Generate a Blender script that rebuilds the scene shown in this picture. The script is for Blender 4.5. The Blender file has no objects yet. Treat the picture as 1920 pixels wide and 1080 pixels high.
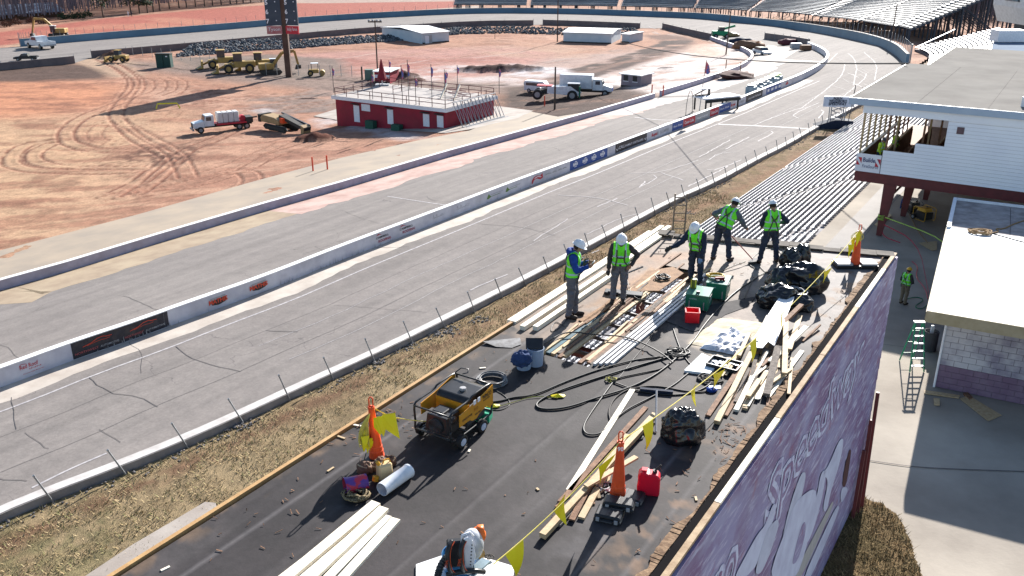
import bpy, bmesh, math, random
import numpy as np
from mathutils import Vector, Matrix, noise as mnoise
from mathutils.geometry import delaunay_2d_cdt
random.seed(7)
sc = bpy.context.scene
R = math.radians
# ------------------------------------------------------------ camera, light, exposure
CAMZ, FPX = 15.0, 1650.0
TILT = math.atan(658 / FPX)
cam = bpy.data.objects.new('camera', bpy.data.cameras.new('camera'))
sc.collection.objects.link(cam)
cam.location = (0, 0, CAMZ)
cam.rotation_euler = (math.pi / 2 - TILT, 0, 0)
cam.data.sensor_width = 36
cam.data.lens = FPX / 1920 * 36
cam.data.clip_start = 0.1
cam.data.clip_end = 6000
sc.camera = cam
SUN_AZ, SUN_EL = 24.0, 26.0
w = bpy.data.worlds.new('World'); sc.world = w; w.use_nodes = True
nt = w.node_tree
sky = nt.nodes.new('ShaderNodeTexSky'); sky.sky_type = 'NISHITA'; sky.sun_disc = False
sky.sun_elevation = R(SUN_EL); sky.sun_rotation = R(SUN_AZ)
sky.air_density = 1.0; sky.dust_density = 0.6; sky.ozone_density = 1.5
nt.nodes['Background'].inputs[1].default_value = 0.072
nt.links.new(sky.outputs[0], nt.nodes['Background'].inputs[0])
sl = bpy.data.lights.new('sun', 'SUN'); sl.energy = 5.0; sl.angle = R(0.53); sl.color = (1, 0.955, 0.895)
so = bpy.data.objects.new('sun', sl); sc.collection.objects.link(so)
sv = Vector((math.sin(R(SUN_AZ)) * math.cos(R(SUN_EL)), math.cos(R(SUN_AZ)) * math.cos(R(SUN_EL)), math.sin(R(SUN_EL))))
so.rotation_euler = sv.to_track_quat('Z', 'Y').to_euler(); so.location = (0, 0, 60)
sc.view_settings.view_transform = 'Standard'; sc.view_settings.look = 'None'
sc.view_settings.exposure = 1.46; sc.view_settings.gamma = 1; sc.view_settings.use_curve_mapping = False
KL = 1.75   # what a sunlit level surface of albedo 1 shows, to turn seen colours into albedo

# ------------------------------------------------------------ geometry helpers
def ray(px, py):
    u = (px - 960) / FPX; v = (540 - py) / FPX
    c, s = math.cos(TILT), math.sin(TILT)
    return (u, c + v * s, -s + v * c)
def P(px, py, z):
    """place on a level at height z"""
    d = ray(px, py); t = (z - CAMZ) / d[2]
    return Vector((d[0] * t, d[1] * t, z))
AZT = R(35.0)
ES = (math.sin(AZT), math.cos(AZT)); EP = (-math.cos(AZT), math.sin(AZT))
TP = [-900, 12.5, 22.5, 42, 80, 110, 2500]; TZ = [-.46, -.46, -4.5, -4.5, -9.0, -10.5, -10.5]
def zf(x, y):
    return float(np.interp(x * EP[0] + y * EP[1], TP, TZ))
def G(px, py, off=0.0):
    """point on the terrain"""
    z = -6.0
    for _ in range(40):
        q = P(px, py, z + off); z = .5 * z + .5 * zf(q.x, q.y)
    return Vector((q.x, q.y, z + off))
AZB = R(32.7)
BS = Vector((math.sin(AZB), math.cos(AZB), 0)); BP = Vector((-math.cos(AZB), math.sin(AZB), 0))
def LB(s, p, z=0.0):
    """building frame: s along the stands, p towards the track"""
    q = BS * s + BP * p; return Vector((q.x, q.y, z))
def sp(v): return (v.x * BS.x + v.y * BS.y, v.x * BP.x + v.y * BP.y)
RZ = 7.26
def Rf(px, py, dz=0.0): return P(px, py, RZ + dz)

class MB:
    def __init__(s): s.v = []; s.f = []; s.M = None
    def add(s, vs, fs):
        n = len(s.v)
        if s.M is not None: vs = [s.M @ Vector(v) for v in vs]
        s.v += [tuple(v) for v in vs]; s.f += [tuple(i + n for i in f) for f in fs]; return s
    def box(s, c, d, rz=0, rx=0, ry=0, tz=1.0, tx=None):
        x, y, z = d[0] / 2, d[1] / 2, d[2] / 2
        tx = tz if tx is None else tx
        vs = [Vector(q) for q in ((-x, -y, -z), (x, -y, -z), (x, y, -z), (-x, y, -z), (-x * tx, -y * tz, z), (x * tx, -y * tz, z), (x * tx, y * tz, z), (-x * tx, y * tz, z))]
        m = Matrix.Translation(c) @ Matrix.Rotation(rz, 4, 'Z') @ Matrix.Rotation(ry, 4, 'Y') @ Matrix.Rotation(rx, 4, 'X')
        return s.add([m @ q for q in vs], [(0, 3, 2, 1), (4, 5, 6, 7), (0, 1, 5, 4), (1, 2, 6, 5), (2, 3, 7, 6), (3, 0, 4, 7)])
    def bx(s, x0, x1, y0, y1, z0, z1): return s.box(((x0 + x1) / 2, (y0 + y1) / 2, (z0 + z1) / 2), (abs(x1 - x0), abs(y1 - y0), abs(z1 - z0)))
    def bar(s, a, b, w, h, up=(0, 0, 1)):
        a, b = Vector(a), Vector(b); d = (b - a).normalized(); x = d.cross(Vector(up))
        if x.length < 1e-4: x = Vector((1, 0, 0))
        x.normalize(); z = x.cross(d)
        x *= w / 2; z *= h / 2
        return s.add([a - x - z, a + x - z, a + x + z, a - x + z, b - x - z, b + x - z, b + x + z, b - x + z],
                     [(0, 1, 2, 3), (7, 6, 5, 4), (0, 4, 5, 1), (1, 5, 6, 2), (2, 6, 7, 3), (3, 7, 4, 0)])
    def tube(s, pts, r, n=6, cap=True, closed=False):
        pts = [Vector(p) for p in pts]; k = len(pts); rr = r if isinstance(r, (list, tuple)) else [r] * k
        up = Vector((0, 0, 1)); vs = []; fs = []; pn = None
        for i in range(k):
            if closed: d = pts[(i + 1) % k] - pts[i - 1]
            else: d = pts[min(i + 1, k - 1)] - pts[max(i - 1, 0)]
            d = d.normalized() if d.length > 1e-7 else Vector((0, 0, 1))
            if pn is None:
                pn = d.cross(up)
                if pn.length < .05: pn = d.cross(Vector((1, 0, 0)))
            pn = (pn - d * pn.dot(d))
            if pn.length < 1e-5: pn = d.cross(Vector((0.3, 1, 0.2)))
            pn.normalize(); b = d.cross(pn)
            for j in range(n):
                a = 2 * math.pi * j / n
                vs.append(pts[i] + (pn * math.cos(a) + b * math.sin(a)) * rr[i])
        m = k if closed else k - 1
        for i in range(m):
            for j in range(n):
                i2 = (i + 1) % k
                fs.append((i * n + j, i * n + (j + 1) % n, i2 * n + (j + 1) % n, i2 * n + j))
        if cap and not closed: fs += [tuple(range(n - 1, -1, -1)), tuple((k - 1) * n + j for j in range(n))]
        return s.add(vs, fs)
    def cyl(s, a, b, r, r2=None, n=12): return s.tube([a, b], [r, r if r2 is None else r2], n)
    def ell(s, c, r, n=12, m=8, rot=None):
        vs = []; fs = []; c = Vector(c)
        r = r if isinstance(r, (tuple, list)) else (r, r, r)
        for i in range(m + 1):
            t = math.pi * i / m
            for j in range(n):
                a = 2 * math.pi * j / n
                q = Vector((r[0] * math.sin(t) * math.cos(a), r[1] * math.sin(t) * math.sin(a), r[2] * math.cos(t)))
                if rot is not None: q = rot @ q
                vs.append(c + q)
        for i in range(m):
            for j in range(n): fs.append((i * n + j, (i + 1) * n + j, (i + 1) * n + (j + 1) % n, i * n + (j + 1) % n))
        return s.add(vs, fs)
    def prism(s, poly, y0, y1, ax='y'):
        """polygon in XZ (ax y), XY (ax z) or YZ (ax x), extruded along the axis"""
        f = {'y': lambda a, b, t: (a, t, b), 'z': lambda a, b, t: (a, b, t), 'x': lambda a, b, t: (t, a, b)}[ax]
        n = len(poly)
        vs = [f(a, b, y0) for a, b in poly] + [f(a, b, y1) for a, b in poly]
        fs = [tuple(range(n)), tuple(range(2 * n - 1, n - 1, -1))] + [(i, i + n, (i + 1) % n + n, (i + 1) % n) for i in range(n)]
        return s.add(vs, fs)
    def wall(s, pts, th, z0, z1, zfun=None, taper=0.0):
        """upright wall following a plan polyline; th to the left of travel"""
        n = len(pts); L = []; Rr = []
        for i in range(n):
            d = Vector(pts[min(i + 1, n - 1)][:2]) - Vector(pts[max(i - 1, 0)][:2]); d.normalize()
            nn = Vector((-d.y, d.x)); q = Vector(pts[i][:2]); L.append(q + nn * th); Rr.append(q)
        vs = []
        for i in range(n):
            b = pts[i][2] if len(pts[i]) > 2 else 0
            t = (L[i] - Rr[i]) * taper
            vs += [(Rr[i].x, Rr[i].y, b + z0), (L[i].x, L[i].y, b + z0), (L[i].x - t.x, L[i].y - t.y, b + z1), (Rr[i].x + t.x, Rr[i].y + t.y, b + z1)]
        fs = []
        for i in range(n - 1):
            a, c = 4 * i, 4 * i + 4
            for j in range(4): fs.append((a + j, a + (j + 1) % 4, c + (j + 1) % 4, c + j))
        fs += [(0, 3, 2, 1), tuple(4 * (n - 1) + j for j in range(4))]
        return s.add(vs, fs)
    def build(s, name, mat=None, parent=None, smooth=False, world=False, origin=None, bevel=0):
        me = bpy.data.meshes.new(name); vs = s.v
        if world and parent is not None:
            inv = (Matrix.Translation(parent.location) @ Matrix.Rotation(parent.rotation_euler.z, 4, 'Z')).inverted()
            vs = [tuple(inv @ Vector(v)) for v in vs]
        if origin is not None:
            o_ = Vector(origin); vs = [tuple(Vector(v) - o_) for v in vs]
        me.from_pydata(vs, [], s.f); me.update()
        bm = bmesh.new(); bm.from_mesh(me); bmesh.ops.recalc_face_normals(bm, faces=bm.faces)
        if bevel: bmesh.ops.bevel(bm, geom=bm.edges[:], offset=bevel, segments=1, affect='EDGES')
        bm.to_mesh(me); bm.free()
        if smooth:
            for p in me.polygons: p.use_smooth = True
        if mat: me.materials.append(mat)
        o = bpy.data.objects.new(name, me); sc.collection.objects.link(o)
        if parent is not None: o.parent = parent
        if origin is not None: o.location = origin
        return o

def tag(o, label=None, cat=None, group=None, kind=None):
    if label: o['label'] = label
    if cat: o['category'] = cat
    if group: o['group'] = group
    if kind: o['kind'] = kind
    return o
def thing(name, label, cat, loc=(0, 0, 0), rz=0, group=None):
    o = bpy.data.objects.new(name, None); sc.collection.objects.link(o)
    o.location = loc; o.rotation_euler = (0, 0, rz); o.empty_display_size = .2
    return tag(o, label, cat, group)
def copy_tree(o, parent=None):
    c = o.copy(); sc.collection.objects.link(c)
    if parent is not None: c.parent = parent
    for ch in list(o.children):
        if ch is not c: copy_tree(ch, c)
    return c
def dup(o, loc, rz=None, label=None):
    c = copy_tree(o); c.location = loc
    if rz is not None: c.rotation_euler = (0, 0, rz)
    if label: c['label'] = label
    return c
def az2rz(a, b):
    """z rotation that turns local +X to the plan direction a->b"""
    return math.atan2(b.y - a.y, b.x - a.x)

# ------------------------------------------------------------ materials
def lin(c):
    return tuple(((x / 255) / 12.92 if x / 255 <= .04045 else (((x / 255) + .055) / 1.055) ** 2.4) for x in c)
def alb(r, g, b, k=None):
    """albedo of a level sunlit surface that shows this colour"""
    return tuple(min(.82, max(.012, v / (k or KL))) for v in lin((r, g, b)))
def nodes(name):
    m = bpy.data.materials.new(name); m.use_nodes = True
    t = m.node_tree; return m, t, t.nodes['Principled BSDF']
def N(t, ty, **kw):
    n = t.nodes.new(ty)
    for k, v in kw.items():
        if k.startswith('i_'): n.inputs[k[2:].replace('_', ' ')].default_value = v
        else: setattr(n, k, v)
    return n
def pos_vec(t, obj=False, scale=(1, 1, 1), rz=0):
    if obj: src = N(t, 'ShaderNodeTexCoord').outputs['Object']
    else: src = N(t, 'ShaderNodeNewGeometry').outputs['Position']
    mp = N(t, 'ShaderNodeMapping'); mp.inputs['Scale'].default_value = scale
    if rz:
        vr = N(t, 'ShaderNodeVectorRotate', rotation_type='Z_AXIS'); vr.inputs['Angle'].default_value = rz
        t.links.new(src, vr.inputs['Vector']); src = vr.outputs[0]
    t.links.new(src, mp.inputs['Vector']); return mp.outputs[0]
def noise_fac(t, vec, scale, detail=5, lo=.35, hi=.65, rough=.6, dist=0):
    n = N(t, 'ShaderNodeTexNoise'); n.inputs['Scale'].default_value = scale; n.inputs['Detail'].default_value = detail
    n.inputs['Roughness'].default_value = rough; n.inputs['Distortion'].default_value = dist
    t.links.new(vec, n.inputs['Vector'])
    mr = N(t, 'ShaderNodeMapRange'); mr.inputs[1].default_value = lo; mr.inputs[2].default_value = hi
    t.links.new(n.outputs[0], mr.inputs[0]); return mr.outputs[0]
def mixc(t, fac, a, b, mode='MIX'):
    m = N(t, 'ShaderNodeMix', data_type='RGBA', blend_type=mode)
    for s_, v in ((0, fac), (6, a), (7, b)):
        if hasattr(v, 'is_linked') or hasattr(v, 'links'): t.links.new(v, m.inputs[s_])
        else: m.inputs[s_].default_value = v if s_ == 0 else (tuple(v) + (1,))[:4]
    return m.outputs[2]
def mth(t, op, a, b=0.0):
    m = N(t, 'ShaderNodeMath', operation=op)
    for i, v in enumerate((a, b)):
        if hasattr(v, 'links'): t.links.new(v, m.inputs[i])
        else: m.inputs[i].default_value = v
    return m.outputs[0]
def bump(t, bs, h, strength=.3, dist=.02):
    b = N(t, 'ShaderNodeBump'); b.inputs['Strength'].default_value = strength; b.inputs['Distance'].default_value = dist
    t.links.new(h, b.inputs['Height']); t.links.new(b.outputs[0], bs.inputs['Normal'])
MC = {}
def mat(name, c, c2=None, sc_=6.0, rough=.6, metal=0, bmp=0, bsc=40, obj=True, aniso=(1, 1, 1), detail=4, spec=.3, lo=.35, hi=.65, dirt=0, coat=0, bd=.01):
    if name in MC: return MC[name]
    m, t, bs = nodes(name); MC[name] = m
    bs.inputs['Roughness'].default_value = rough; bs.inputs['Metallic'].default_value = metal
    bs.inputs['Specular IOR Level'].default_value = spec
    if coat: bs.inputs['Coat Weight'].default_value = coat
    if c2 is None: c2 = tuple(x * .82 for x in c)
    vec = pos_vec(t, obj, aniso)
    col = mixc(t, noise_fac(t, vec, sc_, detail, lo, hi), c, c2)
    if dirt:
        col = mixc(t, mth(t, 'MULTIPLY', noise_fac(t, vec, sc_ * .37, 6, .5, .72), dirt), col, (.13, .1, .075))
    t.links.new(col, bs.inputs['Base Color'])
    if bmp: bump(t, bs, noise_fac(t, pos_vec(t, obj), bsc, 3, .2, .8), bmp, bd)
    return m
def painted(name, sc1=.6, sc2=7, rough=.9, bmp=.4, bd=.03, spec=.08, k1=.75, k2=.7, wave=None):
    """vertex-painted albedo broken up by noise"""
    m, t, bs = nodes(name); MC[name] = m
    bs.inputs['Roughness'].default_value = rough; bs.inputs['Specular IOR Level'].default_value = spec
    a = N(t, 'ShaderNodeAttribute', attribute_name='Col')
    v = pos_vec(t)
    col = mixc(t, 1.0, a.outputs['Color'], mixc(t, noise_fac(t, v, sc1, 6, .3, .7), (k1,) * 3, (1.22, 1.18, 1.16)), 'MULTIPLY')
    col = mixc(t, 1.0, col, mixc(t, noise_fac(t, v, sc2, 4, .3, .7), (k2,) * 3, (1.2,) * 3), 'MULTIPLY')
    t.links.new(col, bs.inputs['Base Color'])
    bump(t, bs, noise_fac(t, v, sc2 * 1.6, 5, .2, .8), bmp, bd)
    return m

# ------------------------------------------------------------ flat sheets draped on the terrain
def sheet(name, pts, off, m, kind='structure', flat=None, strip=None):
    bm = bmesh.new()
    if strip:
        a, b = strip; va = [bm.verts.new((q[0], q[1], 0)) for q in a]; vb = [bm.verts.new((q[0], q[1], 0)) for q in b]
        for i in range(len(a) - 1): bm.faces.new((va[i], va[i + 1], vb[i + 1], vb[i]))
    else:
        pl = []
        for q in pts:
            if not pl or (abs(q[0] - pl[-1][0]) + abs(q[1] - pl[-1][1])) > 1e-3: pl.append((q[0], q[1]))
        vo, _, fo, _, _, _ = delaunay_2d_cdt([Vector(q) for q in pl], [], [list(range(len(pl)))], 1, 1e-5)
        vv = [bm.verts.new((q[0], q[1], 0)) for q in vo]
        for f in fo: bm.faces.new([vv[i] for i in f])
    if flat is None:
        for tp in TP[1:-1]:
            bmesh.ops.bisect_plane(bm, geom=bm.verts[:] + bm.edges[:] + bm.faces[:], plane_co=(EP[0] * tp, EP[1] * tp, 0), plane_no=(EP[0], EP[1], 0))
    for v in bm.verts: v.co.z = (zf(v.co.x, v.co.y) if flat is None else flat) + off
    bmesh.ops.recalc_face_normals(bm, faces=bm.faces)
    for f in bm.faces:
        if f.normal.z < 0: f.normal_flip()
    me = bpy.data.meshes.new(name); bm.to_mesh(me); bm.free(); me.materials.append(m)
    o = bpy.data.objects.new(name, me); sc.collection.objects.link(o)
    if kind: o['kind'] = kind
    return o
def resample(pts, step):
    out = [pts[0]]
    for a, b in zip(pts[:-1], pts[1:]):
        n = max(1, int((b - a).length / step))
        for i in range(1, n + 1): out.append(a.lerp(b, i / n))
    return out
def smooth_line(pts, it=2):
    for _ in range(it):
        q = [pts[0]]
        for a, b in zip(pts[:-1], pts[1:]): q += [a.lerp(b, .25), a.lerp(b, .75)]
        q.append(pts[-1]); pts = q
    return pts
def offs(pts, d):
    out = []
    for i in range(len(pts)):
        t = pts[min(i + 1, len(pts) - 1)] - pts[max(i - 1, 0)]; t.z = 0
        if t.length < 1e-6: t = Vector((1, 0, 0))
        t.normalize(); out.append(pts[i] + Vector((-t.y, t.x, 0)) * d)
    return out
# numpy painting: seen colours on world-space shapes
def vnoise(x, y, s, seed=0):
    rng = np.random.RandomState(seed); n = 256; g = rng.rand(n, n)
    def one(x, y):
        xi = np.floor(x).astype(int); yi = np.floor(y).astype(int); fx = x - xi; fy = y - yi
        fx = fx * fx * (3 - 2 * fx); fy = fy * fy * (3 - 2 * fy)
        a = g[xi % n, yi % n]; b = g[(xi + 1) % n, yi % n]; c = g[xi % n, (yi + 1) % n]; d = g[(xi + 1) % n, (yi + 1) % n]
        return a + (b - a) * fx + (c - a) * fy + (a - b - c + d) * fx * fy
    o = 0; amp = .5; k = 1 / s
    for i in range(5): o = o + one(x * k + i * 17.3, y * k + i * 9.1) * amp; amp *= .5; k *= 2.03
    return o
def dseg(X, Y, pts):
    D = np.full(X.shape, 1e9)
    for a, b in zip(pts[:-1], pts[1:]):
        ax, ay, bx, by = a[0], a[1], b[0], b[1]; l2 = (bx - ax) ** 2 + (by - ay) ** 2 + 1e-9
        t = np.clip(((X - ax) * (bx - ax) + (Y - ay) * (by - ay)) / l2, 0, 1)
        D = np.minimum(D, np.hypot(X - ax - t * (bx - ax), Y - ay - t * (by - ay)))
    return D
def inpoly(X, Y, pts):
    I = np.zeros(X.shape, bool); n = len(pts)
    for i in range(n):
        x1, y1 = pts[i][:2]; x2, y2 = pts[(i + 1) % n][:2]
        if abs(y2 - y1) < 1e-9: continue
        c = ((y1 > Y) != (y2 > Y)) & (X < (x2 - x1) * (Y - y1) / (y2 - y1) + x1); I ^= c
    return I
def polymask(X, Y, pts, soft):
    bb = (X > min(p[0] for p in pts) - soft - 1) & (X < max(p[0] for p in pts) + soft + 1) & (Y > min(p[1] for p in pts) - soft - 1) & (Y < max(p[1] for p in pts) + soft + 1)
    out = np.zeros(X.shape)
    if bb.any(): out[bb] = polymask_(X[bb], Y[bb], pts, soft)
    return out
def dline(X, Y, pts, mg):
    bb = (X > min(p[0] for p in pts) - mg) & (X < max(p[0] for p in pts) + mg) & (Y > min(p[1] for p in pts) - mg) & (Y < max(p[1] for p in pts) + mg)
    out = np.full(X.shape, 1e6)
    if bb.any(): out[bb] = dseg(X[bb], Y[bb], pts)
    return out
def polymask_(X, Y, pts, soft):
    I = inpoly(X, Y, pts); D = dseg(X, Y, list(pts) + [pts[0]])
    sd = np.where(I, D, -D)
    return np.clip(.5 + sd / (2 * soft), 0, 1)
def grid_mesh(name, X, Y, Z, col, m, keep=None, parent=None):
    h, w_ = X.shape; me = bpy.data.meshes.new(name)
    idx = np.arange(h * w_).reshape(h, w_)
    F = np.stack([idx[:-1, :-1], idx[:-1, 1:], idx[1:, 1:], idx[1:, :-1]], -1).reshape(-1, 4)
    if keep is not None: F = F[keep.reshape(-1)]
    me.vertices.add(h * w_); me.vertices.foreach_set('co', np.stack([X, Y, Z], -1).astype(np.float32).ravel())
    me.loops.add(len(F) * 4); me.loops.foreach_set('vertex_index', F.astype(np.int32).ravel())
    me.polygons.add(len(F)); me.polygons.foreach_set('loop_start', np.arange(0, len(F) * 4, 4, dtype=np.int32))
    me.update(calc_edges=True)
    at = me.color_attributes.new('Col', 'FLOAT_COLOR', 'POINT')
    at.data.foreach_set('color', np.concatenate([col, np.ones(X.shape + (1,))], -1).astype(np.float32).ravel())
    me.polygons.foreach_set('use_smooth', np.ones(len(F), bool))
    me.materials.append(m)
    o = bpy.data.objects.new(name, me); sc.collection.objects.link(o)
    if parent is not None: o.parent = parent
    return o

# ------------------------------------------------------------ lettering
FC = {}
def letters(name, body, o3, xd, yd, size, m, parent, off=.006, fit=None, bold=0, shear=0):
    cu = bpy.data.curves.new('t', 'FONT'); cu.body = body; cu.size = 1; cu.offset = bold; cu.resolution_u = 2; cu.shear = shear
    ob = bpy.data.objects.new('t', cu); me = bpy.data.meshes.new_from_object(ob)
    bpy.data.objects.remove(ob)
    xd, yd, o3 = Vector(xd).normalized(), Vector(yd).normalized(), Vector(o3); nn = xd.cross(yd)
    co = [v.co.copy() for v in me.vertices]
    if not co: return None
    wx = max(c.x for c in co) - min(c.x for c in co); x0 = min(c.x for c in co)
    kx = (fit / wx) if fit else size
    b = MB(); b.v = [tuple(o3 + xd * (c.x - x0) * kx + yd * c.y * size + nn * off) for c in co]; b.f = [tuple(p.vertices) for p in me.polygons]
    bpy.data.meshes.remove(me); bpy.data.curves.remove(cu)
    return b.build(name, m, parent, world=True)
# ============================================================ SETTING
def px(L, off=0.0): return [G(x, y, off) for x, y in L]
KERB = px([(-160, 1060), (0, 980), (100, 938), (225, 890), (340, 843), (437, 800), (560, 742), (738, 660), (849, 604), (1000, 527), (1167, 436), (1260, 385), (1350, 345), (1427, 302), (1475, 278), (1527, 247), (1577, 219), (1619, 197), (1660, 168), (1688, 142)])
OUTW = px([(1697, 122), (1674, 98), (1620, 79), (1560, 66), (1495, 54), (1410, 44), (1328, 35), (1200, 30), (1060, 25), (893, 24), (727, 32), (560, 43), (420, 56), (240, 70), (100, 82), (40, 87)])
INW = px([(-60, 575), (0, 545), (130, 508), (300, 455), (500, 395), (640, 355), (840, 295), (1000, 250), (1120, 216), (1228, 184)])
INW2 = px([(1240, 180), (1300, 162), (1372, 138), (1404, 122), (1414, 109), (1402, 98), (1370, 87), (1333, 74)])
SPON = px([(-120, 768), (0, 728), (138, 675), (262, 633), (360, 596), (497, 547), (640, 488), (795, 428), (992, 350), (1068, 322), (1212, 265), (1360, 209), (1467, 165), (1507, 149), (1543, 128), (1555, 113), (1545, 100), (1515, 87)])
GUARD = px([(1333, 74), (1280, 62), (1243, 53)]); GUARD2 = px([(1200, 53), (1110, 49), (1018, 46)])
GUARD3 = px([(1000, 47), (893, 48), (760, 56), (633, 66), (480, 80), (300, 97), (172, 108)])
GUARD4 = px([(140, 118), (0, 132), (-120, 142)]); GUARD5 = px([(1515, 87), (1480, 80), (1433, 73)])
track_poly = smooth_line(KERB, 1) + smooth_line(OUTW, 2) + px([(-300, 112), (-300, 158)]) + list(reversed(GUARD4)) + list(reversed(GUARD3)) + list(reversed(GUARD2)) + list(reversed(GUARD)) + list(reversed(INW2)) + list(reversed(INW))

# ---- asphalt
def asphalt(name, c1, c2, streak=(90, 88, 90), crack=1.0):
    m, t, bs = nodes(name); MC[name] = m
    v = pos_vec(t); vs = pos_vec(t, scale=(1, .045, 1), rz=AZT)
    col = mixc(t, noise_fac(t, v, .12, 5, .3, .7), c1, c2)
    col = mixc(t, 1, col, mixc(t, noise_fac(t, vs, .9, 6, .25, .75), (.78,) * 3, (1.15, 1.14, 1.13)), 'MULTIPLY')
    col = mixc(t, 1, col, mixc(t, noise_fac(t, v, 9, 4, .2, .8), (.8,) * 3, (1.16,) * 3), 'MULTIPLY')
    col = mixc(t, 1, col, mixc(t, noise_fac(t, v, 1.3, 6, .3, .7), (.9, .89, .9), (1.1, 1.08, 1.08)), 'MULTIPLY')
    vo = N(t, 'ShaderNodeTexVoronoi', feature='DISTANCE_TO_EDGE'); vo.inputs['Scale'].default_value = .1
    n = N(t, 'ShaderNodeTexNoise'); n.inputs['Scale'].default_value = .5; n.inputs['Detail'].default_value = 6
    t.links.new(v, n.inputs['Vector'])
    va = N(t, 'ShaderNodeVectorMath', operation='MULTIPLY_ADD'); va.inputs[1].default_value = (3.5, 3.5, 0)
    t.links.new(n.outputs['Color'], va.inputs[0]); t.links.new(v, va.inputs[2]); t.links.new(va.outputs[0], vo.inputs['Vector'])
    ln = mth(t, 'LESS_THAN', vo.outputs['Distance'], .0028)
    gate = noise_fac(t, v, .09, 2, .48, .56)
    col = mixc(t, mth(t, 'MULTIPLY', mth(t, 'MULTIPLY', ln, gate), .38 * crack), col, (.05, .045, .05))
    t.links.new(col, bs.inputs['Base Color']); bs.inputs['Roughness'].default_value = .92; bs.inputs['Specular IOR Level'].default_value = .12
    bump(t, bs, noise_fac(t, v, 22, 4, .2, .8), .35, .01)
    return m
M_asph = asphalt('track_asphalt', alb(164, 158, 153), alb(153, 147, 143))
M_pit = None
M_conc = mat('pale_concrete', alb(205, 195, 185), alb(180, 168, 158), .5, .85, bmp=.3, bsc=12, obj=False, dirt=.15)
M_conc2 = mat('apron_concrete', alb(196, 178, 156), alb(176, 162, 146), .3, .85, bmp=.3, bsc=9, obj=False)
M_cream = mat('cream_concrete', alb(232, 222, 210), alb(205, 192, 180), .7, .85, bmp=.2, bsc=9, obj=False)
M_pinkdirt = mat('washed_clay', alb(228, 196, 184), alb(196, 160, 148), .55, .95, bmp=.5, bsc=8, obj=False, aniso=(1, 1, 1))
M_white = mat('white_paint', (.78, .78, .79), (.66, .66, .67), 3, .45)
M_whiteline = mat('line_paint', alb(225, 220, 220), alb(180, 175, 178), 4, .8, obj=False)
M_seal = mat('crack_seal', alb(202, 196, 196), alb(176, 170, 172), 3, .8, obj=False)
M_crack = mat('open_crack', (.07, .065, .065), (.12, .11, .11), 3, .95, obj=False)

base_m = mat('dry_ground', alb(165, 140, 115), alb(140, 118, 98), .05, .95, bmp=.4, bsc=3, obj=False, detail=8)
xs = [-1800, -900, -400, -200, -100, -50, 0, 50, 100, 200, 400, 900, 1800]
g_ = [Vector((-2500, -300, 0)), Vector((2500, -300, 0)), Vector((2500, 3000, 0)), Vector((-2500, 3000, 0))]
sheet('ground', g_, -.5, base_m)
sheet('track', track_poly, 0, M_asph)

# ---- infield and far banks, painted
NA, ND = 640, 480
aa = np.linspace(R(-37), R(36), NA); dd = 48 * (560 / 48) ** np.linspace(0, 1, ND)
A, D = np.meshgrid(aa, dd); X = D * np.sin(A); Y = D * np.cos(A)
PPx = X * EP[0] + Y * EP[1]
Z = np.interp(PPx, TP, TZ) - .05
def C(r, g, b, s=.15):
    m_ = (r + g + b) / 3; return np.array(alb(*[v + (m_ - v) * s for v in (r, g, b)])) * 1.02
col = np.zeros(X.shape + (3,)); col[:] = C(200, 146, 118)
n1 = vnoise(X, Y, 14, 1); n2 = vnoise(X, Y, 4, 2); n8 = vnoise(X, Y, .8, 9); ns = vnoise(X * .9 + Y * .1, Y * 3.5, 8, 4)
def paint(mask, c, a=1.0):
    global col
    mk = np.clip(mask * a, 0, 1)[..., None]; col = col * (1 - mk) + C(*c) * mk
def pp(pts, c, soft=2.0, a=1.0, nz=None, lo=.35, hi=.6):
    m_ = polymask(X, Y, px(pts), soft)
    if nz is not None: m_ = m_ * np.clip((nz - lo) / (hi - lo), 0, 1)
    paint(m_, c, a)
paint(np.clip((n1 - .4) / .25, 0, 1), (218, 172, 145), .7)
pp([(-200, 200), (330, 215), (420, 330), (150, 480), (-200, 620)], (220, 178, 138), 9, .9)
pp([(-200, 148), (190, 150), (245, 165), (235, 195), (100, 215), (-200, 235)], (226, 152, 112), 5, .9)
pp([(330, 260), (600, 260), (640, 330), (420, 400), (200, 450), (250, 330)], (206, 156, 128), 9, .8)
paint(np.clip((ns - .50) / .12, 0, 1) * (X < 0), (170, 112, 90), .6); paint(np.clip((n2 - .55) / .1, 0, 1) * np.clip((n1 - .45) / .1, 0, 1), (158, 106, 86), .5)
pp([(640, 100), (700, 95), (1060, 105), (1240, 90), (1350, 80), (1420, 100), (1370, 140), (1220, 180), (940, 170), (640, 190), (600, 160)], (196, 166, 154), 5, .95)
pp([(540, 102), (760, 92), (960, 86), (1050, 100), (960, 135), (800, 150), (560, 150)], (204, 148, 134), 3, .95)
pp([(540, 110), (900, 100), (980, 112), (800, 128), (620, 140), (540, 138)], (184, 116, 102), 3, .8, ns, .42, .6)
pp([(860, 88), (1060, 82), (1200, 92), (1100, 110), (920, 104)], (206, 166, 140), 3, .7, n1)
pp([(700, 135), (880, 120), (1020, 135), (1130, 130), (1160, 145), (1050, 160), (900, 165), (720, 160)], (222, 205, 200), 2, .9, n2, .38, .55)
pp([(960, 120), (1060, 128), (1110, 138), (1060, 146), (960, 140)], (228, 226, 230), 2, .9, n2, .3, .5)
pp([(1060, 150), (1200, 122), (1290, 95), (1345, 82), (1400, 98), (1412, 110), (1370, 136), (1228, 180), (1190, 170)], (236, 226, 220), 2, .95, n2, .22, .5)
pp([(1280, 84), (1330, 82), (1370, 100), (1330, 108), (1290, 98)], (226, 192, 166), 2, .7)
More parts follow.
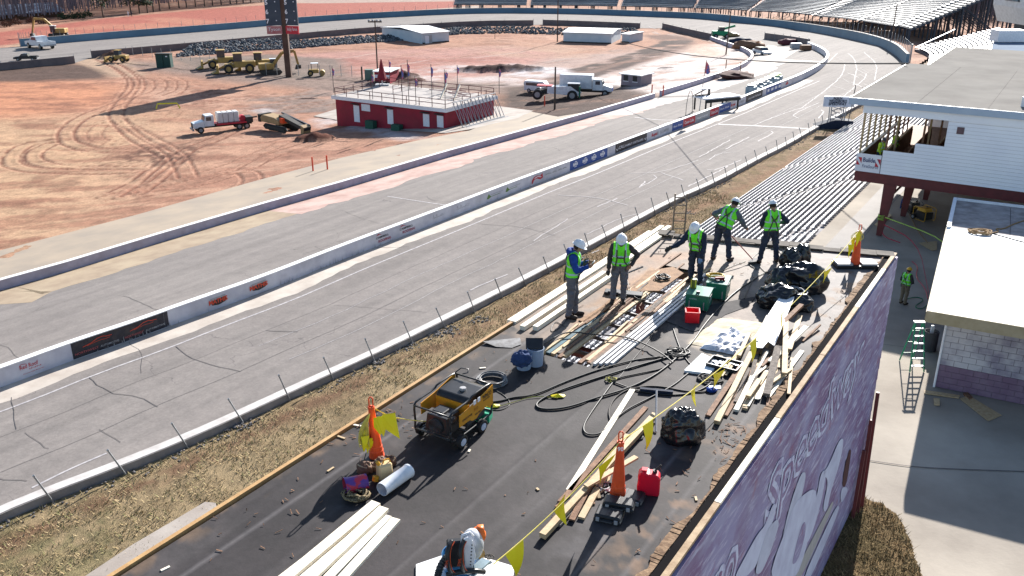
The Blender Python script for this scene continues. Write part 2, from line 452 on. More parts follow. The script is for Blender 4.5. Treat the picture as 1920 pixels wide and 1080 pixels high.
pp([(940, 130), (1040, 118), (1160, 100), (1220, 80), (1060, 108)], (168, 148, 140), 3, .6, n2)
def band(pts, wd, c, a=1.0, nz=None, lo=.4, hi=.6, soft=.5):
    d_ = dline(X, Y, smooth_line(px(pts), 2), wd + 1); m_ = np.clip((wd - d_) / (soft * wd) , 0, 1)
    if nz is not None: m_ = m_ * np.clip((nz - lo) / (hi - lo), 0, 1)
    paint(m_, c, a); return m_
band([(1060, 148), (1130, 128), (1200, 108), (1250, 92), (1280, 76), (1240, 68)], 6.0, (132, 98, 86), .95, n2, .2, .4)
band([(1090, 130), (1160, 112), (1225, 92), (1262, 76)], 3.4, (78, 60, 58), .95, n2, .3, .45)
band([(1080, 150), (1180, 122), (1290, 76)], 2.0, (84, 64, 62), .9, n2, .3, .45)
pp([(940, 165), (1000, 158), (1060, 150), (1160, 162), (1238, 182), (1150, 212), (1060, 240), (1000, 215), (940, 200)], (84, 66, 60), 1.5, .97)
pp([(940, 165), (1000, 158), (1060, 150), (1160, 162), (1238, 182), (1150, 212), (1060, 240), (1000, 215), (940, 200)], (108, 86, 78), 1.5, .8, ns, .46, .6)
pp([(100, 112), (190, 108), (520, 132), (660, 142), (960, 156), (940, 172), (620, 172), (430, 152), (240, 128), (180, 124)], (158, 134, 122), 3, .95)
pp([(300, 108), (500, 102), (640, 110), (660, 142), (560, 148), (380, 130)], (142, 128, 118), 2, .9)
pp([(-100, 132), (130, 118), (190, 122), (216, 136), (200, 147), (120, 150), (-100, 158)], (104, 84, 76), 2.5, .95)
pp([(470, 186), (600, 168), (640, 180), (640, 215), (560, 215), (460, 208)], (150, 134, 126), 2.5, .85, n2, .3, .5)
pp([(586, 222), (660, 220), (740, 240), (805, 258), (760, 262), (680, 250), (600, 238)], (222, 208, 206), 1.2, .9, n2, .3, .5)
pp([(470, 206), (500, 203), (520, 208), (495, 214)], (215, 208, 208), .8, .8)
pp([(40, 76), (120, 84), (260, 120), (180, 124), (120, 112), (20, 92)], (214, 180, 148), 2, .9)
band([(60, 84), (140, 100), (190, 118), (240, 140)], 4.5, (210, 176, 146), .8)
band([(230, 118), (420, 138), (640, 150), (950, 160)], .8, (86, 66, 60), .9, n2, .3, .5)
# far banks outside the track
pp([(-300, 120), (-300, 40), (0, 60), (200, 34), (420, 14), (560, 6), (860, 2), (860, 16), (740, 24), (560, 36), (240, 62), (60, 78)], (196, 108, 92), 2, 1)
pp([(0, 70), (120, 52), (300, 30), (420, 40), (240, 62), (60, 78)], (212, 140, 112), 3, .8, n1, .35, .55)
pp([(540, 38), (740, 22), (900, 10), (900, 22), (740, 30), (560, 42), (240, 68), (100, 78)], (200, 186, 172), 1.0, .9)
pp([(430, 2), (860, -8), (860, 2), (600, 6)], (200, 182, 170), 2, .7)
# wheel tracks
rut = np.zeros(X.shape)
def track_line(pts, wd=.28, c=(150, 96, 76), a=.85, gap=None, dz=.07):
    global rut
    L0 = smooth_line([G(x / 3, y / 3) for x, y in pts], 2)
    for L in ([L0] if gap is None else [offs(L0, gap / 2), offs(L0, -gap / 2)]):
        bb = (X > min(p.x for p in L) - 2) & (X < max(p.x for p in L) + 2) & (Y > min(p.y for p in L) - 2) & (Y < max(p.y for p in L) + 2)
        if not bb.any(): continue
        d_ = np.full(X.shape, 99.); d_[bb] = dseg(X[bb], Y[bb], L)
        mk = np.clip((wd - d_) / (.5 * wd), 0, 1)
        paint(np.clip((1.1 - d_) / .8, 0, 1) * np.clip((n2 - .38) / .2, 0, 1), (182, 128, 102), a * .42)
        paint(mk * np.clip((n2 + n8 - .62) / .2, .25, 1), c, a)
        paint(np.clip((wd * 1.9 - d_) / wd, 0, 1) * (1 - mk), (226, 182, 152), a * .35)
        rut -= mk * dz; rut += np.clip(1 - abs(d_ - wd * 1.6) / (wd * .7), 0, 1) * dz * .7
big = dict(wd=.34, gap=2.1)
track_line([(600, 340), (700, 400), (755, 450), (740, 500), (665, 600), (645, 650), (720, 740), (830, 810), (960, 880)], **big)
track_line([(560, 330), (690, 385), (790, 450), (770, 520), (690, 570), (600, 600), (450, 660), (370, 730), (370, 790), (440, 825), (600, 845), (900, 845)], **big)
track_line([(330, 790), (150, 800), (60, 870), (60, 925), (200, 960), (500, 968), (850, 958), (1000, 900)], **big)
track_line([(300, 800), (190, 850), (180, 900), (300, 935), (500, 945), (860, 938)], .25, gap=2)
track_line([(660, 1080), (800, 1010), (900, 930), (1000, 860), (1220, 780), (1300, 740)], **big)
track_line([(740, 1100), (880, 1000), (960, 920), (1040, 850)], **big)
track_line([(800, 1100), (1100, 1045), (1350, 965), (1500, 880), (1760, 800)], .25, gap=2)
track_line([(1240, 985), (1380, 955), (1430, 1000), (1380, 1050), (1250, 1090)], .25, gap=2)
track_line([(560, 1120), (800, 1060), (1100, 990), (1300, 930), (1600, 800)], .2, gap=2, a=.6)
track_line([(640, 660), (800, 750), (1000, 860), (1060, 1000)], .25, gap=2, a=.7)
track_line([(650, 680), (560, 700), (520, 760), (560, 800), (700, 800)], .2, gap=2, a=.5)
for i, (cx, w_) in enumerate(((860, 90), (925, 75), (985, 70), (1040, 60))):
    track_line([(cx - 40, 435), (cx + 5, 450), (cx + 20, 480), (cx - 10, 515), (cx - w_, 535)], .3, c=(150, 98, 78), a=.8)
for i in range(26):
    x0 = random.uniform(250, 1500); y0 = random.uniform(560, 1000); a0 = random.uniform(-.25, .3); k = random.uniform(-.5, .5); L = []
    for j in range(6): L.append((x0 + j * 60 * math.cos(a0 + k * j * .2), y0 - j * 60 * math.sin(a0 + k * j * .2) * .5))
    track_line(L, .16, gap=1.9, a=random.uniform(.25, .5), dz=.03)
for i in range(14):
    x0 = random.uniform(1000, 1700); y0 = random.uniform(520, 620); L = [(x0 + j * 60, y0 - j * 8 + random.uniform(-6, 6)) for j in range(5)]
    track_line(L, .3, c=(140, 88, 70), a=.6, dz=.06)
for i in range(14):
    x0 = random.uniform(2830, 3600); y0 = random.uniform(500, 640); L = [(x0 + j * 60, y0 - j * 4 + random.uniform(-8, 8)) for j in range(5)]
    track_line(L, .35, c=(78, 60, 56), a=.6, dz=.08)
for i in range(26):
    x0 = random.uniform(1800, 3500); y0 = random.uniform(290, 430); L = [(x0 + j * 70, y0 - j * 9 + random.uniform(-3, 3)) for j in range(5)]
    track_line(L, .5, c=random.choice([(150, 108, 96), (230, 215, 208), (172, 118, 102)]), a=.4, dz=.04)
# churned soil where the tracks cross
ch = np.clip((6 - np.hypot((X - G(310, 288).x) * .8, (Y - G(310, 288).y) * .55)) / 3, 0, 1)
paint(ch * np.clip((vnoise(X, Y, 1.3, 6) - .42) / .15, 0, 1), (112, 76, 64), .8)
inf_poly = INW + INW2 + GUARD + GUARD2 + GUARD3 + GUARD4 + px([(-300, 158), (-300, 640)])
inm = polymask(X, Y, inf_poly, 1.2)
mound = np.zeros(X.shape)
def heap(x, y, rx, ry, h, c, ang=0.0):
    """a spoil heap raised out of the ground"""
    global mound
    q = G(x, y); u = (X - q.x) * math.cos(ang) + (Y - q.y) * math.sin(ang); v = -(X - q.x) * math.sin(ang) + (Y - q.y) * math.cos(ang)
    r_ = np.sqrt((u / rx) ** 2 + (v / ry) ** 2) + (vnoise(X, Y, 1.6, 11) - .5) * .5
    k_ = np.clip(1 - r_, 0, 1); mound += np.sqrt(k_) * h * (.6 + .8 * vnoise(X, Y, 1.1, 12)); paint(np.clip(k_ * 6, 0, 1), c, .97)
heap(938, 132, 9.5, 2.6, 1.5, (88, 62, 58), -.12)
heap(755, 147, 4.2, 2.0, 1.5, (96, 64, 56), -.2)
heap(775, 152, 3.0, 1.6, .8, (110, 74, 64))
heap(590, 262, 2.6, 1.3, 1.0, (120, 68, 52))
heap(1190, 308 / 2 - 6, 3, 1.2, .4, (110, 84, 78))
heap(1383, 146, 4.2, 2.4, .8, (112, 62, 56))
heap(1330, 128 + 2, 1.5, .9, .2, (150, 130, 126))
heap(1248, 128, 1.8, 1.1, .3, (86, 62, 58))
heap(215, 108, 4, 2, 1.6, (118, 82, 66))
Z = Z + inm * ((n2 - .5) * .35 * (PPx > 64) + rut) + mound * np.maximum(inm, .0)
M_dirt = painted('painted_clay', .9, 5, .95, .7, .05)
keep = ~(inpoly(X, Y, [Vector(q) for q in (LB(-60, 24), LB(200, 24), LB(200, -200), LB(-60, -200))])[:-1, :-1])
o = grid_mesh('ground', X, Y, Z, col, M_dirt, keep); o['kind'] = 'structure'

# ---- sheets: cream strip by the sponsor wall, washed clay by the infield wall, apron, lines
def ragged(L, lo, hi, seed, step=.8):
    rnd = random.Random(seed); L = resample(L, step); out = []; a = lo
    t_ = Vector((0, 0, 0))
    for i, q in enumerate(offs(L, 0)):
        n = mnoise.noise(Vector((q.x * .18, q.y * .18, seed))) * .5 + mnoise.noise(Vector((q.x * .9, q.y * .9, seed))) * .3
        out.append(max(0.05, lo + (hi - lo) * (.5 + n)))
    return L, out
def side_strip(name, L, lo, hi, m, off, sgn=-1, seed=1, start=0.0, taper=None):
    L, wds = ragged(L, lo, hi, seed)
    a = []; b = []
    for i in range(len(L)):
        t = L[min(i + 1, len(L) - 1)] - L[max(i - 1, 0)]; t.z = 0; t.normalize(); nn = Vector((-t.y, t.x, 0)) * sgn
        k = 1 if taper is None else taper(i / (len(L) - 1))
        a.append(L[i] + nn * start); b.append(L[i] + nn * (start + wds[i] * k))
    return sheet(name, None, off, m, strip=(a, b))
SPs = smooth_line(SPON, 2)
side_strip('concrete_strip', SPON[:14], 1.1, 2.0, M_cream, .006, -1, 3)
def line_strip(name, pts, w_, m, off=.01, wob=0):
    L = resample(smooth_line(pts, 1), 1.0)
    if wob: L = [q + Vector((random.uniform(-wob, wob), random.uniform(-wob, wob), 0)) for q in L]
    return sheet(name, None, off, m, strip=(offs(L, w_ / 2), offs(L, -w_ / 2)))
line_strip('painted_line', offs(resample(SPON[:14], 3), -2.35), .12, M_whiteline, .012)
line_strip('painted_line', px([(60, 915), (130, 880), (200, 850)]), .1, M_whiteline, .012)
for d_, w_ in ((-4.6, .018), (-7.4, .022)): line_strip('paving_seam', offs(resample(SPON[:14], 3), d_), w_, M_crack, .011, .03)
for d_, w_ in ((-5.9, .03), (-8.4, .03)): line_strip('paving_seam', offs(resample(SPON[4:13], 3), d_), w_, M_whiteline, .011, .05)
line_strip('start_finish_line', px([(1346, 233), (1440, 237), (1525, 242)]), .45, M_whiteline, .012)
line_strip('painted_line', px([(1190, 220), (1230, 225), (1284, 227)]), .25, M_whiteline, .012)
line_strip('painted_line', px([(726, 368), (790, 378), (850, 388)]), .12, M_whiteline, .012)
sheet('concrete_slab', px([(1462, 111), (1540, 115), (1538, 119), (1462, 115)]), .012, M_cream)
sheet('concrete_slab', px([(1415, 108), (1440, 84), (1500, 92), (1462, 116), (1380, 150), (1395, 130)]), .008, M_conc)
# washed clay between the infield wall and pit road
side_strip('clay_strip', INW[4:], 3.2, 5.6, M_pinkdirt, .007, -1, 5, .1)
side_strip('clay_strip', INW[0:5], 3.4, 4.6, mat('tan_clay', alb(200, 180, 152), alb(176, 154, 130), .6, .95, bmp=.6, bsc=9, obj=False), .006, -1, 6, .1)
side_strip('clay_strip', INW2[:4], 5.0, 7.0, mat('white_clay', alb(236, 228, 224), alb(206, 190, 184), .5, .95, bmp=.4, bsc=9, obj=False), .006, -1, 7, .1)
side_strip('clay_strip', INW[8:], 4.0, 6.0, MC['white_clay'], .011, -1, 8, .1)
sheet('apron', px([(-80, 480), (0, 470), (260, 402), (470, 342), (640, 296), (790, 262), (880, 245), (975, 206), (1046, 219), (1180, 197), (1120, 215), (1000, 249), (840, 294), (640, 354), (500, 394), (300, 454), (0, 544), (-60, 574)]), .02, M_conc2)
sheet('concrete_pad', px([(588, 218), (630, 205), (760, 180), (940, 200), (1000, 208), (970, 222), (880, 243), (835, 250), (700, 236)]), .03, M_conc)
# seams and cracks in the asphalt
def crack(pts, w_, m, kind):
    L = smooth_line(px(pts), 1); L = resample(L, .5)
    L = [q + Vector((random.uniform(-.06, .06), random.uniform(-.06, .06), 0)) for q in L]
    return sheet(kind, None, .016, m, strip=(offs(L, w_ / 2), offs(L, -w_ / 2)))
for q in ([(0, 644), (22, 655), (28, 668), (52, 678)], [(232, 555), (262, 566), (305, 588)], [(418, 512), (458, 512), (462, 518), (494, 524)], [(590, 462), (625, 485), (650, 492)], [(632, 452), (680, 466), (766, 463)], [(800, 368), (812, 378), (875, 379)], [(940, 302), (990, 310), (1016, 314)], [(165, 708), (200, 735), (260, 745), (298, 762)], [(328, 650), (372, 680), (454, 697)], [(20, 745), (28, 778), (30, 805)], [(45, 812), (82, 838), (92, 843)], [(500, 620), (560, 622)], [(625, 572), (700, 577), (800, 586)], [(895, 420), (980, 425), (1040, 442)], [(240, 642), (268, 660), (264, 700)], [(185, 805), (225, 830)], [(0, 897), (50, 902)], [(640, 395), (700, 418), (745, 424)]):
    crack(q, random.uniform(.018, .04), M_crack, 'crack')
for q in ([(1000, 452), (1066, 410)], [(1046, 366), (1120, 370), (1178, 385)], [(1120, 388), (1158, 372)], [(1202, 350), (1232, 335), (1226, 328)], [(1180, 325), (1240, 324), (1310, 300)], [(1240, 324), (1282, 338)], [(1310, 295), (1370, 262)], [(1290, 350), (1330, 330), (1365, 312)], [(1325, 318), (1342, 320), (1390, 300)], [(1410, 236), (1490, 205), (1520, 200)], [(1486, 216), (1500, 208), (1535, 193)], [(1486, 216), (1498, 222)], [(1360, 280), (1405, 257)], [(1440, 285), (1480, 265)], [(1535, 222), (1545, 210), (1540, 206)], [(1560, 200), (1600, 165), (1620, 150), (1625, 138)], [(1500, 205), (1560, 160), (1580, 140), (1585, 118)], [(1440, 130), (1470, 100), (1473, 88)], [(1560, 160), (1605, 175)], [(1600, 160), (1608, 120), (1590, 100)], [(1640, 150), (1645, 120), (1620, 98)], [(1565, 195), (1590, 188)], [(1150, 290), (1240, 262)], [(1060, 500), (1130, 465)], [(880, 545), (950, 515)], [(1390, 190), (1460, 160)], [(1100, 440), (1160, 410), (1200, 400)], [(1420, 340 - 75), (1450, 250), (1446, 246)], [(1210, 420 - 80), (1200, 352)], [(1480, 160), (1540, 130), (1570, 100)], [(1330, 300), (1345, 288), (1380, 285)]):
    crack(q, random.uniform(.06, .13), M_seal, 'crack_seal')
rnd = random.Random(5)
for i in range(90):   # short dashes of sealant round the turn
    a = rnd.uniform(0, 1); qx = 1060 + a * 560; qy = 45 + (a ** 2.2) * 80 + rnd.uniform(-8, 40 * a)
    if qx > 1500 and qy < 75: continue
    q0 = G(qx, qy); q1 = G(qx + rnd.uniform(7, 20), qy + rnd.uniform(1, 4) + 6 * a * a)
    sheet('crack_seal', None, .02, M_seal, strip=([q0, q1], [q0 + Vector((.1, .32, 0)), q1 + Vector((.1, .32, 0))]))
# ============================================================ WALLS, KERB, FENCE POSTS, GRASS, BLEACHERS
M_kerb = mat('kerb_concrete', alb(196, 190, 186), alb(170, 164, 160), 1.2, .85, bmp=.3, bsc=14, dirt=.3)
M_wallw = mat('wall_white', (.62, .62, .66), (.5, .5, .56), 1.1, .55, dirt=.25)
M_cap = mat('wall_cap_white', (.8, .8, .8), (.7, .7, .7), 2, .5)
M_lav = mat('wall_lavender', (.40, .38, .47), (.34, .32, .39), 1.5, .6, dirt=.3)
M_blk = mat('banner_black', (.02, .02, .028), (.035, .035, .045), 5, .5, dirt=.3)
M_blue = mat('banner_blue', (.03, .09, .33), (.025, .07, .27), 4, .5)
M_redp = mat('print_red', (.5, .03, .05), (.42, .025, .04), 6, .5)
M_orgp = mat('print_orange_red', (.62, .07, .03), (.55, .06, .03), 6, .5)
M_whp = mat('print_white', (.75, .76, .8), (.65, .66, .7), 6, .5)
M_blkp = mat('print_black', (.02, .02, .02), (.03, .03, .03), 6, .5)
M_gryp = mat('print_grey', (.36, .37, .38), (.3, .31, .32), 6, .5)
M_grnp = mat('print_green', (.13, .24, .05), (.1, .2, .05), 6, .5)
M_steel = mat('galvanised_steel', (.32, .34, .36), (.22, .23, .25), 12, .45, metal=.6)
M_dsteel = mat('dark_steel', (.09, .09, .1), (.06, .055, .055), 8, .5, metal=.5)

kl = smooth_line(KERB, 1)
kb = thing('track_kerb', 'long low concrete wall between the track and the grass strip, pale top', 'kerb', kl[0])
b = MB(); b.wall(offs(kl, 0), .36, -.25, .32, taper=.05); b.build('wall_body', M_kerb, kb, world=True)
tag(kb, None, None, None, None)
b = MB(); b.wall(offs(kl, .06), .46, .322, .345); b.build('cap', mat('kerb_top', alb(240, 236, 232), alb(218, 212, 208), 2, .8, dirt=.2), kb, world=True)
# leaning steel posts
post0 = None; pl = resample(KERB, .25); acc = 0; first = G(103, 940); last = None; cnt = 0
step = (G(103, 940) - G(228, 890)).length * 1.0
i0 = min(range(len(pl)), key=lambda i: (pl[i] - first).length); dist = 0
for i in range(i0, len(pl) - 1):
    if i == i0 or dist >= step:
        q = offs(pl, -.16)[i]; dist = 0; cnt += 1
        sc1 = random.uniform(.92, 1.08)
        if post0 is None:
            post0 = MB(); post0.cyl((0, 0, -.2), (-.50, -.12, 1.25), .035, n=6)
            post0.cyl((-.48, -.11, 1.2), (-.505, -.12, 1.27), .045, n=6)
            post0 = post0.build('fence_post', M_steel); o = post0
            tag(o, 'bare grey steel fence post without mesh leaning towards the track from the kerb', 'post', 'leaning steel posts along the kerb')
        else:
            o = post0.copy(); sc.collection.objects.link(o)
        o.location = q + Vector((random.uniform(-.05, .05), random.uniform(-.05, .05), 0)); o.rotation_euler = (0, random.uniform(-.06, .06), R(random.uniform(-9, 9))); o.scale = (1, 1, sc1)
        if cnt % 4 == 0: pass
    dist += (pl[i + 1] - pl[i]).length

# sponsor wall
SL = smooth_line(SPON, 2); H1 = .92
sw = thing('sponsor_wall', 'long white concrete wall with sponsor banners between track and pit road', 'wall', SL[0])
b = MB(); b.wall(SL, .28, -.3, H1); b.build('wall_body', M_wallw, sw, world=True)
b = MB(); b.wall(offs(SL, -.05), .38, H1 + .003, H1 + .05); b.build('cap', M_cap, sw, world=True)
SPX = [(-120, 768), (0, 728), (138, 675), (262, 633), (360, 596), (497, 547), (640, 488), (795, 428), (992, 350), (1068, 322), (1212, 265), (1360, 209), (1467, 165), (1507, 149), (1543, 128)]
def proj(p):
    x, y, z = p.x, p.y, p.z - CAMZ; c, s = math.cos(TILT), math.sin(TILT)
    f = y * c - z * s; return 960 + FPX * x / f, 540 - FPX * (y * s + z * c) / f
SLr = resample(SL, .1); SLp = [proj(q)[0] for q in SLr]
def wp(x):
    i = min(range(len(SLr)), key=lambda k: abs(SLp[k] - x) if k < len(SLr) * .8 else 1e9); return SLr[i], i
def face(x0):
    q, i = wp(x0); t = (SLr[i + 3] - SLr[i - 3]); t.z = 0; t.normalize(); return q, t
def panel(x0, x1, m, name='banner', z0=.04, z1=H1 - .01):
    i0 = wp(x0)[1]; i1 = wp(x1)[1]; L = SLr[i0:i1 + 1:4] + [SLr[i1]]
    b = MB(); b.wall(offs(L, -.014), .012, z0, z1); return b.build(name, m, sw, world=True)
UP = Vector((0, 0, 1))
def wtext(x0, x1, body, m, z, size, off=.02, name='lettering', bold=0.01, shear=0):
    q, t = face(x0); q1 = wp(x1)[0]; L = (q1 - q).length; t = (q1 - q).normalized(); t.z = 0
    return letters(name, body, q + UP * z, t, UP, size, m, sw, off, fit=L, bold=bold, shear=shear)
def wpoly(x0, x1, pts, m, name='emblem', off=.021):
    """flat print: pts in 0..1 across, metres up"""
    q = wp(x0)[0]; q1 = wp(x1)[0]; t = q1 - q; n = Vector((t.y, -t.x, 0)).normalized()
    b = MB(); vs = [q + t * u + UP * z + n * off for u, z in pts]; b.add(vs, [tuple(range(len(vs)))]); return b.build(name, m, sw, world=True)
def wline(x0, x1, pts, w_, m, name='emblem', off=.024):
    q = wp(x0)[0]; q1 = wp(x1)[0]; t = q1 - q; n = Vector((t.y, -t.x, 0)).normalized(); L = [q + t * u + UP * z + n * off for u, z in pts]
    b = MB()
    for a, c in zip(L[:-1], L[1:]): b.bar(a, c, .006, w_)
    return b.build(name, m, sw, world=True)
wtext(42, 76, 'Red Roof', M_redp, .50, .30); wtext(60, 80, 'INN', M_redp, .38, .08); wtext(44, 82, 'Discover Little Mountains', M_redp, .22, .06)
wline(41, 56, [(0, .70), (.3, .76), (1, .72)], .02, M_redp)
panel(137, 319, M_blk)
for x0, x1 in ((158, 213), (247, 296)):
    wline(x0, x1, [(0, .52), (.15, .56), (.3, .60), (.5, .74), (.7, .76), (.8, .70), (1, .68)], .035, M_orgp)
    wline(x0 + 8, x1 - 5, [(0, .52), (.3, .57), (.6, .6), (.8, .57), (1, .6)], .018, M_orgp)
for x0, x1, x2 in ((144, 186, 223), (235, 272, 309)):
    wtext(x0, x1, 'NORTHWEST', mat('print_dull_red', (.45, .1, .1), (.35, .08, .08), 6, .5), .2, .17)
    wtext(x1 + 3, x2, 'AUTOMOTIVE', M_gryp, .2, .15)
wline(311, 312, [(0, .06), (.5, .88)], .05, M_gryp)
for x0, x1 in ((392, 428), (470, 502)):
    wpoly(x0, x1, [(.06, .5), (.06, .68), (.2, .72), (.9, .72), (.95, .5)], M_gryp, off=.017)
    wpoly(x0, x1, [(.15, .3), (.5, .22), (.85, .30), (1, .4), (.9, .62), (.1, .55)], M_blkp, off=.02)
    wtext(x0, x1, 'MATHIS', M_orgp, .36, .36, off=.026, bold=.04)
for x0, x1 in ((705, 732), (750, 777)):
    wtext(x0, x1 - 3, 'CAMPBELL', M_blkp, .5, .2, bold=.02); wtext(x0 + 5, x1 + 1, 'ROOFING', mat('print_maroon', (.36, .05, .09), (.3, .04, .07), 6, .5), .22, .24, bold=.03)
    wpoly(x0, x0 + 12, [(0, .72), (.4, .84), (1, .72), (.5, .76)], M_redp)
for x0, x1, m in ((812, 834, M_gryp), (856, 880, M_gryp)):
    wline(x0, x1, [(0, .4), (.05, .7), (.1, .42), (.18, .5), (.25, .42), (.32, .7), (.38, .42), (.5, .5), (.6, .42), (.7, .55), (.72, .42)], .015, m)
    wline(x0, x1, [(.7, .58), (1, .58)], .015, m); wline(x0, x1, [(.75, .46), (.95, .46)], .015, m)
for x0, x1 in ((912, 943), (947, 975)):
    wpoly(x0, x0 + 9, [(0, .35), (.3, .6), (.5, .72), (.6, .6), (1, .42), (.4, .3)], M_grnp)
    wline(x0 + 8, x1, [(0, .58), (1, .58)], .03, M_gryp); wline(x0 + 6, x1 - 6, [(0, .44), (1, .44)], .03, M_grnp)
wpoly(997, 1018, [(0, .2), (.02, .45), (.2, .68), (.45, .74), (.75, .62), (.95, .8), (.97, .5), (1, .38), (.75, .3), (.45, .48), (.2, .42), (.05, .12)], M_redp)
wline(1002, 1014, [(0, .52), (.2, .6), (.5, .62), (1, .5)], .07, M_whp, off=.027)
for x0, x1 in ((1022, 1033), (1036, 1043), (1046, 1053), (1055, 1061)): wline(x0, x1, [(0, .5), (.5, .56), (1, .5)], .09, M_gryp)
panel(1068, 1138, M_blue)
for x0 in (1074, 1092, 1109, 1125):
    wtext(x0, x0 + 9, 'BRB', M_whp, .36, .34, bold=.05); wline(x0 + 2, x0 + 7, [(0, .26), (1, .26)], .07, M_whp); wpoly(x0 + 2, x0 + 8, [(0, .66), (.5, .78), (1, .66)], M_whp)
panel(1153, 1212, M_blk)
wtext(1160, 1171, 'CALL', M_whp, .3, .42); wtext(1172, 1185, 'FAMILY', M_whp, .3, .30); wtext(1187, 1205, 'DISTILLERS', M_whp, .3, .28)
for x0 in (1154.5, 1207.5): wline(x0, x0 + 4, [(.5, .75), (.5, .3), (0, .45), (.5, .22), (1, .45)], .05, M_whp)
wtext(1221, 1231, 'Royal', M_redp, .3, .45, bold=.04); wpoly(1232, 1234, [(0, .3), (.5, .75), (1, .3)], M_blkp); wtext(1236, 1254, 'OIL COMPANY', M_gryp, .3, .42)
panel(1260, 1280, M_blue); wtext(1262, 1269, 'Bee', M_whp, .36, .3); wtext(1271, 1278, 'Bee', M_whp, .36, .3)
panel(1280.5, 1303, M_redp); wtext(1283, 1300, 'Coca-Cola', M_whp, .3, .45, bold=.02)
panel(1303.5, 1330, M_gryp); wtext(1306, 1327, 'PARTNERS', M_whp, .3, .3)
panel(1331, 1347, M_redp); wtext(1333, 1345, 'Coca-Cola', M_whp, .3, .45, bold=.02)
panel(1348, 1369, M_blue); wtext(1350, 1357, 'Bee', M_whp, .36, .3); wtext(1359, 1366, 'Bee', M_whp, .36, .3)
wtext(1370, 1378, 'Royal', M_redp, .3, .45, bold=.04); wtext(1381, 1395, 'OIL COMPANY', M_gryp, .3, .42)
panel(1398, 1429, M_blk); wtext(1402, 1426, 'CALL FAMILY DISTILLERS', M_whp, .3, .3)
panel(1436, 1464, M_blue)
for x0 in (1438, 1445, 1452, 1459): wline(x0, x0 + 4, [(0, .45), (1, .45)], .35, M_whp)
wpoly(1472, 1478, [(0, .3), (.5, .75), (1, .35), (.5, .25)], M_redp)
# scuffs at the wall foot
b = MB(); rnd = random.Random(3)
for i in range(60):
    x = rnd.choice([rnd.uniform(530, 700), rnd.uniform(0, 1060), rnd.uniform(150, 320)]); q, t = face(x); n = Vector((t.y, -t.x, 0)); h = rnd.uniform(.06, .4)
    a = q + n * .03 + UP * .02; b.add([a, a + t * rnd.uniform(.02, .1), a + t * .03 + UP * h], [(0, 1, 2)])
b.build('scuff', M_gryp, sw, world=True)

# infield wall with the gap for traffic
iw = thing('infield_wall', 'straight lavender and white concrete wall along the far side of pit road', 'wall', INW[0])
b = MB(); b.wall(INW, .32, -.3, .66); b.build('wall_body', M_lav, iw, world=True)
b = MB(); b.wall(offs(INW, -.03), .38, .663, .70); b.build('cap', M_cap, iw, world=True)
i2 = smooth_line(INW2, 2)
iw2 = thing('infield_wall', 'lavender concrete wall beyond the gap curving round the end of the infield', 'wall', i2[0])
b = MB(); b.wall(i2, .32, -.3, .76); b.build('wall_body', M_lav, iw2, world=True)
b = MB(); b.wall(offs(i2, -.03), .38, .763, .80); b.build('cap', M_cap, iw2, world=True)
for L, lab in ((GUARD, 'brown guard wall on the inside of the far turn nearest the green machine'), (GUARD2, 'brown guard wall behind the long white metal shed'), (GUARD3, 'long brown guard wall on the inside of the back straight behind the rock bank'), (GUARD4, 'dark guard wall beside the black pickup at the left edge'), (GUARD5, 'short dark wall end on the pit road island beyond the white car')):
    L = smooth_line(L, 1); t_ = thing('guard_wall', lab, 'wall', L[0])
    h = 1.5 if L[0].y > 150 else 1.2
    b = MB(); b.wall(L, -.3 if L[0].x < L[-1].x else .3, -.3, h); b.build('wall_body', mat('guard_brown', (.16, .13, .13), (.11, .095, .1), .5, .8), t_, world=True)
    b = MB(); Lr = resample(L, 3.0)
    for q in Lr[::2]: b.cyl(q + UP * -.2, q + UP * (h + .35), .06, n=5)
    o = b.build('post', M_steel, t_, world=True); o['kind'] = 'stuff'
# outer wall of the turn
ow = smooth_line(OUTW, 3); q_ = smooth_line(px([(1619, 197), (1660, 168), (1688, 142), (1697, 122), (1674, 98)]), 2)[:-3]
t_ = thing('outer_wall', 'high blue grey wall sweeping round the outside of the far turn', 'wall', ow[0])
b = MB(); b.wall(ow, -.5, -.3, 1.75); b.build('wall_body', mat('wall_bluegrey', (.115, .205, .29), (.09, .16, .23), .15, .6, obj=False), t_, world=True)
b = MB(); b.wall(offs(ow, .05), -.6, 1.753, 1.82); b.build('cap', M_kerb, t_, world=True)
b = MB()
for q in offs(resample(ow, 3.2), -.7): b.cyl(q, q + UP * 3.3, .05, n=4)
o = b.build('fence_post', M_steel, t_, world=True); o['kind'] = 'stuff'

# ---- grass strip between kerb and stands (painted ground, ruts) and tufts
Bline = [LB(s, 21.9) for s in (-10, 40, 130)]
NS, NP = 520, 46
si = np.linspace(3, 118, NS); kx = np.array([sp(q)[0] for q in pl]); kp = np.array([sp(q)[1] for q in pl]); od = np.argsort(kx)
top = np.interp(si, kx[od], kp[od]) - .05; tt = np.linspace(0, 1, NP)
S2, T2 = np.meshgrid(si, tt); lo_ = 18.8; P2 = lo_ + (np.interp(S2, si, top) - lo_) * T2
X = BS.x * S2 + BP.x * P2; Y = BS.y * S2 + BP.y * P2
n1 = vnoise(X, Y, 1.2, 21); n2 = vnoise(X, Y, .35, 22); n3 = vnoise(X, Y, 5, 23)
col = np.zeros(X.shape + (3,)); col[:] = C(196, 172, 132, .1)
dk = np.interp(S2, si, top) - P2
paint(np.clip((n1 - .42) / .2, 0, 1), (170, 146, 108), .8)
paint(np.clip((n3 - .5) / .15, 0, 1) * np.clip((n2 - .4) / .2, 0, 1), (150, 146, 98), .6)
paint(np.clip(1 - abs(dk - .9 - n3 * .8) / .9, 0, 1) * np.clip((n2 + n1 - .75) / .2, 0, 1), (150, 108, 84), .8)
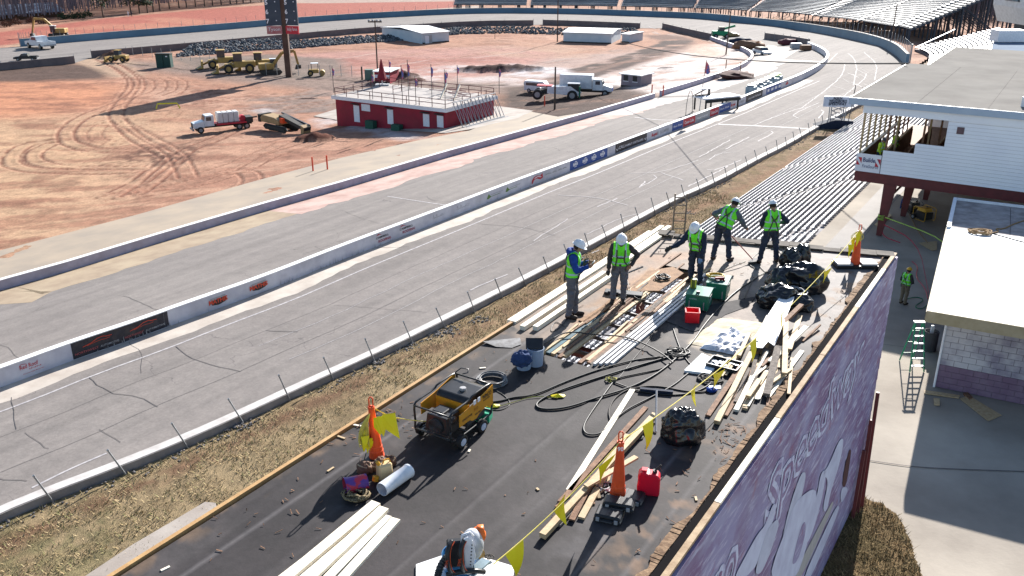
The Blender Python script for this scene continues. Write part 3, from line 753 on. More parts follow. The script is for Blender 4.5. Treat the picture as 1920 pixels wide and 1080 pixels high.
paint(np.clip((S2 - 30) / 15, 0, 1), (178, 142, 106), .55)
paint(np.clip((S2 - 30) / 15, 0, 1) * np.clip(1 - abs(dk - 2.6 + n3) / .8, 0, 1), (176, 122, 90), .6)
paint(np.clip((S2 - 30) / 15, 0, 1) * np.clip((n1 - .5) / .15, 0, 1), (150, 132, 86), .6)
Z = np.interp(X * EP[0] + Y * EP[1], TP, TZ) + .02 + (n1 - .5) * .12 + (n2 - .5) * .05
Z = np.where(T2 > .97, Z - .02, Z)
M_grass = painted('dry_grass', 3, 22, .95, 1.0, .04, k1=.72, k2=.55)
o = grid_mesh('grass_strip', X, Y, Z, col, M_grass); o['kind'] = 'structure'
rnd = np.random.RandomState(4); nT = 42000; b = MB(); vs = []; fs = []
for i in range(nT):
    s_ = 8 + 60 * rnd.rand() ** 1.6; tp_ = np.interp(s_, si, top); p_ = 20.6 + (tp_ - .15 - 20.6) * rnd.rand()
    x, y = BS.x * s_ + BP.x * p_, BS.y * s_ + BP.y * p_
    g_n = mnoise.noise(Vector((x * .7, y * .7, 0)))
    if g_n < -.12 and rnd.rand() < .8: continue
    z = zf(x, y); a = rnd.rand() * 6.28; l = .05 + .12 * rnd.rand(); w_ = .012 + .014 * rnd.rand(); dx, dy = math.cos(a), math.sin(a); k = len(vs)
    lean = .3 + rnd.rand() * 1.1
    vs += [(x - dy * w_, y + dx * w_, z), (x + dy * w_, y - dx * w_, z), (x + dx * l * lean, y + dy * l * lean, z + l)]; fs.append((k, k + 1, k + 2))
h = len(fs) * 2 // 3
b.v = vs; b.f = fs[:h]; o = b.build('grass_tufts', mat('straw', alb(226, 204, 160), alb(196, 170, 122), 2, .9, obj=False)); tag(o, 'short dry straw coloured grass on the strip beside the kerb', 'grass', kind='stuff')
b = MB(); b.v = vs; b.f = fs[h:]; o = b.build('grass_tufts', mat('dull_green_grass', alb(160, 160, 104), alb(178, 170, 120), 2, .9, obj=False)); tag(o, 'short dull green grass mixed into the dry strip', 'grass', kind='stuff')
# rubble at the kerb foot
b = MB(); rnd = random.Random(9); kk = offs(pl, -.35)
for i in range(1500):
    j = rnd.randrange(len(kk)); c_ = mnoise.noise(Vector((j * .02, 0, 5)))
    if c_ < .0: continue
    q = kk[j] + Vector((rnd.gauss(0, .16), rnd.gauss(0, .16), .03)); r_ = rnd.uniform(.02, .08); b.ell(q, (r_, r_, r_ * .6), 5, 3)
for (x, y) in ((455, 518 + 280), (820, 627), (843, 622), (762, 648), (712, 680), (1075, 500 - 20), (1290, 400), (900, 600)):
    q = G(x, y)
    for i in range(26):
        r_ = rnd.uniform(.03, .1); b.ell(q + Vector((rnd.gauss(0, .28), rnd.gauss(0, .28), .03)), (r_, r_, r_ * .6), 5, 3)
o = b.build('gravel_spill', mat('grey_gravel', alb(150, 146, 146), alb(110, 106, 106), 4, .9, obj=False)); tag(o, 'grey gravel spilt along the foot of the kerb', 'gravel', kind='stuff')
sheet('footpath', px([(160, 1085), (228, 1085), (330, 1020), (407, 955), (405, 947), (385, 945), (330, 978), (250, 1025)]), .1, M_conc)

# ---- concourse behind the stands
CZ = -.4
M_conc_c = mat('concourse_concrete', alb(216, 205, 190), alb(176, 166, 154), .22, .9, bmp=.35, bsc=6, obj=False, detail=10, dirt=.4, spec=.1)
def crs(name, L, m, off=0.0): return sheet(name, L, off, m, flat=CZ)
crs('concourse', [LB(-40, 10.88), LB(160, 10.88), LB(160, -70), LB(-40, -70)], M_conc_c, -.02)
b = MB(); b.wall([LB(-40, 10.78, CZ), LB(160, 10.78, CZ)], .1, -4, -.03); o = b.build('retaining_wall', M_conc); tag(o, kind='structure')
crs('walkway', [LB(20, 10.0), LB(110, 10.0), LB(110, 8.6), LB(20, 8.6)], mat('grey_walkway', alb(170, 164, 160), alb(148, 143, 140), .4, .85, obj=False, bmp=.3, bsc=9, dirt=.2), -.01)
# grass patch right of the building and joints
gp = [P(x, y, CZ) for x, y in ((1500, 1250), (1480, 1120), (1560, 1010), (1592, 930), (1606, 936), (1616, 934), (1634, 944), (1652, 946), (1660, 955), (1680, 968), (1693, 987), (1698, 1005), (1710, 1026), (1714, 1050), (1727, 1080), (1734, 1110), (1760, 1200))]
gx = np.linspace(min(p.x for p in gp), max(p.x for p in gp), 110); gy = np.linspace(min(p.y for p in gp), max(p.y for p in gp), 150)
X, Y = np.meshgrid(gx, gy); n1 = vnoise(X, Y, .8, 31); n2 = vnoise(X, Y, .2, 32); col = np.zeros(X.shape + (3,)); col[:] = C(166, 138, 98, .1)
paint(np.clip((n1 - .4) / .2, 0, 1), (118, 104, 66), .8); Z = CZ + .01 + n1 * .06 + n2 * .05
mk = inpoly(X, Y, gp)[:-1, :-1]; o = grid_mesh('grass_patch', X, Y, Z, col, M_grass, mk); o['kind'] = 'structure'
vs = []; fs = []; rnd = random.Random(12)
for i in range(16000):
    x = rnd.uniform(gx[0], gx[-1]); y = rnd.uniform(gy[0], gy[-1])
    if not inpoly(np.array([x]), np.array([y]), gp)[0]: continue
    z = CZ + .04; a = rnd.random() * 6.28; l = rnd.uniform(.05, .16); w_ = rnd.uniform(.008, .018); dx, dy = math.cos(a), math.sin(a); k = len(vs); le = rnd.uniform(.3, 1.6)
    vs += [(x - dy * w_, y + dx * w_, z), (x + dy * w_, y - dx * w_, z), (x + dx * l * le, y + dy * l * le, z + l)]; fs.append((k, k + 1, k + 2))
b = MB(); b.v = vs; b.f = fs; o = b.build('grass_tufts', mat('patch_straw', alb(196, 166, 118), alb(132, 116, 74), 3, .9, obj=False)); tag(o, 'rough dry grass in the patch at the foot of the painted wall', 'grass', kind='stuff')
def cjoint(pts, w_=.03, name='joint', m=None):
    L = smooth_line([P(x, y, CZ) for x, y in pts], 1); sheet(name, None, .004, m or M_crack, flat=CZ, strip=(offs(L, w_ / 2), offs(L, -w_ / 2)))
cjoint([(1610, 860), (1660, 868), (1720, 876), (1800, 880), (1920, 884)], .04)
cjoint([(1600, 640), (1680, 648), (1760, 660)], .02); cjoint([(1400, 505), (1500, 470), (1620, 480)], .03)

# ---- bleachers beside and under the building: rows of seats
NR = 22; P0, P1 = 21.4, 10.9; Z0, Z1 = -4.42, -.42
bt = thing('bleachers', 'terrace of white stadium seats stepping down from the walkway to the grass strip', 'bleachers', LB(24, 16, -2.5))
M_seat = mat('seat_white', (.56, .56, .58), (.38, .38, .40), 1.2, .6, dirt=.4, spec=.1)
M_riser = mat('riser_grey', (.17, .16, .17), (.12, .115, .12), 1.5, .8)
M_tread = mat('tread_grey', (.30, .29, .30), (.20, .19, .20), 1.0, .8, dirt=.4, spec=.05)
SA, SB = 16.0, 116.0
AIS = [(24, .0), (33.5, .8), (47, 1.6), (62, 2.2), (78, 2.8), (95, 3.4)]
for r in range(NR):
    f0 = r / NR; f1 = (r + 1) / NR; pa = P0 + (P1 - P0) * f0; pb = P0 + (P1 - P0) * f1; z = Z0 + (Z1 - Z0) * f0 + .03
    sA = SA; b = MB()
    b.wall([LB(sA, pb, z), LB(SB, pb, z)], pa - pb - .1, -.12, 0.0)
    b.build('tread', M_tread, bt, world=True)
    b = MB(); b.wall([LB(sA, pa - .1, z - .22), LB(SB, pa - .1, z - .22)], .1, 0, .2); b.build('riser', M_riser, bt, world=True)
    st = MB(); s_ = sA + .3; dz = .44 if True else 0
    tip = []
    while s_ < SB:
        gap = any(abs(s_ - (a + f0 * 3 + (r % 7 == 3) * .0)) < .55 for a, _ in AIS)
        if not gap:
            big_ = s_ < 60
            c_ = LB(s_, pa - .24, z + .16)
            st.box(c_, (.25, .32, .03), rz=-AZB)
            c2 = LB(s_, pa - .37, z + .27); st.box(c2, (.035, .32, .26), rz=-AZB, ry=.25)
            if big_: st.box(LB(s_, pa - .24, z + .07), (.05, .05, .15), rz=-AZB)
        s_ += .46
    o = st.build('seat_row', M_seat, bt, world=True); o['kind'] = 'stuff'
# ============================================================ BUILDINGS NEAR BY
RB = -AZB
M_wood = mat('new_lumber', alb(236, 210, 168), alb(214, 180, 134), 9, .7, aniso=(1, 1, 1), bmp=.2, bsc=60)
M_woodp = mat('pale_lumber', (.80, .74, .62), (.70, .62, .48), 7, .7, bmp=.2, bsc=60)
M_woodb = mat('old_brown_lumber', alb(176, 134, 104), alb(128, 92, 70), 8, .8, bmp=.4, bsc=50)
M_woodg = mat('weathered_lumber', alb(150, 138, 128), alb(98, 88, 82), 9, .85, bmp=.4, bsc=50)
M_red = mat('oxide_red_steel', (.15, .035, .035), (.11, .03, .03), 3, .6)
# --- main building with the open roof
SR0, SR1a, SR1b, PL, PR = 2.0, 22.1, 23.75, 9.42, 3.22
bd = thing('grandstand_building', 'flat roofed building with dark membrane roof under repair and mural on its side wall', 'building', LB(12, 6, CZ))
gs = np.linspace(SR0, 23.8, 330); gp_ = np.linspace(PR + .2, PL - .12, 96)
S2, Pg = np.meshgrid(gs, gp_); lim = SR1a + (SR1b - SR1a) * (PL - Pg) / (PL - PR)
S2 = np.minimum(S2, lim)
X = BS.x * S2 + BP.x * Pg; Y = BS.y * S2 + BP.y * Pg
n1 = vnoise(X, Y, 1.6, 41); n2 = vnoise(X, Y, .35, 42); n3 = vnoise(S2 * .25, Pg, .5, 43); n4 = vnoise(X, Y, 4, 44)
col = np.zeros(X.shape + (3,)); col[:] = C(56, 52, 54)
def rp(pts, c, soft=.15, a=1.0, nz=None, lo=.35, hi=.6):
    m_ = polymask(X, Y, [P(x, y, RZ) for x, y in pts], soft)
    if nz is not None: m_ = m_ * np.clip((nz - lo) / (hi - lo), 0, 1)
    paint(m_, c, a)
paint(np.clip((n1 - .45) / .2, 0, 1), (72, 67, 69), .7)
paint(np.clip((n3 - .55) / .15, 0, 1), (92, 87, 88), .45)
# brown exposed deck at the far end, paler felt on the right with sun glare painted in
rp([(955, 600), (1245, 430), (1560, 465), (1500, 520), (1440, 640), (1370, 640), (1290, 640), (1250, 560), (1180, 560), (1060, 640), (1020, 640)], (160, 140, 124), .12, .95)
rp([(1240, 432), (1700, 478), (1640, 560), (1560, 640), (1470, 640), (1440, 590), (1350, 480)], (158, 148, 140), .25, .9)
rp([(1290, 480), (1400, 470), (1480, 500), (1440, 560), (1370, 560)], (178, 156, 136), .3, .8, n1, .3, .5)
rp([(1200, 480), (1300, 470), (1270, 520), (1150, 560), (1120, 545)], (170, 128, 96), .15, .8, n1, .35, .5)
rp([(1270, 520), (1220, 500), (1170, 540), (1190, 555)], (176, 130, 88), .06, .9)
rp([(1075, 590), (1150, 540), (1200, 530), (1130, 600), (1060, 640)], (168, 128, 92), .1, .8, n2, .35, .5)
rp([(1300, 610), (1345, 590), (1440, 610), (1400, 650), (1360, 680), (1290, 645)], (208, 190, 164), .06, .9)
rp([(1345, 640), (1420, 600), (1440, 620), (1370, 680)], (230, 216, 190), .1, .8, n1, .35, .5)
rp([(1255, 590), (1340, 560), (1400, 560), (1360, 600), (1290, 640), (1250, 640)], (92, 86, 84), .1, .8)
rp([(1040, 600), (950, 610), (970, 640), (1020, 640)], (150, 130, 112), .1, .7, n2, .35, .5)
paint(np.clip((S2 - 14) / 6, 0, 1) * np.clip((6.4 - Pg) / 1.5, 0, 1), (140, 134, 132), .75)  # grazing sun glare painted as paler membrane towards the far right
paint(np.clip((n2 - .55) / .1, 0, 1) * np.clip((S2 - 12) / 6, 0, 1), (120, 106, 96), .4)
for pj in (8.62, 7.72, 6.35, 5.55, 4.35, 3.78):   # lap seams of the membrane
    d_ = np.abs(Pg - pj + (n4 - .5) * .03); paint(np.clip(1 - d_ / .035, 0, 1) * (S2 < 15 + pj * .1), (124, 120, 122), .55); paint(np.clip(1 - abs(d_ - .06) / .04, 0, 1) * (S2 < 15), (62, 58, 62), .4)
paint(np.clip(1 - abs(Pg - 4.6) / .5, 0, 1) * np.clip((n2 - .45) / .15, 0, 1) * (S2 < 14), (116, 112, 114), .4)
paint(np.clip(1 - abs(Pg - 3.8) / .7, 0, 1) * np.clip((n2 - .56) / .08, 0, 1), (150, 116, 88), .7)
paint(np.clip(1 - abs(Pg - 9.25) / .25, 0, 1) * np.clip((n2 - .46) / .12, 0, 1), (134, 108, 84), .7)
Z = RZ + (n1 - .5) * .03 - CZ; Z = np.where(abs(Pg - 6.35) < .03, Z + .012, Z)
HO = (14.2, 18.55, 7.29, 7.62)
HB = (13.62, 19.7, 6.96, 8.04)   # area laid open to the deck boards
keep = ~((S2 > HB[0]) & (S2 < HB[1]) & (Pg > HB[2]) & (Pg < HB[3]))[:-1, :-1]
M_roof = painted('roof_membrane', 2.2, 9, .75, .15, .01, spec=.2, k1=.82, k2=.92)
o0 = LB(12, 6, CZ)
o = grid_mesh('roof_deck', X - o0.x, Y - o0.y, Z, col, M_roof, keep, parent=bd)
b = MB()   # deck edge thickness and soffit, open where the joists show
def lbox(b, s0, s1, p0, p1, z0, z1, skew=None):
    vs = []
    for z in (z0, z1):
        for s_, p_ in ((s0, p0), (s1, p0), (s1, p1), (s0, p1)):
            vs.append(LB(s_, p_, z))
    b.add(vs, [(0, 1, 2, 3), (4, 7, 6, 5), (0, 4, 5, 1), (1, 5, 6, 2), (2, 6, 7, 3), (3, 7, 4, 0)])
for s0, s1, p0, p1 in ((SR0, 22.0, PR + .05, 6.95), (SR0, 22.0, 8.05, PL - .05), (SR0, 13.6, 6.95, 8.05), (19.72, 22.0, 6.95, 8.05)): lbox(b, s0, s1, p0, p1, RZ - .25, RZ - .06)
b.build('roof_slab', mat('slab_brown', (.12, .09, .07), None, 3, .9), bd, world=True)
# steel joists showing through the slot
for k in range(6):
    s_ = 14.4 + k * .78; b = MB(); b.bar(LB(s_, 6.9, RZ - .16), LB(s_, 8.1, RZ - .12), .04, .07); b.build('joist', M_dsteel, bd, world=True)
for k, p_ in enumerate((7.36, 7.52)):
    b = MB(); b.bar(LB(13.6, p_, RZ - .3), LB(19.7, p_, RZ - .3), .02, .05); b.build('joist', M_dsteel, bd, world=True)
# deck boards still in place each side of the slot
k = 0; random.seed(21)
for p_, ws in ((8.0, 1), (7.9, 2), (7.81, 3), (7.72, 1), (7.65, 2), (7.26, 1), (7.18, 2), (7.10, 1), (7.02, 3)):
    s0 = 13.7 + random.uniform(0, .25); s1 = (18.7 if p_ > 7.5 else 19.4) + random.uniform(-.3, .3)
    if k == 0: s0, s1 = 13.8, 16.2
    m_ = mat('teal_board', (.02, .10, .14), (.03, .07, .09), 5, .7) if k == 0 else (M_woodg, M_woodb, M_wood, M_woodg)[ws]
    b = MB(); b.bar(LB(s0, p_, RZ - .035), LB(s1, p_, RZ - .035 + random.uniform(-.01, .02)),   .086, .05); b.build('deck_board', m_, bd, world=True); k += 1
for k in range(34):
    a_ = random.uniform(14, 18.5); p_ = random.choice([7.68, 7.74, 7.8, 7.86, 7.95, 8.0, 8.1, 7.05, 7.2, 7.13, 6.99, 7.24]); b = MB()
    b.bar(LB(a_, p_, RZ), LB(a_ + random.uniform(.8, 2.6), p_ + random.uniform(-.06, .06), RZ + random.uniform(0, .03)), .05, .03); b.build('deck_board', random.choice([M_woodb, M_woodg, M_wood]), bd, world=True)
b = MB(); b.bar(LB(13.6, 8.09, RZ - .02), LB(19.6, 8.09, RZ - .02), .06, .08); b.build('deck_board', M_wood, bd, world=True)
# left edge: yellow fascia board and torn plywood
b = MB(); b.bar(LB(SR0, PL - .04, RZ - .04), LB(14.6, PL - .04, RZ - .04), .07, .16); b.build('fascia_board', mat('yellow_fascia', alb(222, 180, 122), alb(196, 150, 98), 3, .7, bmp=.2, bsc=30), bd, world=True)
b = MB(); b.bar(LB(14.62, PL - .02, RZ - .02), LB(22.0, PL + .02, RZ - .02), .22, .14); b.build('fascia_board', M_woodp, bd, world=True)
b = MB(); b.bar(LB(22.05, PL, RZ - .08), LB(23.7, PR + .1, RZ - .08), .05, .2); b.build('fascia_board', M_woodg, bd, world=True)
b = MB(); rnd = random.Random(2)
pts = []
for i in range(15): pts.append((22.0 + 1.68 * i / 14 , 9.2 - 5.9 * i / 14))
for (s0, p0), (s1, p1) in zip(pts[:-1], pts[1:]):
    h = .03 + rnd.uniform(0, .07); b.bar(LB(s0 - .1, p0, RZ + h), LB(s1 - .1, p1, RZ + h), .28 + rnd.uniform(0, .15), .02)
b.build('loose_felt', mat('felt_flap', alb(120, 112, 104), alb(80, 72, 66), 3, .9), bd, world=True)
# right edge: broken plywood strip, black slot, pale top plank, mural wall
b = MB(); rnd = random.Random(8); s_ = SR0
while s_ < 23.5:
    l = rnd.uniform(.04, .14); w0 = wl if s_ > SR0 else .08; wl = max(.03, min(.15, w0 + rnd.gauss(0, .025))); h = .022 + .01 * math.sin(s_ * 9); a_ = PR + .275
    vs = [LB(s_, a_, RZ + .01), LB(s_ + l, a_, RZ + .01), LB(s_ + l, a_ + wl, RZ + .01), LB(s_, a_ + w0, RZ + .01)]
    b.add(vs + [q + UP * h for q in vs], [(4, 5, 6, 7), (3, 2, 6, 7), (0, 1, 5, 4)]); s_ += l
b.build('broken_edging', mat('broken_plywood', alb(184, 152, 120), alb(122, 94, 72), 7, .95, bmp=.8, bsc=20), bd, world=True)
b = MB(); b.bar(LB(SR0, PR + .21, RZ + .005), LB(23.4, PR + .21, RZ + .005), .11, .02); b.build('cable', mat('black_gap', (.012, .011, .012), None, 5, .95, spec=.02), bd, world=True)  # flat black bar painted in for the dark slot, not a cable
b = MB(); rnd = random.Random(18); s_ = SR0
k = 0
while s_ < 23.7:
    l = 2.9 if s_ + 2.9 < 23.7 else 23.72 - s_
    b = MB(); b.bar(LB(s_, PR + .08, RZ + .05), LB(s_ + l - .02, PR + .08, RZ + .05 + rnd.uniform(-.01, .01)), .095, .05); b.build('top_plank', mat('dirty_plank', alb(214, 186, 150), alb(170, 138, 104), 4, .8, bmp=.3, bsc=20) if k % 3 else M_woodp, bd, world=True); s_ += l; k += 1
WZ0 = CZ - .2
# mural wall: purple and white boards
m, t, bs = nodes('mural_paint'); MC['mural'] = m
vo = pos_vec(t, scale=(1, 1, .25)); v = pos_vec(t); vs_ = pos_vec(t, scale=(1, 1, 6))
c0 = mixc(t, noise_fac(t, v, .8, 7, .4, .6), (.16, .09, .20), (.24, .22, .38))
c0 = mixc(t, noise_fac(t, vs_, 1.6, 7, .52, .66), c0, (.40, .39, .53))
c0 = mixc(t, mth(t, 'MULTIPLY', noise_fac(t, v, 1.7, 6, .60, .72), .7), c0, (.24, .05, .09))
c0 = mixc(t, mth(t, 'MULTIPLY', noise_fac(t, vs_, .6, 6, .45, .7), .5), c0, (.31, .32, .45))
t.links.new(c0, bs.inputs['Base Color']); bs.inputs['Roughness'].default_value = .7
bump(t, bs, noise_fac(t, vs_, 6, 4, .3, .7), .4, .01)
HW = RZ - .02 - WZ0; nb = 24
for k in range(nb):   # lap boards
    z0 = WZ0 + HW * k / nb; b = MB(); lbox(b, SR0, 23.7, PR - .0, PR + .12, z0, z0 + HW / nb - .008)
    b.v[0] = tuple(LB(SR0, PR - .012, z0)); b.v[1] = tuple(LB(23.7, PR - .012, z0))
    b.build('wall_board', MC['mural'], bd, world=True)
b = MB(); lbox(b, SR0, 23.7, PR + .125, PR + .2, WZ0, RZ - .08); b.build('wall_backing', M_woodg, bd, world=True)
M_gh = mat('ghost_white', (.46, .50, .62), (.36, .38, .50), 2.2, .7, obj=False, detail=7)
M_gh2 = mat('flaking_white', (.50, .54, .68), (.40, .42, .56), 2.0, .7, obj=False, detail=7)
M_gh3 = mat('outline_white', (.50, .53, .68), (.32, .30, .46), 3, .7, obj=False, detail=7, lo=.45, hi=.6)
sd = BS; off_ = .016
def mtext(s0, s1, z, body, size, m, bold=0, o=off_, shear=0):
    return letters('lettering', body, LB(s0, PR, z), sd, UP, size, m, bd, o, fit=s1 - s0, bold=bold, shear=shear)
# outlined letters: white body with a purple inside
M_in = mat('letter_inner', (.20, .12, .22), (.28, .24, .38), 2, .8, obj=False, detail=7)
for (s0, s1, w_) in ((5.2, 11.8, 'Wilkesboro'), (13.15, 20.6, 'Speedway')):
    mtext(s0, s1, 5.28, w_, 1.6, M_gh3, bold=.05); mtext(s0 + .12, s1 - .12, 5.28, w_, 1.6, M_in, bold=-.012, o=off_ + .006)
def mpoly(pts, m, o=off_ + .008, name='painted_shape'):
    """pts are (s, z) on the wall"""
    for _ in range(2): pts = [tuple(a * (1 - f) + c * f for a, c in zip(pts[i], pts[(i + 1) % len(pts)])) for i in range(len(pts)) for f in (.22, .78)]
    b = MB(); n = -BP; vs = [LB(s_, PR, z) + n * o for s_, z in pts]; b.add(vs, [tuple(range(len(vs)))]); me_ = b.build(name, m, bd, world=True)
    bm = bmesh.new(); bm.from_mesh(me_.data); bmesh.ops.triangulate(bm, faces=bm.faces); bm.to_mesh(me_.data); bm.free(); return me_
def wq(x, y):
    """point on the mural plane seen at a pixel -> (s, z)"""
    d = Vector(ray(x, y)); n = BP; t_ = PR / d.dot(n); q = d * t_; return (q.dot(BS), q.z + CAMZ)
def mq(pts, m, o=off_ + .008, name='painted_shape'): return mpoly([wq(x, y) for x, y in pts], m, o, name)
mq([(1540, 888), (1552, 872), (1570, 828), (1578, 820), (1580, 830), (1572, 870), (1556, 920), (1548, 960), (1540, 955), (1552, 900)], M_gh2)
mq([(1537, 885), (1548, 880), (1540, 930), (1526, 985), (1512, 1020), (1506, 1010), (1528, 940)], M_gh2)
mq([(1478, 950), (1500, 885), (1510, 885), (1504, 920), (1478, 1010), (1466, 1040), (1462, 1020)], M_gh, off_ + .006)
mq([(1468, 1000), (1488, 940), (1520, 915), (1530, 922), (1526, 960), (1506, 1040), (1490, 1085), (1440, 1085), (1452, 1040)], M_gh2, off_ + .010)
mq([(1488, 1030), (1500, 985), (1508, 975), (1508, 1000), (1494, 1050), (1482, 1060)], MC['mural'], off_ + .014)
mq([(1432, 985), (1446, 945), (1453, 943), (1450, 970), (1424, 1030), (1416, 1060), (1392, 1085), (1372, 1085), (1396, 1040), (1418, 1000)], M_gh2, off_ + .009)
mq([(1436, 990), (1456, 970), (1458, 985), (1440, 1040), (1424, 1075), (1412, 1075), (1424, 1030)], M_gh, off_ + .012)
mq([(1500, 1090), (1560, 960), (1570, 945), (1572, 955), (1516, 1090)], M_gh2, off_ + .012, 'painted_stripe')
mq([(1480, 1090), (1550, 955), (1562, 935), (1556, 960), (1498, 1090)], M_gryp, off_ + .006, 'painted_stripe')
mq([(1577, 912), (1583, 870), (1592, 840), (1595, 846), (1585, 912)], mat('dark_maroon', (.06, .015, .02), None, 3, .7), off_ + .006)
mq([(1574, 930), (1577, 914), (1586, 912), (1588, 920), (1576, 945)], M_gh2, off_ + .006)
for k, (x0, y0) in enumerate(((1540, 890), (1590, 800), (1560, 905))): pass
# red posts leaning on the far end of the wall
for k, (s_, tp) in enumerate(((22.9, 1.8), (23.25, 2.6), (23.6, 3.3))):
    b = MB(); b.bar(LB(s_ - .15, PR - .12 - .05 * k, CZ - .1), LB(s_, PR - .10, tp), .09, .09, up=sd); b.build('steel_post', M_red, bd, world=True)
# support columns and beams on the stand side
for s_ in (4, 9.5, 15, 20.5):
    b = MB(); b.bar(LB(s_, 9.0, -1.6), LB(s_, 9.0, RZ - .36), .18, .18, up=sd); b.build('column', M_red, bd, world=True)
    b = MB(); b.bar(LB(s_, PR + .25, RZ - .36 - .1), LB(s_, PL - .2, RZ - .36 - .1), .15, .2); b.build('roof_beam', M_red, bd, world=True)
# --- debris scattered on the roof
b = MB(); rnd = random.Random(31)
def chips(cx, cy, n, sx, sy, l0, l1):
    for i in range(int(n * .75)):
        q = Rf(cx + rnd.gauss(0, sx), cy + rnd.gauss(0, sy)); a = rnd.random() * 3.14; l = rnd.uniform(l0, l1) * .75
        s_, p_ = sp(q)
        if not (PR + .4 < p_ < PL - .15 and s_ < 22): continue
        b.bar(q + UP * .012, q + Vector((math.cos(a) * l, math.sin(a) * l, .014 + rnd.uniform(0, .02))), rnd.uniform(.005, .018), .006)
chips(1380, 822, 90, 26, 14, .04, .22); chips(1330, 860, 40, 60, 40, .03, .15); chips(1270, 950, 40, 90, 60, .03, .14); chips(1460, 690, 60, 30, 16, .05, .25); chips(800, 960, 30, 160, 60, .02, .1)
chips(650, 800, 50, 50, 40, .03, .16); chips(720, 780, 40, 40, 16, .03, .12); chips(500, 980, 30, 80, 40, .03, .15); chips(1200, 560, 90, 80, 40, .05, .25); chips(1400, 500, 40, 120, 20, .04, .2); chips(1560, 560, 60, 60, 40, .03, .16); chips(870, 700, 30, 80, 30, .02, .12)
o = b.build('wood_debris', M_woodb); tag(o, 'scattered brown splinters and wood chips on the dark roof', 'debris', kind='stuff')

# --- white roofed block building on the right
wb = thing('block_building', 'low painted masonry building with bright white flat roof beside the green stepladder', 'building', P(1768, 560, CZ))
WR = R(28); wd = Vector((math.sin(WR), math.cos(WR), 0)); wr = Vector((math.cos(WR), -math.sin(WR), 0))
W0 = Vector((14.24, 27.77, 0)); LEN = 15.6; WID = 9.0; ZT = 3.1
def WB(u, v, z): q = W0 + wd * u + wr * v; return Vector((q.x, q.y, z))
def wbox(b, u0, u1, v0, v1, z0, z1):
    vs = [WB(u, v, z) for z in (z0, z1) for u, v in ((u0, v0), (u1, v0), (u1, v1), (u0, v1))]
    b.add(vs, [(0, 1, 2, 3), (4, 7, 6, 5), (0, 4, 5, 1), (1, 5, 6, 2), (2, 6, 7, 3), (3, 7, 4, 0)])
M_snow = mat('white_membrane', (.80, .80, .78), (.72, .72, .70), .6, .6, obj=False)
b = MB(); wbox(b, 0.02, 10.5, .03, WID, ZT - .05, ZT); b.build('roof_membrane', M_snow, wb, world=True)
M_ply = mat('grey_plywood', alb(205, 198, 196), alb(160, 150, 150), 1.6, .8, obj=False, detail=8, dirt=.35)
for i in range(4):
    for j in range(3):
        b = MB(); wbox(b, 10.52 + i * 1.25, 10.5 + (i + 1) * 1.25, .05 + j * 2.44, .03 + (j + 1) * 2.44, ZT - .05, ZT - .005); b.build('roof_panel', M_ply, wb, world=True)
b = MB(); wbox(b, 10.4, 15.5, .0, .16, ZT - .02, ZT + .1); b.build('edge_trim', M_whp, wb, world=True)
b = MB(); wbox(b, 15.5, 15.62, .0, WID, ZT - .02, ZT + .1); b.build('edge_trim', M_whp, wb, world=True)
b = MB(); wbox(b, -.03, .02, 0, WID, ZT - .42, ZT - .004); b.build('fascia', mat('bare_fascia', alb(214, 200, 168), alb(190, 176, 140), 2, .7), wb, world=True)
b = MB(); wbox(b, 0.02, 15.6, -.02, .03, ZT - .42, ZT - .06); b.build('fascia', mat('edge_lumber', alb(200, 186, 158), None, 2, .7), wb, world=True)
b = MB(); wbox(b, .03, 15.5, .06, WID - .02, ZT - .3, ZT - .06); b.build('roof_frame', M_woodg, wb, world=True)
# block walls: courses of blocks recessed joints
M_blkw = mat('white_block', (.50, .49, .52), (.24, .22, .28), .9, .8, obj=False, detail=8, bmp=.3, bsc=14, lo=.4, hi=.62)
M_blkp2 = mat('purple_block', (.16, .10, .16), (.21, .15, .21), 1.2, .8, obj=False, bmp=.3, bsc=14)
u0w, v0w = 1.55, .72
b = MB(); wbox(b, u0w + .03, 15.2, v0w + .03, WID - .2, CZ, ZT - .31); b.build('mortar', mat('mortar', (.16, .13, .15), None, 2, .9), wb, world=True)
bw, bh = .46, .232; z = CZ; r = 0
while z + bh < ZT - .3:
    k = -1 if r % 2 else 0
    m_ = M_blkp2 if r < 4 else M_blkw
    v = v0w - (bw / 2 if r % 2 else 0)
    while v < 5.2:
        a_ = max(v, v0w); b = MB(); wbox(b, u0w - .012, u0w + .029, a_, v + bw - .014, z + .006, z + bh - .006); b.build('block', m_ if not (r > 10 and random.random() < .4) else M_blkp2, wb, world=True); v += bw
    u = u0w + .03
    b = MB()
    while u < 14.8: wbox(b, u, min(u + bw - .014, 15.1), v0w - .012, v0w + .029, z + .006, z + bh - .006); u += bw
    o = b.build('block_course', m_, wb, world=True)
    z += bh; r += 1
b = MB(); b.cyl(WB(u0w - .05, v0w - .04, CZ), WB(u0w - .05, v0w - .04, ZT - .45), .04, n=8); b.build('downpipe', M_whp, wb, world=True)
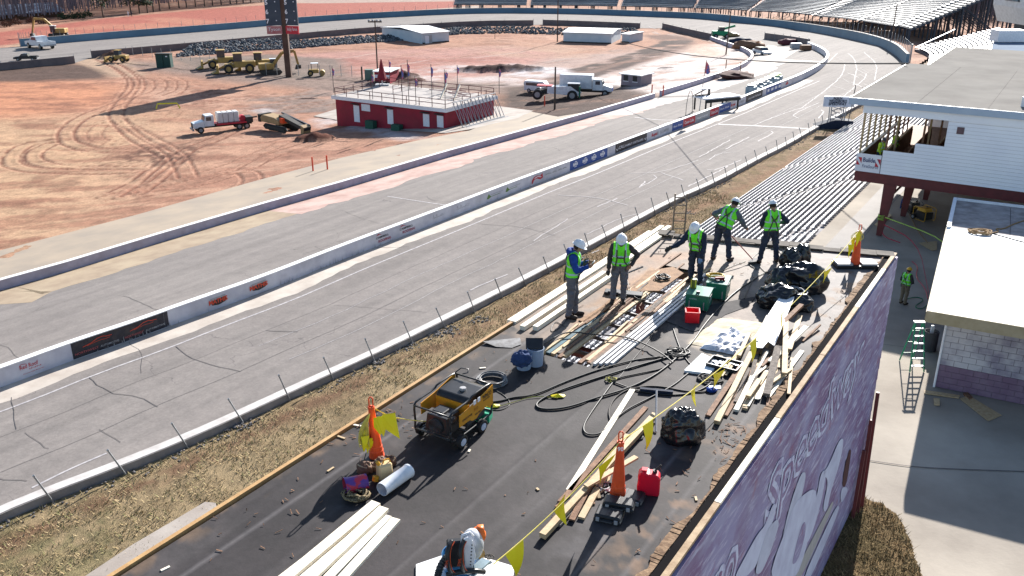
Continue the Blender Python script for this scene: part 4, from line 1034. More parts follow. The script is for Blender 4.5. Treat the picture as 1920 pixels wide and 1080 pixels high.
# tangled rope left on the plywood
def rope_pile(name, label, c, r, n, th, m, cat='rope', flat=.4, seed=0, tail=None, parent=None, group=None):
    rnd = random.Random(seed); L = []; a = 0; q = Vector((0, 0, th))
    for i in range(n):
        a += .5 + rnd.uniform(-.1, .3); rr = r * (.35 + .65 * abs(math.sin(i * .13 + rnd.uniform(-.2, .2))))
        L.append(Vector((math.cos(a) * rr + rnd.gauss(0, r * .08), math.sin(a) * rr * .8 + rnd.gauss(0, r * .08), th + rnd.random() * r * flat * (1 - rr / r * .5))))
    if tail: L += [Vector(q) - Vector(c) for q in tail]
    L = smooth_line(L, 1); b = MB(); b.tube(L, th, 5); o = b.build(name, m, None, smooth=True); o.location = c
    return tag(o, label, cat, group)
M_tanrope = mat('tan_rope', alb(196, 160, 110), alb(150, 116, 76), 30, .9)
def WPx(x, y): return P(x, y, ZT + .02)
rope_pile('rope', 'tan rope heaped on the grey plywood part of the white roof', WPx(1838, 436), .5, 60, .03, M_tanrope, flat=.2, seed=3, tail=[WPx(1860, 437), WPx(1874, 434), WPx(1866, 428), WPx(1880, 430), WPx(1900, 420), WPx(1925, 412)])
b = MB(); b.tube(smooth_line([WPx(1862, 438), WPx(1885, 444), WPx(1905, 450), WPx(1930, 456)], 2), .02, 5); tag(b.build('cable', M_woodg), 'thin grey cable running off the rope heap on the plywood roof', 'cable')

# --- suite building on red steel columns
er = Vector((math.sin(AZB + math.pi / 2), math.cos(AZB + math.pi / 2), 0)); es = BS
A0 = Vector((18.90, 47.43, 0))
def BB(u, v, z): q = A0 + er * u + es * v; return Vector((q.x, q.y, z))
def bbox(b, u0, u1, v0, v1, z0, z1):
    vs = [BB(u, v, z) for z in (z0, z1) for u, v in ((u0, v0), (u1, v0), (u1, v1), (u0, v1))]
    return b.add(vs, [(0, 1, 2, 3), (4, 7, 6, 5), (0, 4, 5, 1), (1, 5, 6, 2), (2, 6, 7, 3), (3, 7, 4, 0)])
su = thing('suite_building', 'raised white sided building on red columns with its corner opened to bare studs', 'building', BB(4, 6, CZ))
ZB, ZF, ZRt = 2.5, 3.05, 7.0
def sq(x, y):
    """point on the front face plane seen at a pixel -> (u, z)"""
    d = Vector(ray(x, y)); n = es; o_ = Vector((0, 0, CAMZ)); t_ = (A0 - o_).dot(n) / d.dot(n); q = o_ + d * t_; return (q - A0).dot(er), q.z
M_sid = mat('white_siding', (.80, .82, .86), (.74, .76, .82), .4, .55, obj=False)
b = MB(); bbox(b, 0, 16, 0, .3, ZB, ZF); b.build('front_beam', M_red, su, world=True)
b = MB(); bbox(b, 0, .25, .3, 15.5, ZB, ZF); b.build('side_beam', M_red, su, world=True)
b = MB(); bbox(b, .25, 16, .3, 15.5, ZB + .1, ZF - .02); b.build('floor', M_woodb, su, world=True)
sgx = sq(1656, 700)[0]; u_sg = sq(1653, 340)[0]; u1 = sq(1656, 285)[0]; u2 = sq(1714, 285)[0]; u3 = sq(1775, 250)[0]
zs1 = sq(1656, 281)[1]; zs2 = sq(1714, 268)[1]; zt = 6.35
# sign at the corner
b = MB(); bbox(b, -.03, u1 - .03, -.06, -.01, ZF + .02, 4.05); sg_ = b.build('sign_board', mat('sign_white', (.72, .73, .78), (.68, .69, .74), 3, .5), su, world=True)
def btext(u, z, body, size, m, fit, o=.075, bold=.02): return letters('lettering', body, BB(u, 0, z), er, UP, size, m, su, o, fit=fit, bold=bold)
def bpoly(pts, m, o=.072):
    b = MB(); vs = [BB(u, 0, z) - es * o for u, z in pts]; b.add(vs, [tuple(range(len(vs)))]); return b.build('emblem', m, su, world=True)
btext(.35, 3.62, 'Builders', .34, mat('print_navy', (.03, .05, .16), None, 5, .5), .82); btext(.35, 3.30, 'FirstSource', .26, MC['print_navy'], .82, bold=0)
zz = 3.42
for u in (.02, u1 - .3):
    bpoly([(u, zz), (u + .26, zz), (u + .26, zz + .42), (u, zz + .42)], M_redp); bpoly([(u, zz + .42), (u, zz + .28), (u + .20, zz), (u + .26, zz), (u + .26, zz + .1), (u + .06, zz + .42)], M_whp, .076)
# lap siding, cut back in steps at the opening
z = ZF + .01; hb = .185; k = 0
wz = sq(1805, 229)[1], sq(1805, 222)[1]
while z < zt + .05:
    zt_ = z + hb - .012
    us = u1 if z + .5 * hb < zs1 else (u2 if z + .5 * hb < zs2 else u3)
    b = MB(); o_f = .03
    vs = [BB(us, -.045, z), BB(16, -.045, z), BB(16, .0, z), BB(us, .0, z), BB(us, -.02, zt_), BB(16, -.02, zt_), BB(16, .0, zt_), BB(us, .0, zt_)]
    b.add(vs, [(0, 1, 2, 3), (4, 7, 6, 5), (0, 4, 5, 1), (1, 5, 6, 2), (2, 6, 7, 3), (3, 7, 4, 0)]); b.build('siding_board', M_sid, su, world=True); z += hb; k += 1
b = MB(); bbox(b, u3, 16, .004, .15, ZF, zt + .1); bbox(b, u2, u3 - .003, .004, .15, ZF, zs2 - .02); bbox(b, u1, u2 - .003, .004, .15, ZF, zs1 - .02); b.build('wall_frame', M_woodb, su, world=True)
uh = sq(1805, 225)[0]; b = MB(); bbox(b, uh - .17, uh + .17, -.06, -.048, 5.62, 5.98); b.build('hatch', mat('hatch_brown', (.14, .09, .10), None, 4, .7), su, world=True)
# interior: floor, back wall, stud walls
for k in range(6):
    b = MB(); bbox(b, .03, .13, .1 + k * 1.6, .2 + k * 1.6, ZF, zt + .05); b.build('stud', M_wood, su, world=True)
for k, (u, v) in enumerate(((u1 + .05, .02), (u1 + .1, 2.4), (u2 + .15, .9), (u2 + .1, 3.4), (u3 - .6, 2.2))):
    b = MB(); bbox(b, u, u + .1, v, v + .1, ZF, zt); b.build('stud', M_wood if k % 2 else M_woodb, su, world=True)
b = MB(); bbox(b, .02, .16, .0, 5.6, 3.05, 4.0); b.build('half_wall', M_woodb, su, world=True)
b = MB(); bbox(b, .0, .22, .0, 15.4, 4.002, 4.05); b.build('sill', M_woodp, su, world=True)
for k in range(4):
    b = MB(); bbox(b, 1.2 + k * 1.1, 1.28 + k * 1.1, .4, 9, 4.0 - .03, 4.12); b.build('rail', M_woodb if k % 2 else M_wood, su, world=True)
    b = MB(); bbox(b, 1.2 + k * 1.1, 1.3 + k * 1.1, .4, 9, ZF + k * .02, 3.97); b.build('riser_wall', M_woodb, su, world=True)
b = MB(); bbox(b, 5.4, 5.5, .3, 15, ZF, zt); b.build('back_wall', M_woodb, su, world=True)
b = MB(); bbox(b, .1, 5.4, 9.2, 9.3, ZF, zt); b.build('end_wall', M_woodb, su, world=True) if False else None
for k in range(4):
    b = MB(); bbox(b, .03, .13, 10 + k * 1.6, 10.1 + k * 1.6, ZF, zt + .05); b.build('stud', M_woodb, su, world=True)
# soffit, fascia and roof
b = MB(); bbox(b, -.02, 16, -.03, 15.3, zt + .06, zt + .12); b.build('soffit', M_whp, su, world=True)
b = MB(); bbox(b, -.02, 16, -.10, -.04, zt - .1, ZRt - .36); b.build('header', M_sid, su, world=True)
M_frr = mat('roof_grey', alb(164, 160, 154), alb(146, 142, 137), .35, .95, obj=False, detail=8, dirt=.1, bmp=.2, bsc=5, spec=.02)
rz0 = Vector((18.17, 47.64, 0)); ru = (rz0 - A0).dot(er); rv = (rz0 - A0).dot(es)
b = MB(); bbox(b, ru, 17, rv, 16.2, ZRt - .3, ZRt - .012); b.build('roof', M_frr, su, world=True)
for k in range(5):
    u0 = ru + k * 3.3; b = MB(); bbox(b, u0 + .01, u0 + 3.28, rv + .02, 16.18, ZRt - .011, ZRt); b.build('roof_sheet', M_frr, su, world=True)
b = MB(); bbox(b, ru - .03, 17, rv - .05, rv - .003, ZRt - .34, ZRt + .02); b.build('fascia', mat('fascia_pale_blue', (.36, .44, .54), (.32, .40, .50), 1, .4), su, world=True)
b = MB(); bbox(b, ru - .05, ru - .003, rv, 16.2, ZRt - .34, ZRt + .02); b.build('fascia', mat('fascia_dark', (.12, .12, .13), None, 1, .5), su, world=True)
q = P(1917, 200, ZRt); b = MB(); b.cyl(q, q + UP * .5, .09, n=10); b.build('vent_pipe', M_whp, su, world=True)
# columns
def column(x, y, x2=None, y2=None):
    q = P(x, y, CZ); b = MB(); tq = q + er * .28
    for s_ in (-1, 1): pass
    b.add([q - er * .14 - es * .1, q + er * .14 - es * .1, q + er * .14 + es * .1, q - er * .14 + es * .1, Vector((q.x, q.y, ZB)) - er * .16 - es * .1, Vector((q.x, q.y, ZB)) + er * .5 - es * .1, Vector((q.x, q.y, ZB)) + er * .5 + es * .1, Vector((q.x, q.y, ZB)) - er * .16 + es * .1],
          [(0, 3, 2, 1), (4, 5, 6, 7), (0, 1, 5, 4), (1, 2, 6, 5), (2, 3, 7, 6), (3, 0, 4, 7)])
    b.build('column', M_red, su, world=True); return q
cs = [column(*q) for q in ((1648, 441), (1693, 405), (1735, 374))]
for a, c in ((cs[0], cs[1]), (cs[1], cs[2])):
    b = MB(); b.bar(a + UP * 1.9, c + UP * 2.3, .09, .09); b.build('brace', M_red, su, world=True)
for k in range(3):
    q = cs[k] + er * 8; b = MB(); b.bar(q, q + UP * 2.9, .25, .25, up=es); b.build('column', M_red, su, world=True)
# roofs further along the stands
r2 = thing('suite_building', 'second flat grey roofed suite building directly behind the opened up one', 'building', LB(73, 5, CZ))
b = MB()
def l2(b, s0, s1, p0, p1, z0, z1): lbox(b, s0, s1, p0, p1, z0, z1)
b = MB(); l2(b, 66.4, 79.0, -14, 9.15, 6.6, 6.95); b.build('roof', M_frr, r2, world=True)
b = MB(); l2(b, 66.35, 79.05, 9.153, 9.2, 6.5, 6.98); b.build('fascia', MC['fascia_dark'], r2, world=True)
b = MB(); l2(b, 66.6, 78.8, -13, 8.6, 2.6, 6.59); b.build('wall', M_sid, r2, world=True)
for s_ in (67, 72.5, 78):
    b = MB(); b.bar(LB(s_, 8.2, CZ), LB(s_, 8.2, 2.6), .25, .25, up=sd); b.build('column', M_red, r2, world=True)
# ============================================================ PEOPLE
from mathutils.bvhtree import BVHTree
M_skin = mat('skin', (.30, .17, .11), (.26, .14, .09), 20, .55)
M_neon = mat('neon_vest', (.18, .85, .04), (.15, .75, .03), 9, .7)
M_refl = mat('reflective_tape', (.42, .55, .60), (.36, .48, .53), 9, .35)
M_navy = mat('navy_cloth', (.018, .028, .055), (.012, .018, .035), 9, .85, bmp=.3, bsc=30)
M_royal = mat('royal_blue_hoodie', (.012, .06, .30), (.008, .04, .2), 9, .85)
M_char = mat('charcoal_cloth', (.045, .042, .045), (.03, .028, .03), 9, .85)
M_slate = mat('slate_cloth', (.10, .12, .15), (.07, .085, .11), 9, .85)
M_gpant = mat('grey_trousers', (.13, .13, .15), (.09, .09, .105), 8, .9, bmp=.4, bsc=16, bd=.01)
M_jean = mat('dark_jeans', (.035, .045, .075), (.025, .03, .05), 8, .9, bmp=.4, bsc=16)
M_khaki = mat('khaki_trousers', (.20, .16, .11), (.15, .12, .085), 8, .9)
M_boot = mat('brown_boots', (.05, .03, .02), (.03, .02, .015), 12, .7)
M_hat = mat('hard_hat_white', (.78, .79, .82), None, 5, .3)
M_haty = mat('hard_hat_yellow', (.75, .42, .03), None, 5, .3)
M_hatd = mat('hard_hat_dark', (.05, .05, .06), None, 5, .3)
M_hair = mat('dark_hair', (.02, .014, .01), None, 9, .7)
M_glove = mat('work_glove_blue', (.12, .22, .42), (.1, .18, .36), 9, .8)
M_gloved = mat('work_glove_dark', (.03, .03, .03), None, 9, .8)
M_strap = mat('harness_strap', (.05, .045, .04), (.08, .07, .06), 9, .8)
def cap_(b, a, c, r0, r1):
    a, c = Vector(a), Vector(c); n = 4
    b.tube([a.lerp(c, i / n) for i in range(n + 1)], [r0 + (r1 - r0) * i / n for i in range(n + 1)], 10)
    b.ell(a, r0, 10, 6); b.ell(c, r1, 10, 6)
def person(label, loc, face, lean=0, side=0, hz=.93, armL=((-.06, .02, -.29), (-.02, .14, -.50)), armR=((.06, .02, -.29), (.02, .14, -.50)), footL=(-.11, 0, 0), footR=(.11, 0, 0), kneeL=None, kneeR=None, look=15, turn=0, sleeve=M_navy, trousers=M_gpant, hat=M_hat, vest=M_neon, glL=None, glR=None, hood=False, belt=True, harness=True, scale=1.0, toe=8, group='roof repair crew'):
    t_ = thing('person', label, 'person', loc, R(face), group)
    ml = Matrix.Rotation(-R(lean), 3, 'X') @ Matrix.Rotation(R(side), 3, 'Y')
    pel = Vector((0, 0, hz)); top_ = pel + ml @ Vector((0, .0, .50)); mid = pel + ml @ Vector((0, .01, .25))
    nk = top_ + ml @ Vector((0, .0, .06)); hd_m = Matrix.Rotation(R(turn), 3, 'Z') @ Matrix.Rotation(-R(lean * .6 + look), 3, 'X')
    hd = nk + hd_m @ Vector((0, .02, .13)); bones = []
    def bn(a, c, r0, r1, tag_): bones.append((Vector(a), Vector(c), r0, r1, tag_))
    for sx in (-1, 1):
        bn(pel + Vector((sx * .075, 0, -.02)), mid + ml @ Vector((sx * .06, 0, 0)), .108, .100, 't')
        bn(mid + ml @ Vector((sx * .06, 0, 0)), top_ + ml @ Vector((sx * .085, 0, -.10)), .100, .112, 't')
        bn(top_ + ml @ Vector((sx * .03, 0, 0)), top_ + ml @ Vector((sx * .165, 0, -.035)), .065, .068, 's')
    bn(top_, nk + hd_m @ Vector((0, 0, .03)), .062, .055, 'n')
    hands = []
    for sx, arm in ((-1, armL), (1, armR)):
        sh = top_ + ml @ Vector((sx * .185, 0, -.045)); el = sh + Vector(arm[0]); wr = sh + Vector(arm[1])
        bn(sh, el, .062, .048, 'a'); bn(el, wr, .046, .032, 'a')
        d = (wr - el).normalized() if len(arm) < 3 else Vector(arm[2]).normalized()
        hands.append((sx, wr, d))
    for sx, ft, kn_ in ((-1, footL, kneeL), (1, footR, kneeR)):
        hp = pel + Vector((sx * .09, 0, -.03)); an = Vector((ft[0], ft[1], ft[2] + .09))
        kn = Vector(kn_) if kn_ else hp.lerp(an, .5) + Vector((sx * .01, .03, 0))
        bn(hp, kn, .095, .062, 'l'); bn(kn, an, .060, .042, 'l')
        tr = R(-sx * toe); td = Vector((math.sin(-tr) , math.cos(tr), 0))
        bn(an + Vector((0, -.02, -.04)), an + td * .16 + Vector((0, 0, -.05)), .045, .036, 'fL' if sx < 0 else 'fR')
    b = MB()
    for a, c, r0, r1, g in bones: cap_(b, a, c, r0, r1)
    hx = hd_m.to_4x4().to_3x3()
    b.ell(hd, (.077, .097, .115), 14, 10, rot=hd_m); b.ell(hd + hd_m @ Vector((0, .035, -.07)), (.052, .055, .045), 10, 6, rot=hd_m)
    b.ell(hd + hd_m @ Vector((0, .102, -.012)), (.014, .02, .022), 8, 6, rot=hd_m)
    for sx in (-1, 1): b.ell(hd + hd_m @ Vector((sx * .078, -.005, -.01)), (.012, .02, .032), 8, 6, rot=hd_m)
    fing = []
    for sx, wr, d in hands:
        x_ = d.cross(Vector((0, 1, .2)));
        if x_.length < .1: x_ = Vector((1, 0, 0))
        x_.normalize(); y_ = x_.cross(d)
        pm = wr + d * .055; b.ell(pm, (.042, .042, .05), 10, 6); fing.append((wr, pm + d * .1))
        for k in range(4):
            o_ = x_ * ((k - 1.5) * .021); l = (.06, .072, .068, .052)[k]
            a = wr + d * .09 + o_; c = a + d * l * .6 - y_ * .02; e = c + d * l * .3 - y_ * .03
            cap_(b, a, c, .0105, .0095); cap_(b, c, e, .0095, .008)
        a = wr + d * .045 + x_ * .035 * sx; c = a + d * .045 + x_ * sx * .025 - y_ * .015; cap_(b, a, c, .013, .010)
    me = bpy.data.meshes.new('body'); me.from_pydata(b.v, [], b.f); ob = bpy.data.objects.new('tmp', me); sc.collection.objects.link(ob)
    md = ob.modifiers.new('r', 'REMESH'); md.mode = 'VOXEL'; md.voxel_size = .0135; md.use_smooth_shade = True
    md = ob.modifiers.new('s', 'SMOOTH'); md.iterations = 4; md.factor = .5
    dg = bpy.context.evaluated_depsgraph_get(); me2 = bpy.data.meshes.new_from_object(ob.evaluated_get(dg)); bpy.data.objects.remove(ob)
    me2.materials.clear(); me2.materials.append(M_skin)
    for p in me2.polygons: p.use_smooth = True
    body = bpy.data.objects.new('body', me2); sc.collection.objects.link(body); body.parent = t_
    n = len(me2.vertices); co = np.zeros(n * 3); me2.vertices.foreach_get('co', co); co = co.reshape(-1, 3); no = np.zeros(n * 3); me2.vertices.foreach_get('normal', no); no = no.reshape(-1, 3)
    best = np.full(n, 1e9); lab = np.full(n, 'h', dtype='<U2'); tp = np.zeros(n); segs = [(a, c, (r0 + r1) / 2, g) for a, c, r0, r1, g in bones] + [(hd, hd + Vector((0, 0, .01)), .09, 'h')] + [(a + (c - a) * .25, c, .03, 'w' + ('L' if i == 0 else 'R')) for i, (a, c) in enumerate(fing)]
    for a, c, r_, g in segs:
        a = np.array(a); c = np.array(c); ab = c - a; t = np.clip(((co - a) @ ab) / (ab @ ab), 0, 1); d_ = np.linalg.norm(co - a - t[:, None] * ab, axis=1) - r_
        m_ = d_ < best; best[m_] = d_[m_]; lab[m_] = g; tp[m_] = t[m_]
    F = [tuple(p.vertices) for p in me2.polygons]
    def garment(name, sel, off, m, wob=0):
        fs = [f for f in F if all(sel[i] for i in f)]
        if not fs: return None
        used = sorted({i for f in fs for i in f}); mp = {i: k for k, i in enumerate(used)}
        vs = []
        for i in used:
            o_ = off
            if wob: o_ += wob * (mnoise.noise(Vector((co[i][0] * 9, co[i][1] * 9, co[i][2] * 15))) + .6 * abs(mnoise.noise(Vector(co[i]) * 26)))
            vs.append(tuple(co[i] + no[i] * o_))
        g = bpy.data.meshes.new(name); g.from_pydata(vs, [], [tuple(mp[i] for i in f) for f in fs]); g.materials.append(m)
        for p in g.polygons: p.use_smooth = True
        o = bpy.data.objects.new(name, g); sc.collection.objects.link(o); o.parent = t_; return o
    tor = np.isin(lab, ['t', 's']); zlow = co[:, 2]
    arms = (lab == 'a'); legs = (lab == 'l')
    rel = (co - np.array(pel)) @ np.array(ml)   # torso coordinates
    garment('trousers', legs | ((lab == 't') & (rel[:, 2] < .02)), .020, trousers, .022)
    garment('boot', lab == 'fL', .014, M_boot); garment('boot', lab == 'fR', .014, M_boot)
    garment('jacket', tor | arms, .016, sleeve, .018)
    if vest is not None:
        garment('vest', (lab == 't') & (rel[:, 2] > .02) | ((lab == 's') & (np.abs(rel[:, 0]) < .17)), .034, vest, .014)
        vt = ((lab == 't') & (rel[:, 2] > .02)) | ((lab == 's') & (np.abs(rel[:, 0]) < .17))
        garment('reflective_stripe', vt & (np.abs(rel[:, 2] - .10) < .026), .046, M_refl); garment('reflective_stripe', vt & (np.abs(rel[:, 2] - .27) < .026), .046, M_refl)
        garment('reflective_stripe', vt & (np.abs(np.abs(rel[:, 0]) - .10) < .022) & (rel[:, 2] > .27), .046, M_refl)
    for g, m_ in (('wL', glL), ('wR', glR)):
        if m_: garment('glove', lab == g, .006, m_)
    garment('hair', (lab == 'h') & (((co - np.array(hd)) @ np.array(hd_m))[:, 1] < .01) & (((co - np.array(hd)) @ np.array(hd_m))[:, 2] > -.06), .008, M_hair)
    # eyes and mouth
    b = MB()
    for sx in (-1, 1): b.ell(hd + hd_m @ Vector((sx * .03, .088, .012)), (.011, .008, .007), 6, 4, rot=hd_m)
    b.build('eyes', M_hatd, t_); b = MB(); b.ell(hd + hd_m @ Vector((0, .090, -.052)), (.022, .007, .006), 6, 4, rot=hd_m); b.build('mouth', mat('lips', (.25, .08, .07), None, 5, .5), t_)
    # hard hat
    b = MB(); rows = 7; nn = 20; vs = []; fs = []
    for i in range(rows + 1):
        t = math.pi / 2 * i / rows
        for j in range(nn):
            a = 2 * math.pi * j / nn; vs.append(hd + hd_m @ Vector((.112 * math.sin(t) * math.cos(a), -.004 + .132 * math.sin(t) * math.sin(a), .035 + .115 * math.cos(t))))
    for i in range(rows):
        for j in range(nn): fs.append((i * nn + j, (i + 1) * nn + j, (i + 1) * nn + (j + 1) % nn, i * nn + (j + 1) % nn))
    for j in range(nn):
        a = 2 * math.pi * j / nn; f_ = max(0, math.sin(a)); vs.append(hd + hd_m @ Vector((.128 * math.cos(a), -.004 + (.145 + .045 * f_) * math.sin(a), .028)))
    k0 = rows * nn; k1 = (rows + 1) * nn
    for j in range(nn): fs.append((k0 + j, k1 + j, k1 + (j + 1) % nn, k0 + (j + 1) % nn))
    b.add(vs, fs); b.tube([hd + hd_m @ Vector((0, y_, z_)) for y_, z_ in ((-.125, .06), (-.1, .12), (-.03, .152), (.04, .150), (.10, .11), (.125, .06))], .012, 6)
    b.build('hard_hat', hat, t_, smooth=True)
    if hood:
        b = MB(); b.tube([nk + ml @ Vector((.10 * math.cos(a), -.06 + .075 * math.sin(a), .0)) for a in [math.pi * 2 * i / 12 for i in range(12)]], .045, 8, closed=True); b.ell(nk + ml @ Vector((0, -.12, -.02)), (.10, .06, .08), 12, 8); b.build('hood', sleeve, t_, smooth=True)
    if harness and vest is not None:
        bv = BVHTree.FromPolygons([tuple(c + n_ * .044) for c, n_ in zip(co, no)], F)
        b = MB()
        def path(pts):
            L = []
            for i in range(len(pts) - 1):
                for k in range(7):
                    q = pel + ml @ (Vector(pts[i]).lerp(Vector(pts[i + 1]), k / 7)); h = bv.find_nearest(q)
                    if h[0] is not None: L.append(h[0] + h[1] * .008)
            b.tube(L, .017, 5)
        for sx in (-1, 1):
            path([(sx * .1, -.25, .48), (0, -.25, .30), (-sx * .16, -.2, .04), (-sx * .12, -.1, -.12)])
            path([(sx * .1, .25, .48), (sx * .10, .25, .25), (sx * .13, .2, .02), (sx * .14, .1, -.12)])
        path([(-.12, .25, .26), (0, .25, .24), (.12, .25, .26)])
        b.build('harness', M_strap, t_)
    if belt:
        b = MB(); b.tube([pel + Vector((.155 * math.cos(a), .125 * math.sin(a), .04)) for a in [math.pi * 2 * i / 16 for i in range(16)]], .028, 6, closed=True); b.build('belt', M_strap, t_)
    t_.scale = (scale,) * 3
    return t_
def foot(x, y, dz=0): return Rf(x, y, dz)
pA = person('worker in blue hoodie and neon vest looking down at the phone in his hand', foot(1070, 594), -100, lean=5, look=22, hood=True, sleeve=M_royal, armR=((.05, .08, -.26), (-.03, .30, -.17), (-.3, 1, .3)), armL=((-.03, .10, -.26), (.10, .30, -.16), (.3, 1, .3)), footL=(-.12, .08, 0), footR=(.10, -.04, 0), trousers=M_gpant, scale=1.02, hz=.94)
b = MB(); b.box((0, 0, 0), (.075, .012, .15), rx=-.6); o = b.build('phone', M_whp); o.location = pA.location + Matrix.Rotation(R(-100), 3, 'Z') @ Vector((.06, .44, 1.30)); o.rotation_euler = (0, 0, R(-100)); tag(o, 'phone held up by the worker in the blue hoodie', 'phone')
person('worker with one hand on his hip and dark grey sleeves standing on the deck boards', foot(1160, 566), 172, lean=6, look=28, sleeve=M_char, armL=((-.20, -.08, -.20), (-.06, .06, -.40), (.6, .3, -.6)), armR=((.07, .0, -.29), (.08, .06, -.54)), glR=M_gloved, footL=(-.10, 0, 0), footR=(.14, .05, 0), trousers=M_khaki if False else M_gpant, scale=.97)
person('worker in navy jacket bending over the green machines and pointing with one arm', foot(1303, 530, 0.0), 148, lean=24, look=26, sleeve=M_navy, armR=((.12, .12, -.24), (.30, .34, -.34), (.5, .8, -.3)), armL=((-.05, .05, -.29), (-.02, .13, -.52)), glL=M_glove, glR=M_gloved, trousers=M_jean, footL=(-.13, .02, 0), footR=(.13, -.04, 0), hz=.90, scale=.98)
pS = person('worker seen from behind leaning over a long handled scraper, grey sleeves', foot(1350, 488), -40, lean=30, side=10, look=12, sleeve=M_slate, armL=((-.24, -.10, -.14), (-.30, .12, -.26), (.2, .7, -.5)), armR=((.10, .14, -.24), (.10, .32, -.40), (0, .8, -.4)), trousers=M_jean, footL=(-.18, -.06, 0), footR=(.20, .08, 0), hz=.88, scale=1.0)
person('worker seen from behind standing with feet apart beside the black bag heap, elbow bent', foot(1440, 493), 4, lean=5, look=20, sleeve=M_navy, armR=((.22, -.02, -.20), (.10, .16, -.30), (-.6, .5, -.3)), armL=((-.05, .10, -.28), (.02, .26, -.40)), trousers=M_jean, footL=(-.24, 0, 0), footR=(.24, .04, 0), hz=.90, scale=.95)
person('worker in yellow hard hat standing on the shaded concourse beside the building corner', P(1692, 570, CZ), -60, lean=2, look=10, hat=M_haty, sleeve=M_char, armL=((-.08, -.02, -.28), (-.02, .20, -.34)), armR=((.10, .03, -.27), (-.04, .22, -.34)), trousers=M_khaki, scale=1.0, group='other site workers')
M_neony = mat('neon_yellow_shirt', (.55, .75, .05), (.45, .62, .04), 9, .8)
person('worker in neon yellow jacket and dark hard hat nearest the corner studs of the suite', BB(.95, 1.1, ZF + .02), -150, lean=8, look=20, hat=M_hatd, sleeve=M_neony, trousers=M_jean, vest=M_neony, harness=False, group='other site workers')
person('worker in neon shirt standing deeper inside the opened suite behind his mate', BB(1.25, 3.4, ZF + .02), -130, lean=5, look=10, hat=M_hatd, sleeve=M_neony, trousers=M_navy, vest=M_neony, harness=True, group='other site workers')
# scraper held by the bending worker
b = MB(); a_ = Rf(1411, 490, .03); h_ = Rf(1325, 440, .75)
sc_ = thing('floor_scraper', 'long red handled floor scraper with dark blade resting on the deck', 'scraper', a_)
h0 = pS.location + Matrix.Rotation(R(-40), 3, 'Z') @ Vector((-.48, .22, 1.12))
b.cyl(a_ + UP * .05, h0, .014, n=6); b.build('handle', mat('red_handle', (.30, .04, .03), None, 5, .5), sc_, world=True)
b = MB(); dr = (a_ - h0); dr.z = 0; dr.normalize(); b.box(a_ + UP * .03 + dr * .04, (.34, .22, .03), rz=math.atan2(dr.y, dr.x) - math.pi / 2, rx=.3); b.build('blade', M_dsteel, sc_, world=True)
# ============================================================ THINGS ON THE ROOF
M_rub = mat('black_rubber', (.015, .015, .016), None, 5, .5)
M_blackpl = mat('black_plastic', (.02, .02, .022), (.03, .03, .032), 6, .35)
M_bagm = mat('bin_bag_film', (.012, .012, .014), None, 6, .2, spec=.5)
M_orange = mat('cone_orange', (.75, .09, .02), (.62, .07, .02), 5, .5)
M_yel = mat('pennant_yellow', (.82, .70, .01), (.78, .62, .01), 5, .5)
M_yrope = mat('yellow_cord', (.70, .58, .12), None, 5, .6)
M_green = mat('machine_green', (.008, .13, .075), (.006, .10, .06), 3, .4)
M_amber = mat('machine_amber', (.60, .28, .02), (.52, .23, .018), 4, .4)
M_redpl = mat('fuel_red', (.60, .01, .035), (.52, .008, .03), 4, .35)
M_grey = mat('light_grey_plastic', (.35, .35, .36), (.28, .28, .29), 6, .6)
# --- traffic channelizer cones
def cone(label, c, h=1.1, base='rubber', lean=(0, 0), rz=0):
    t_ = thing('traffic_cone', label, 'cone', c, rz, 'orange tube cones holding the pennant line')
    ax = Vector((lean[0], lean[1], 1)).normalized(); f = lambda z: ax * z
    L = []; r = []
    for z, q in ((0, .125), (.02, .125), (.05, .118), (.12, .115), (.13, .108), (.2, .105), (.21, .098), (.30, .095), (.60, .068), (.88, .05), (.90, .056), (.93, .05)):
        L.append(f(.03 + z * h / 1.1)); r.append(q)
    b = MB(); b.tube(L, r, 18); b.build('tube', M_orange, t_, smooth=False)
    z0 = .03 + .93 * h / 1.1; b = MB(); b.tube([f(z0 - .01) + Vector(q) for q in ((-.028, 0, 0), (-.032, 0, .14), (-.018, 0, .17), (.018, 0, .17), (.032, 0, .14), (.028, 0, 0), (.015, 0, .015), (-.015, 0, .015))], .011, 6, closed=True); b.build('handle', M_orange, t_, smooth=True)
    return t_
C1 = Rf(707, 858); C2 = Rf(1602, 500); C3 = Rf(1158, 934)
k1 = cone('orange cone wrapped in a tangle of yellow pennants beside the tool belt', C1, 1.05, lean=(-.05, .03))
k2 = cone('orange cone in a double weighted base at the far right corner of the roof', C2 + UP * .06, 1.02)
k3 = cone('tall orange cone with loop handle behind the black tool cases', C3, 1.12)
for sx in (-1, 1):
    b = MB(); x0, x1 = sorted((sx * .12, sx * .50)); b.bx(x0, x1, -.20, .18, .035, .085); b.build('base_weight', M_grey, k2)
    b = MB(); b.bx(sx * .31 - .09, sx * .31 + .09, -.12, .10, .087, .095); b.bx(sx * .31 - .05, sx * .31 + .05, -.06, .05, .097, .102); b.build('recess', M_steel, k2)
b = MB(); b.bx(-.52, .52, -.22, .2, -.058, .033); b.build('base', M_rub, k2)
b = MB(); b.box((0, 0, .012), (.36, .36, .035)); b.build('base', M_rub, k3)
b = MB(); b.box((0, 0, .012), (.36, .36, .035)); b.build('base', M_rub, k1)
b = MB(); b.tube([Vector((.115 * math.cos(a), .115 * math.sin(a), .80 + .004 * math.sin(3 * a))) for a in [i * .524 for i in range(12)]], .001, 3, closed=True)
letters('sticker', '90', C3 + Vector((-.05, -.072, .86)), (1, 0, 0), (0, .1, 1), .09, M_whp, k3, .004, bold=.03)
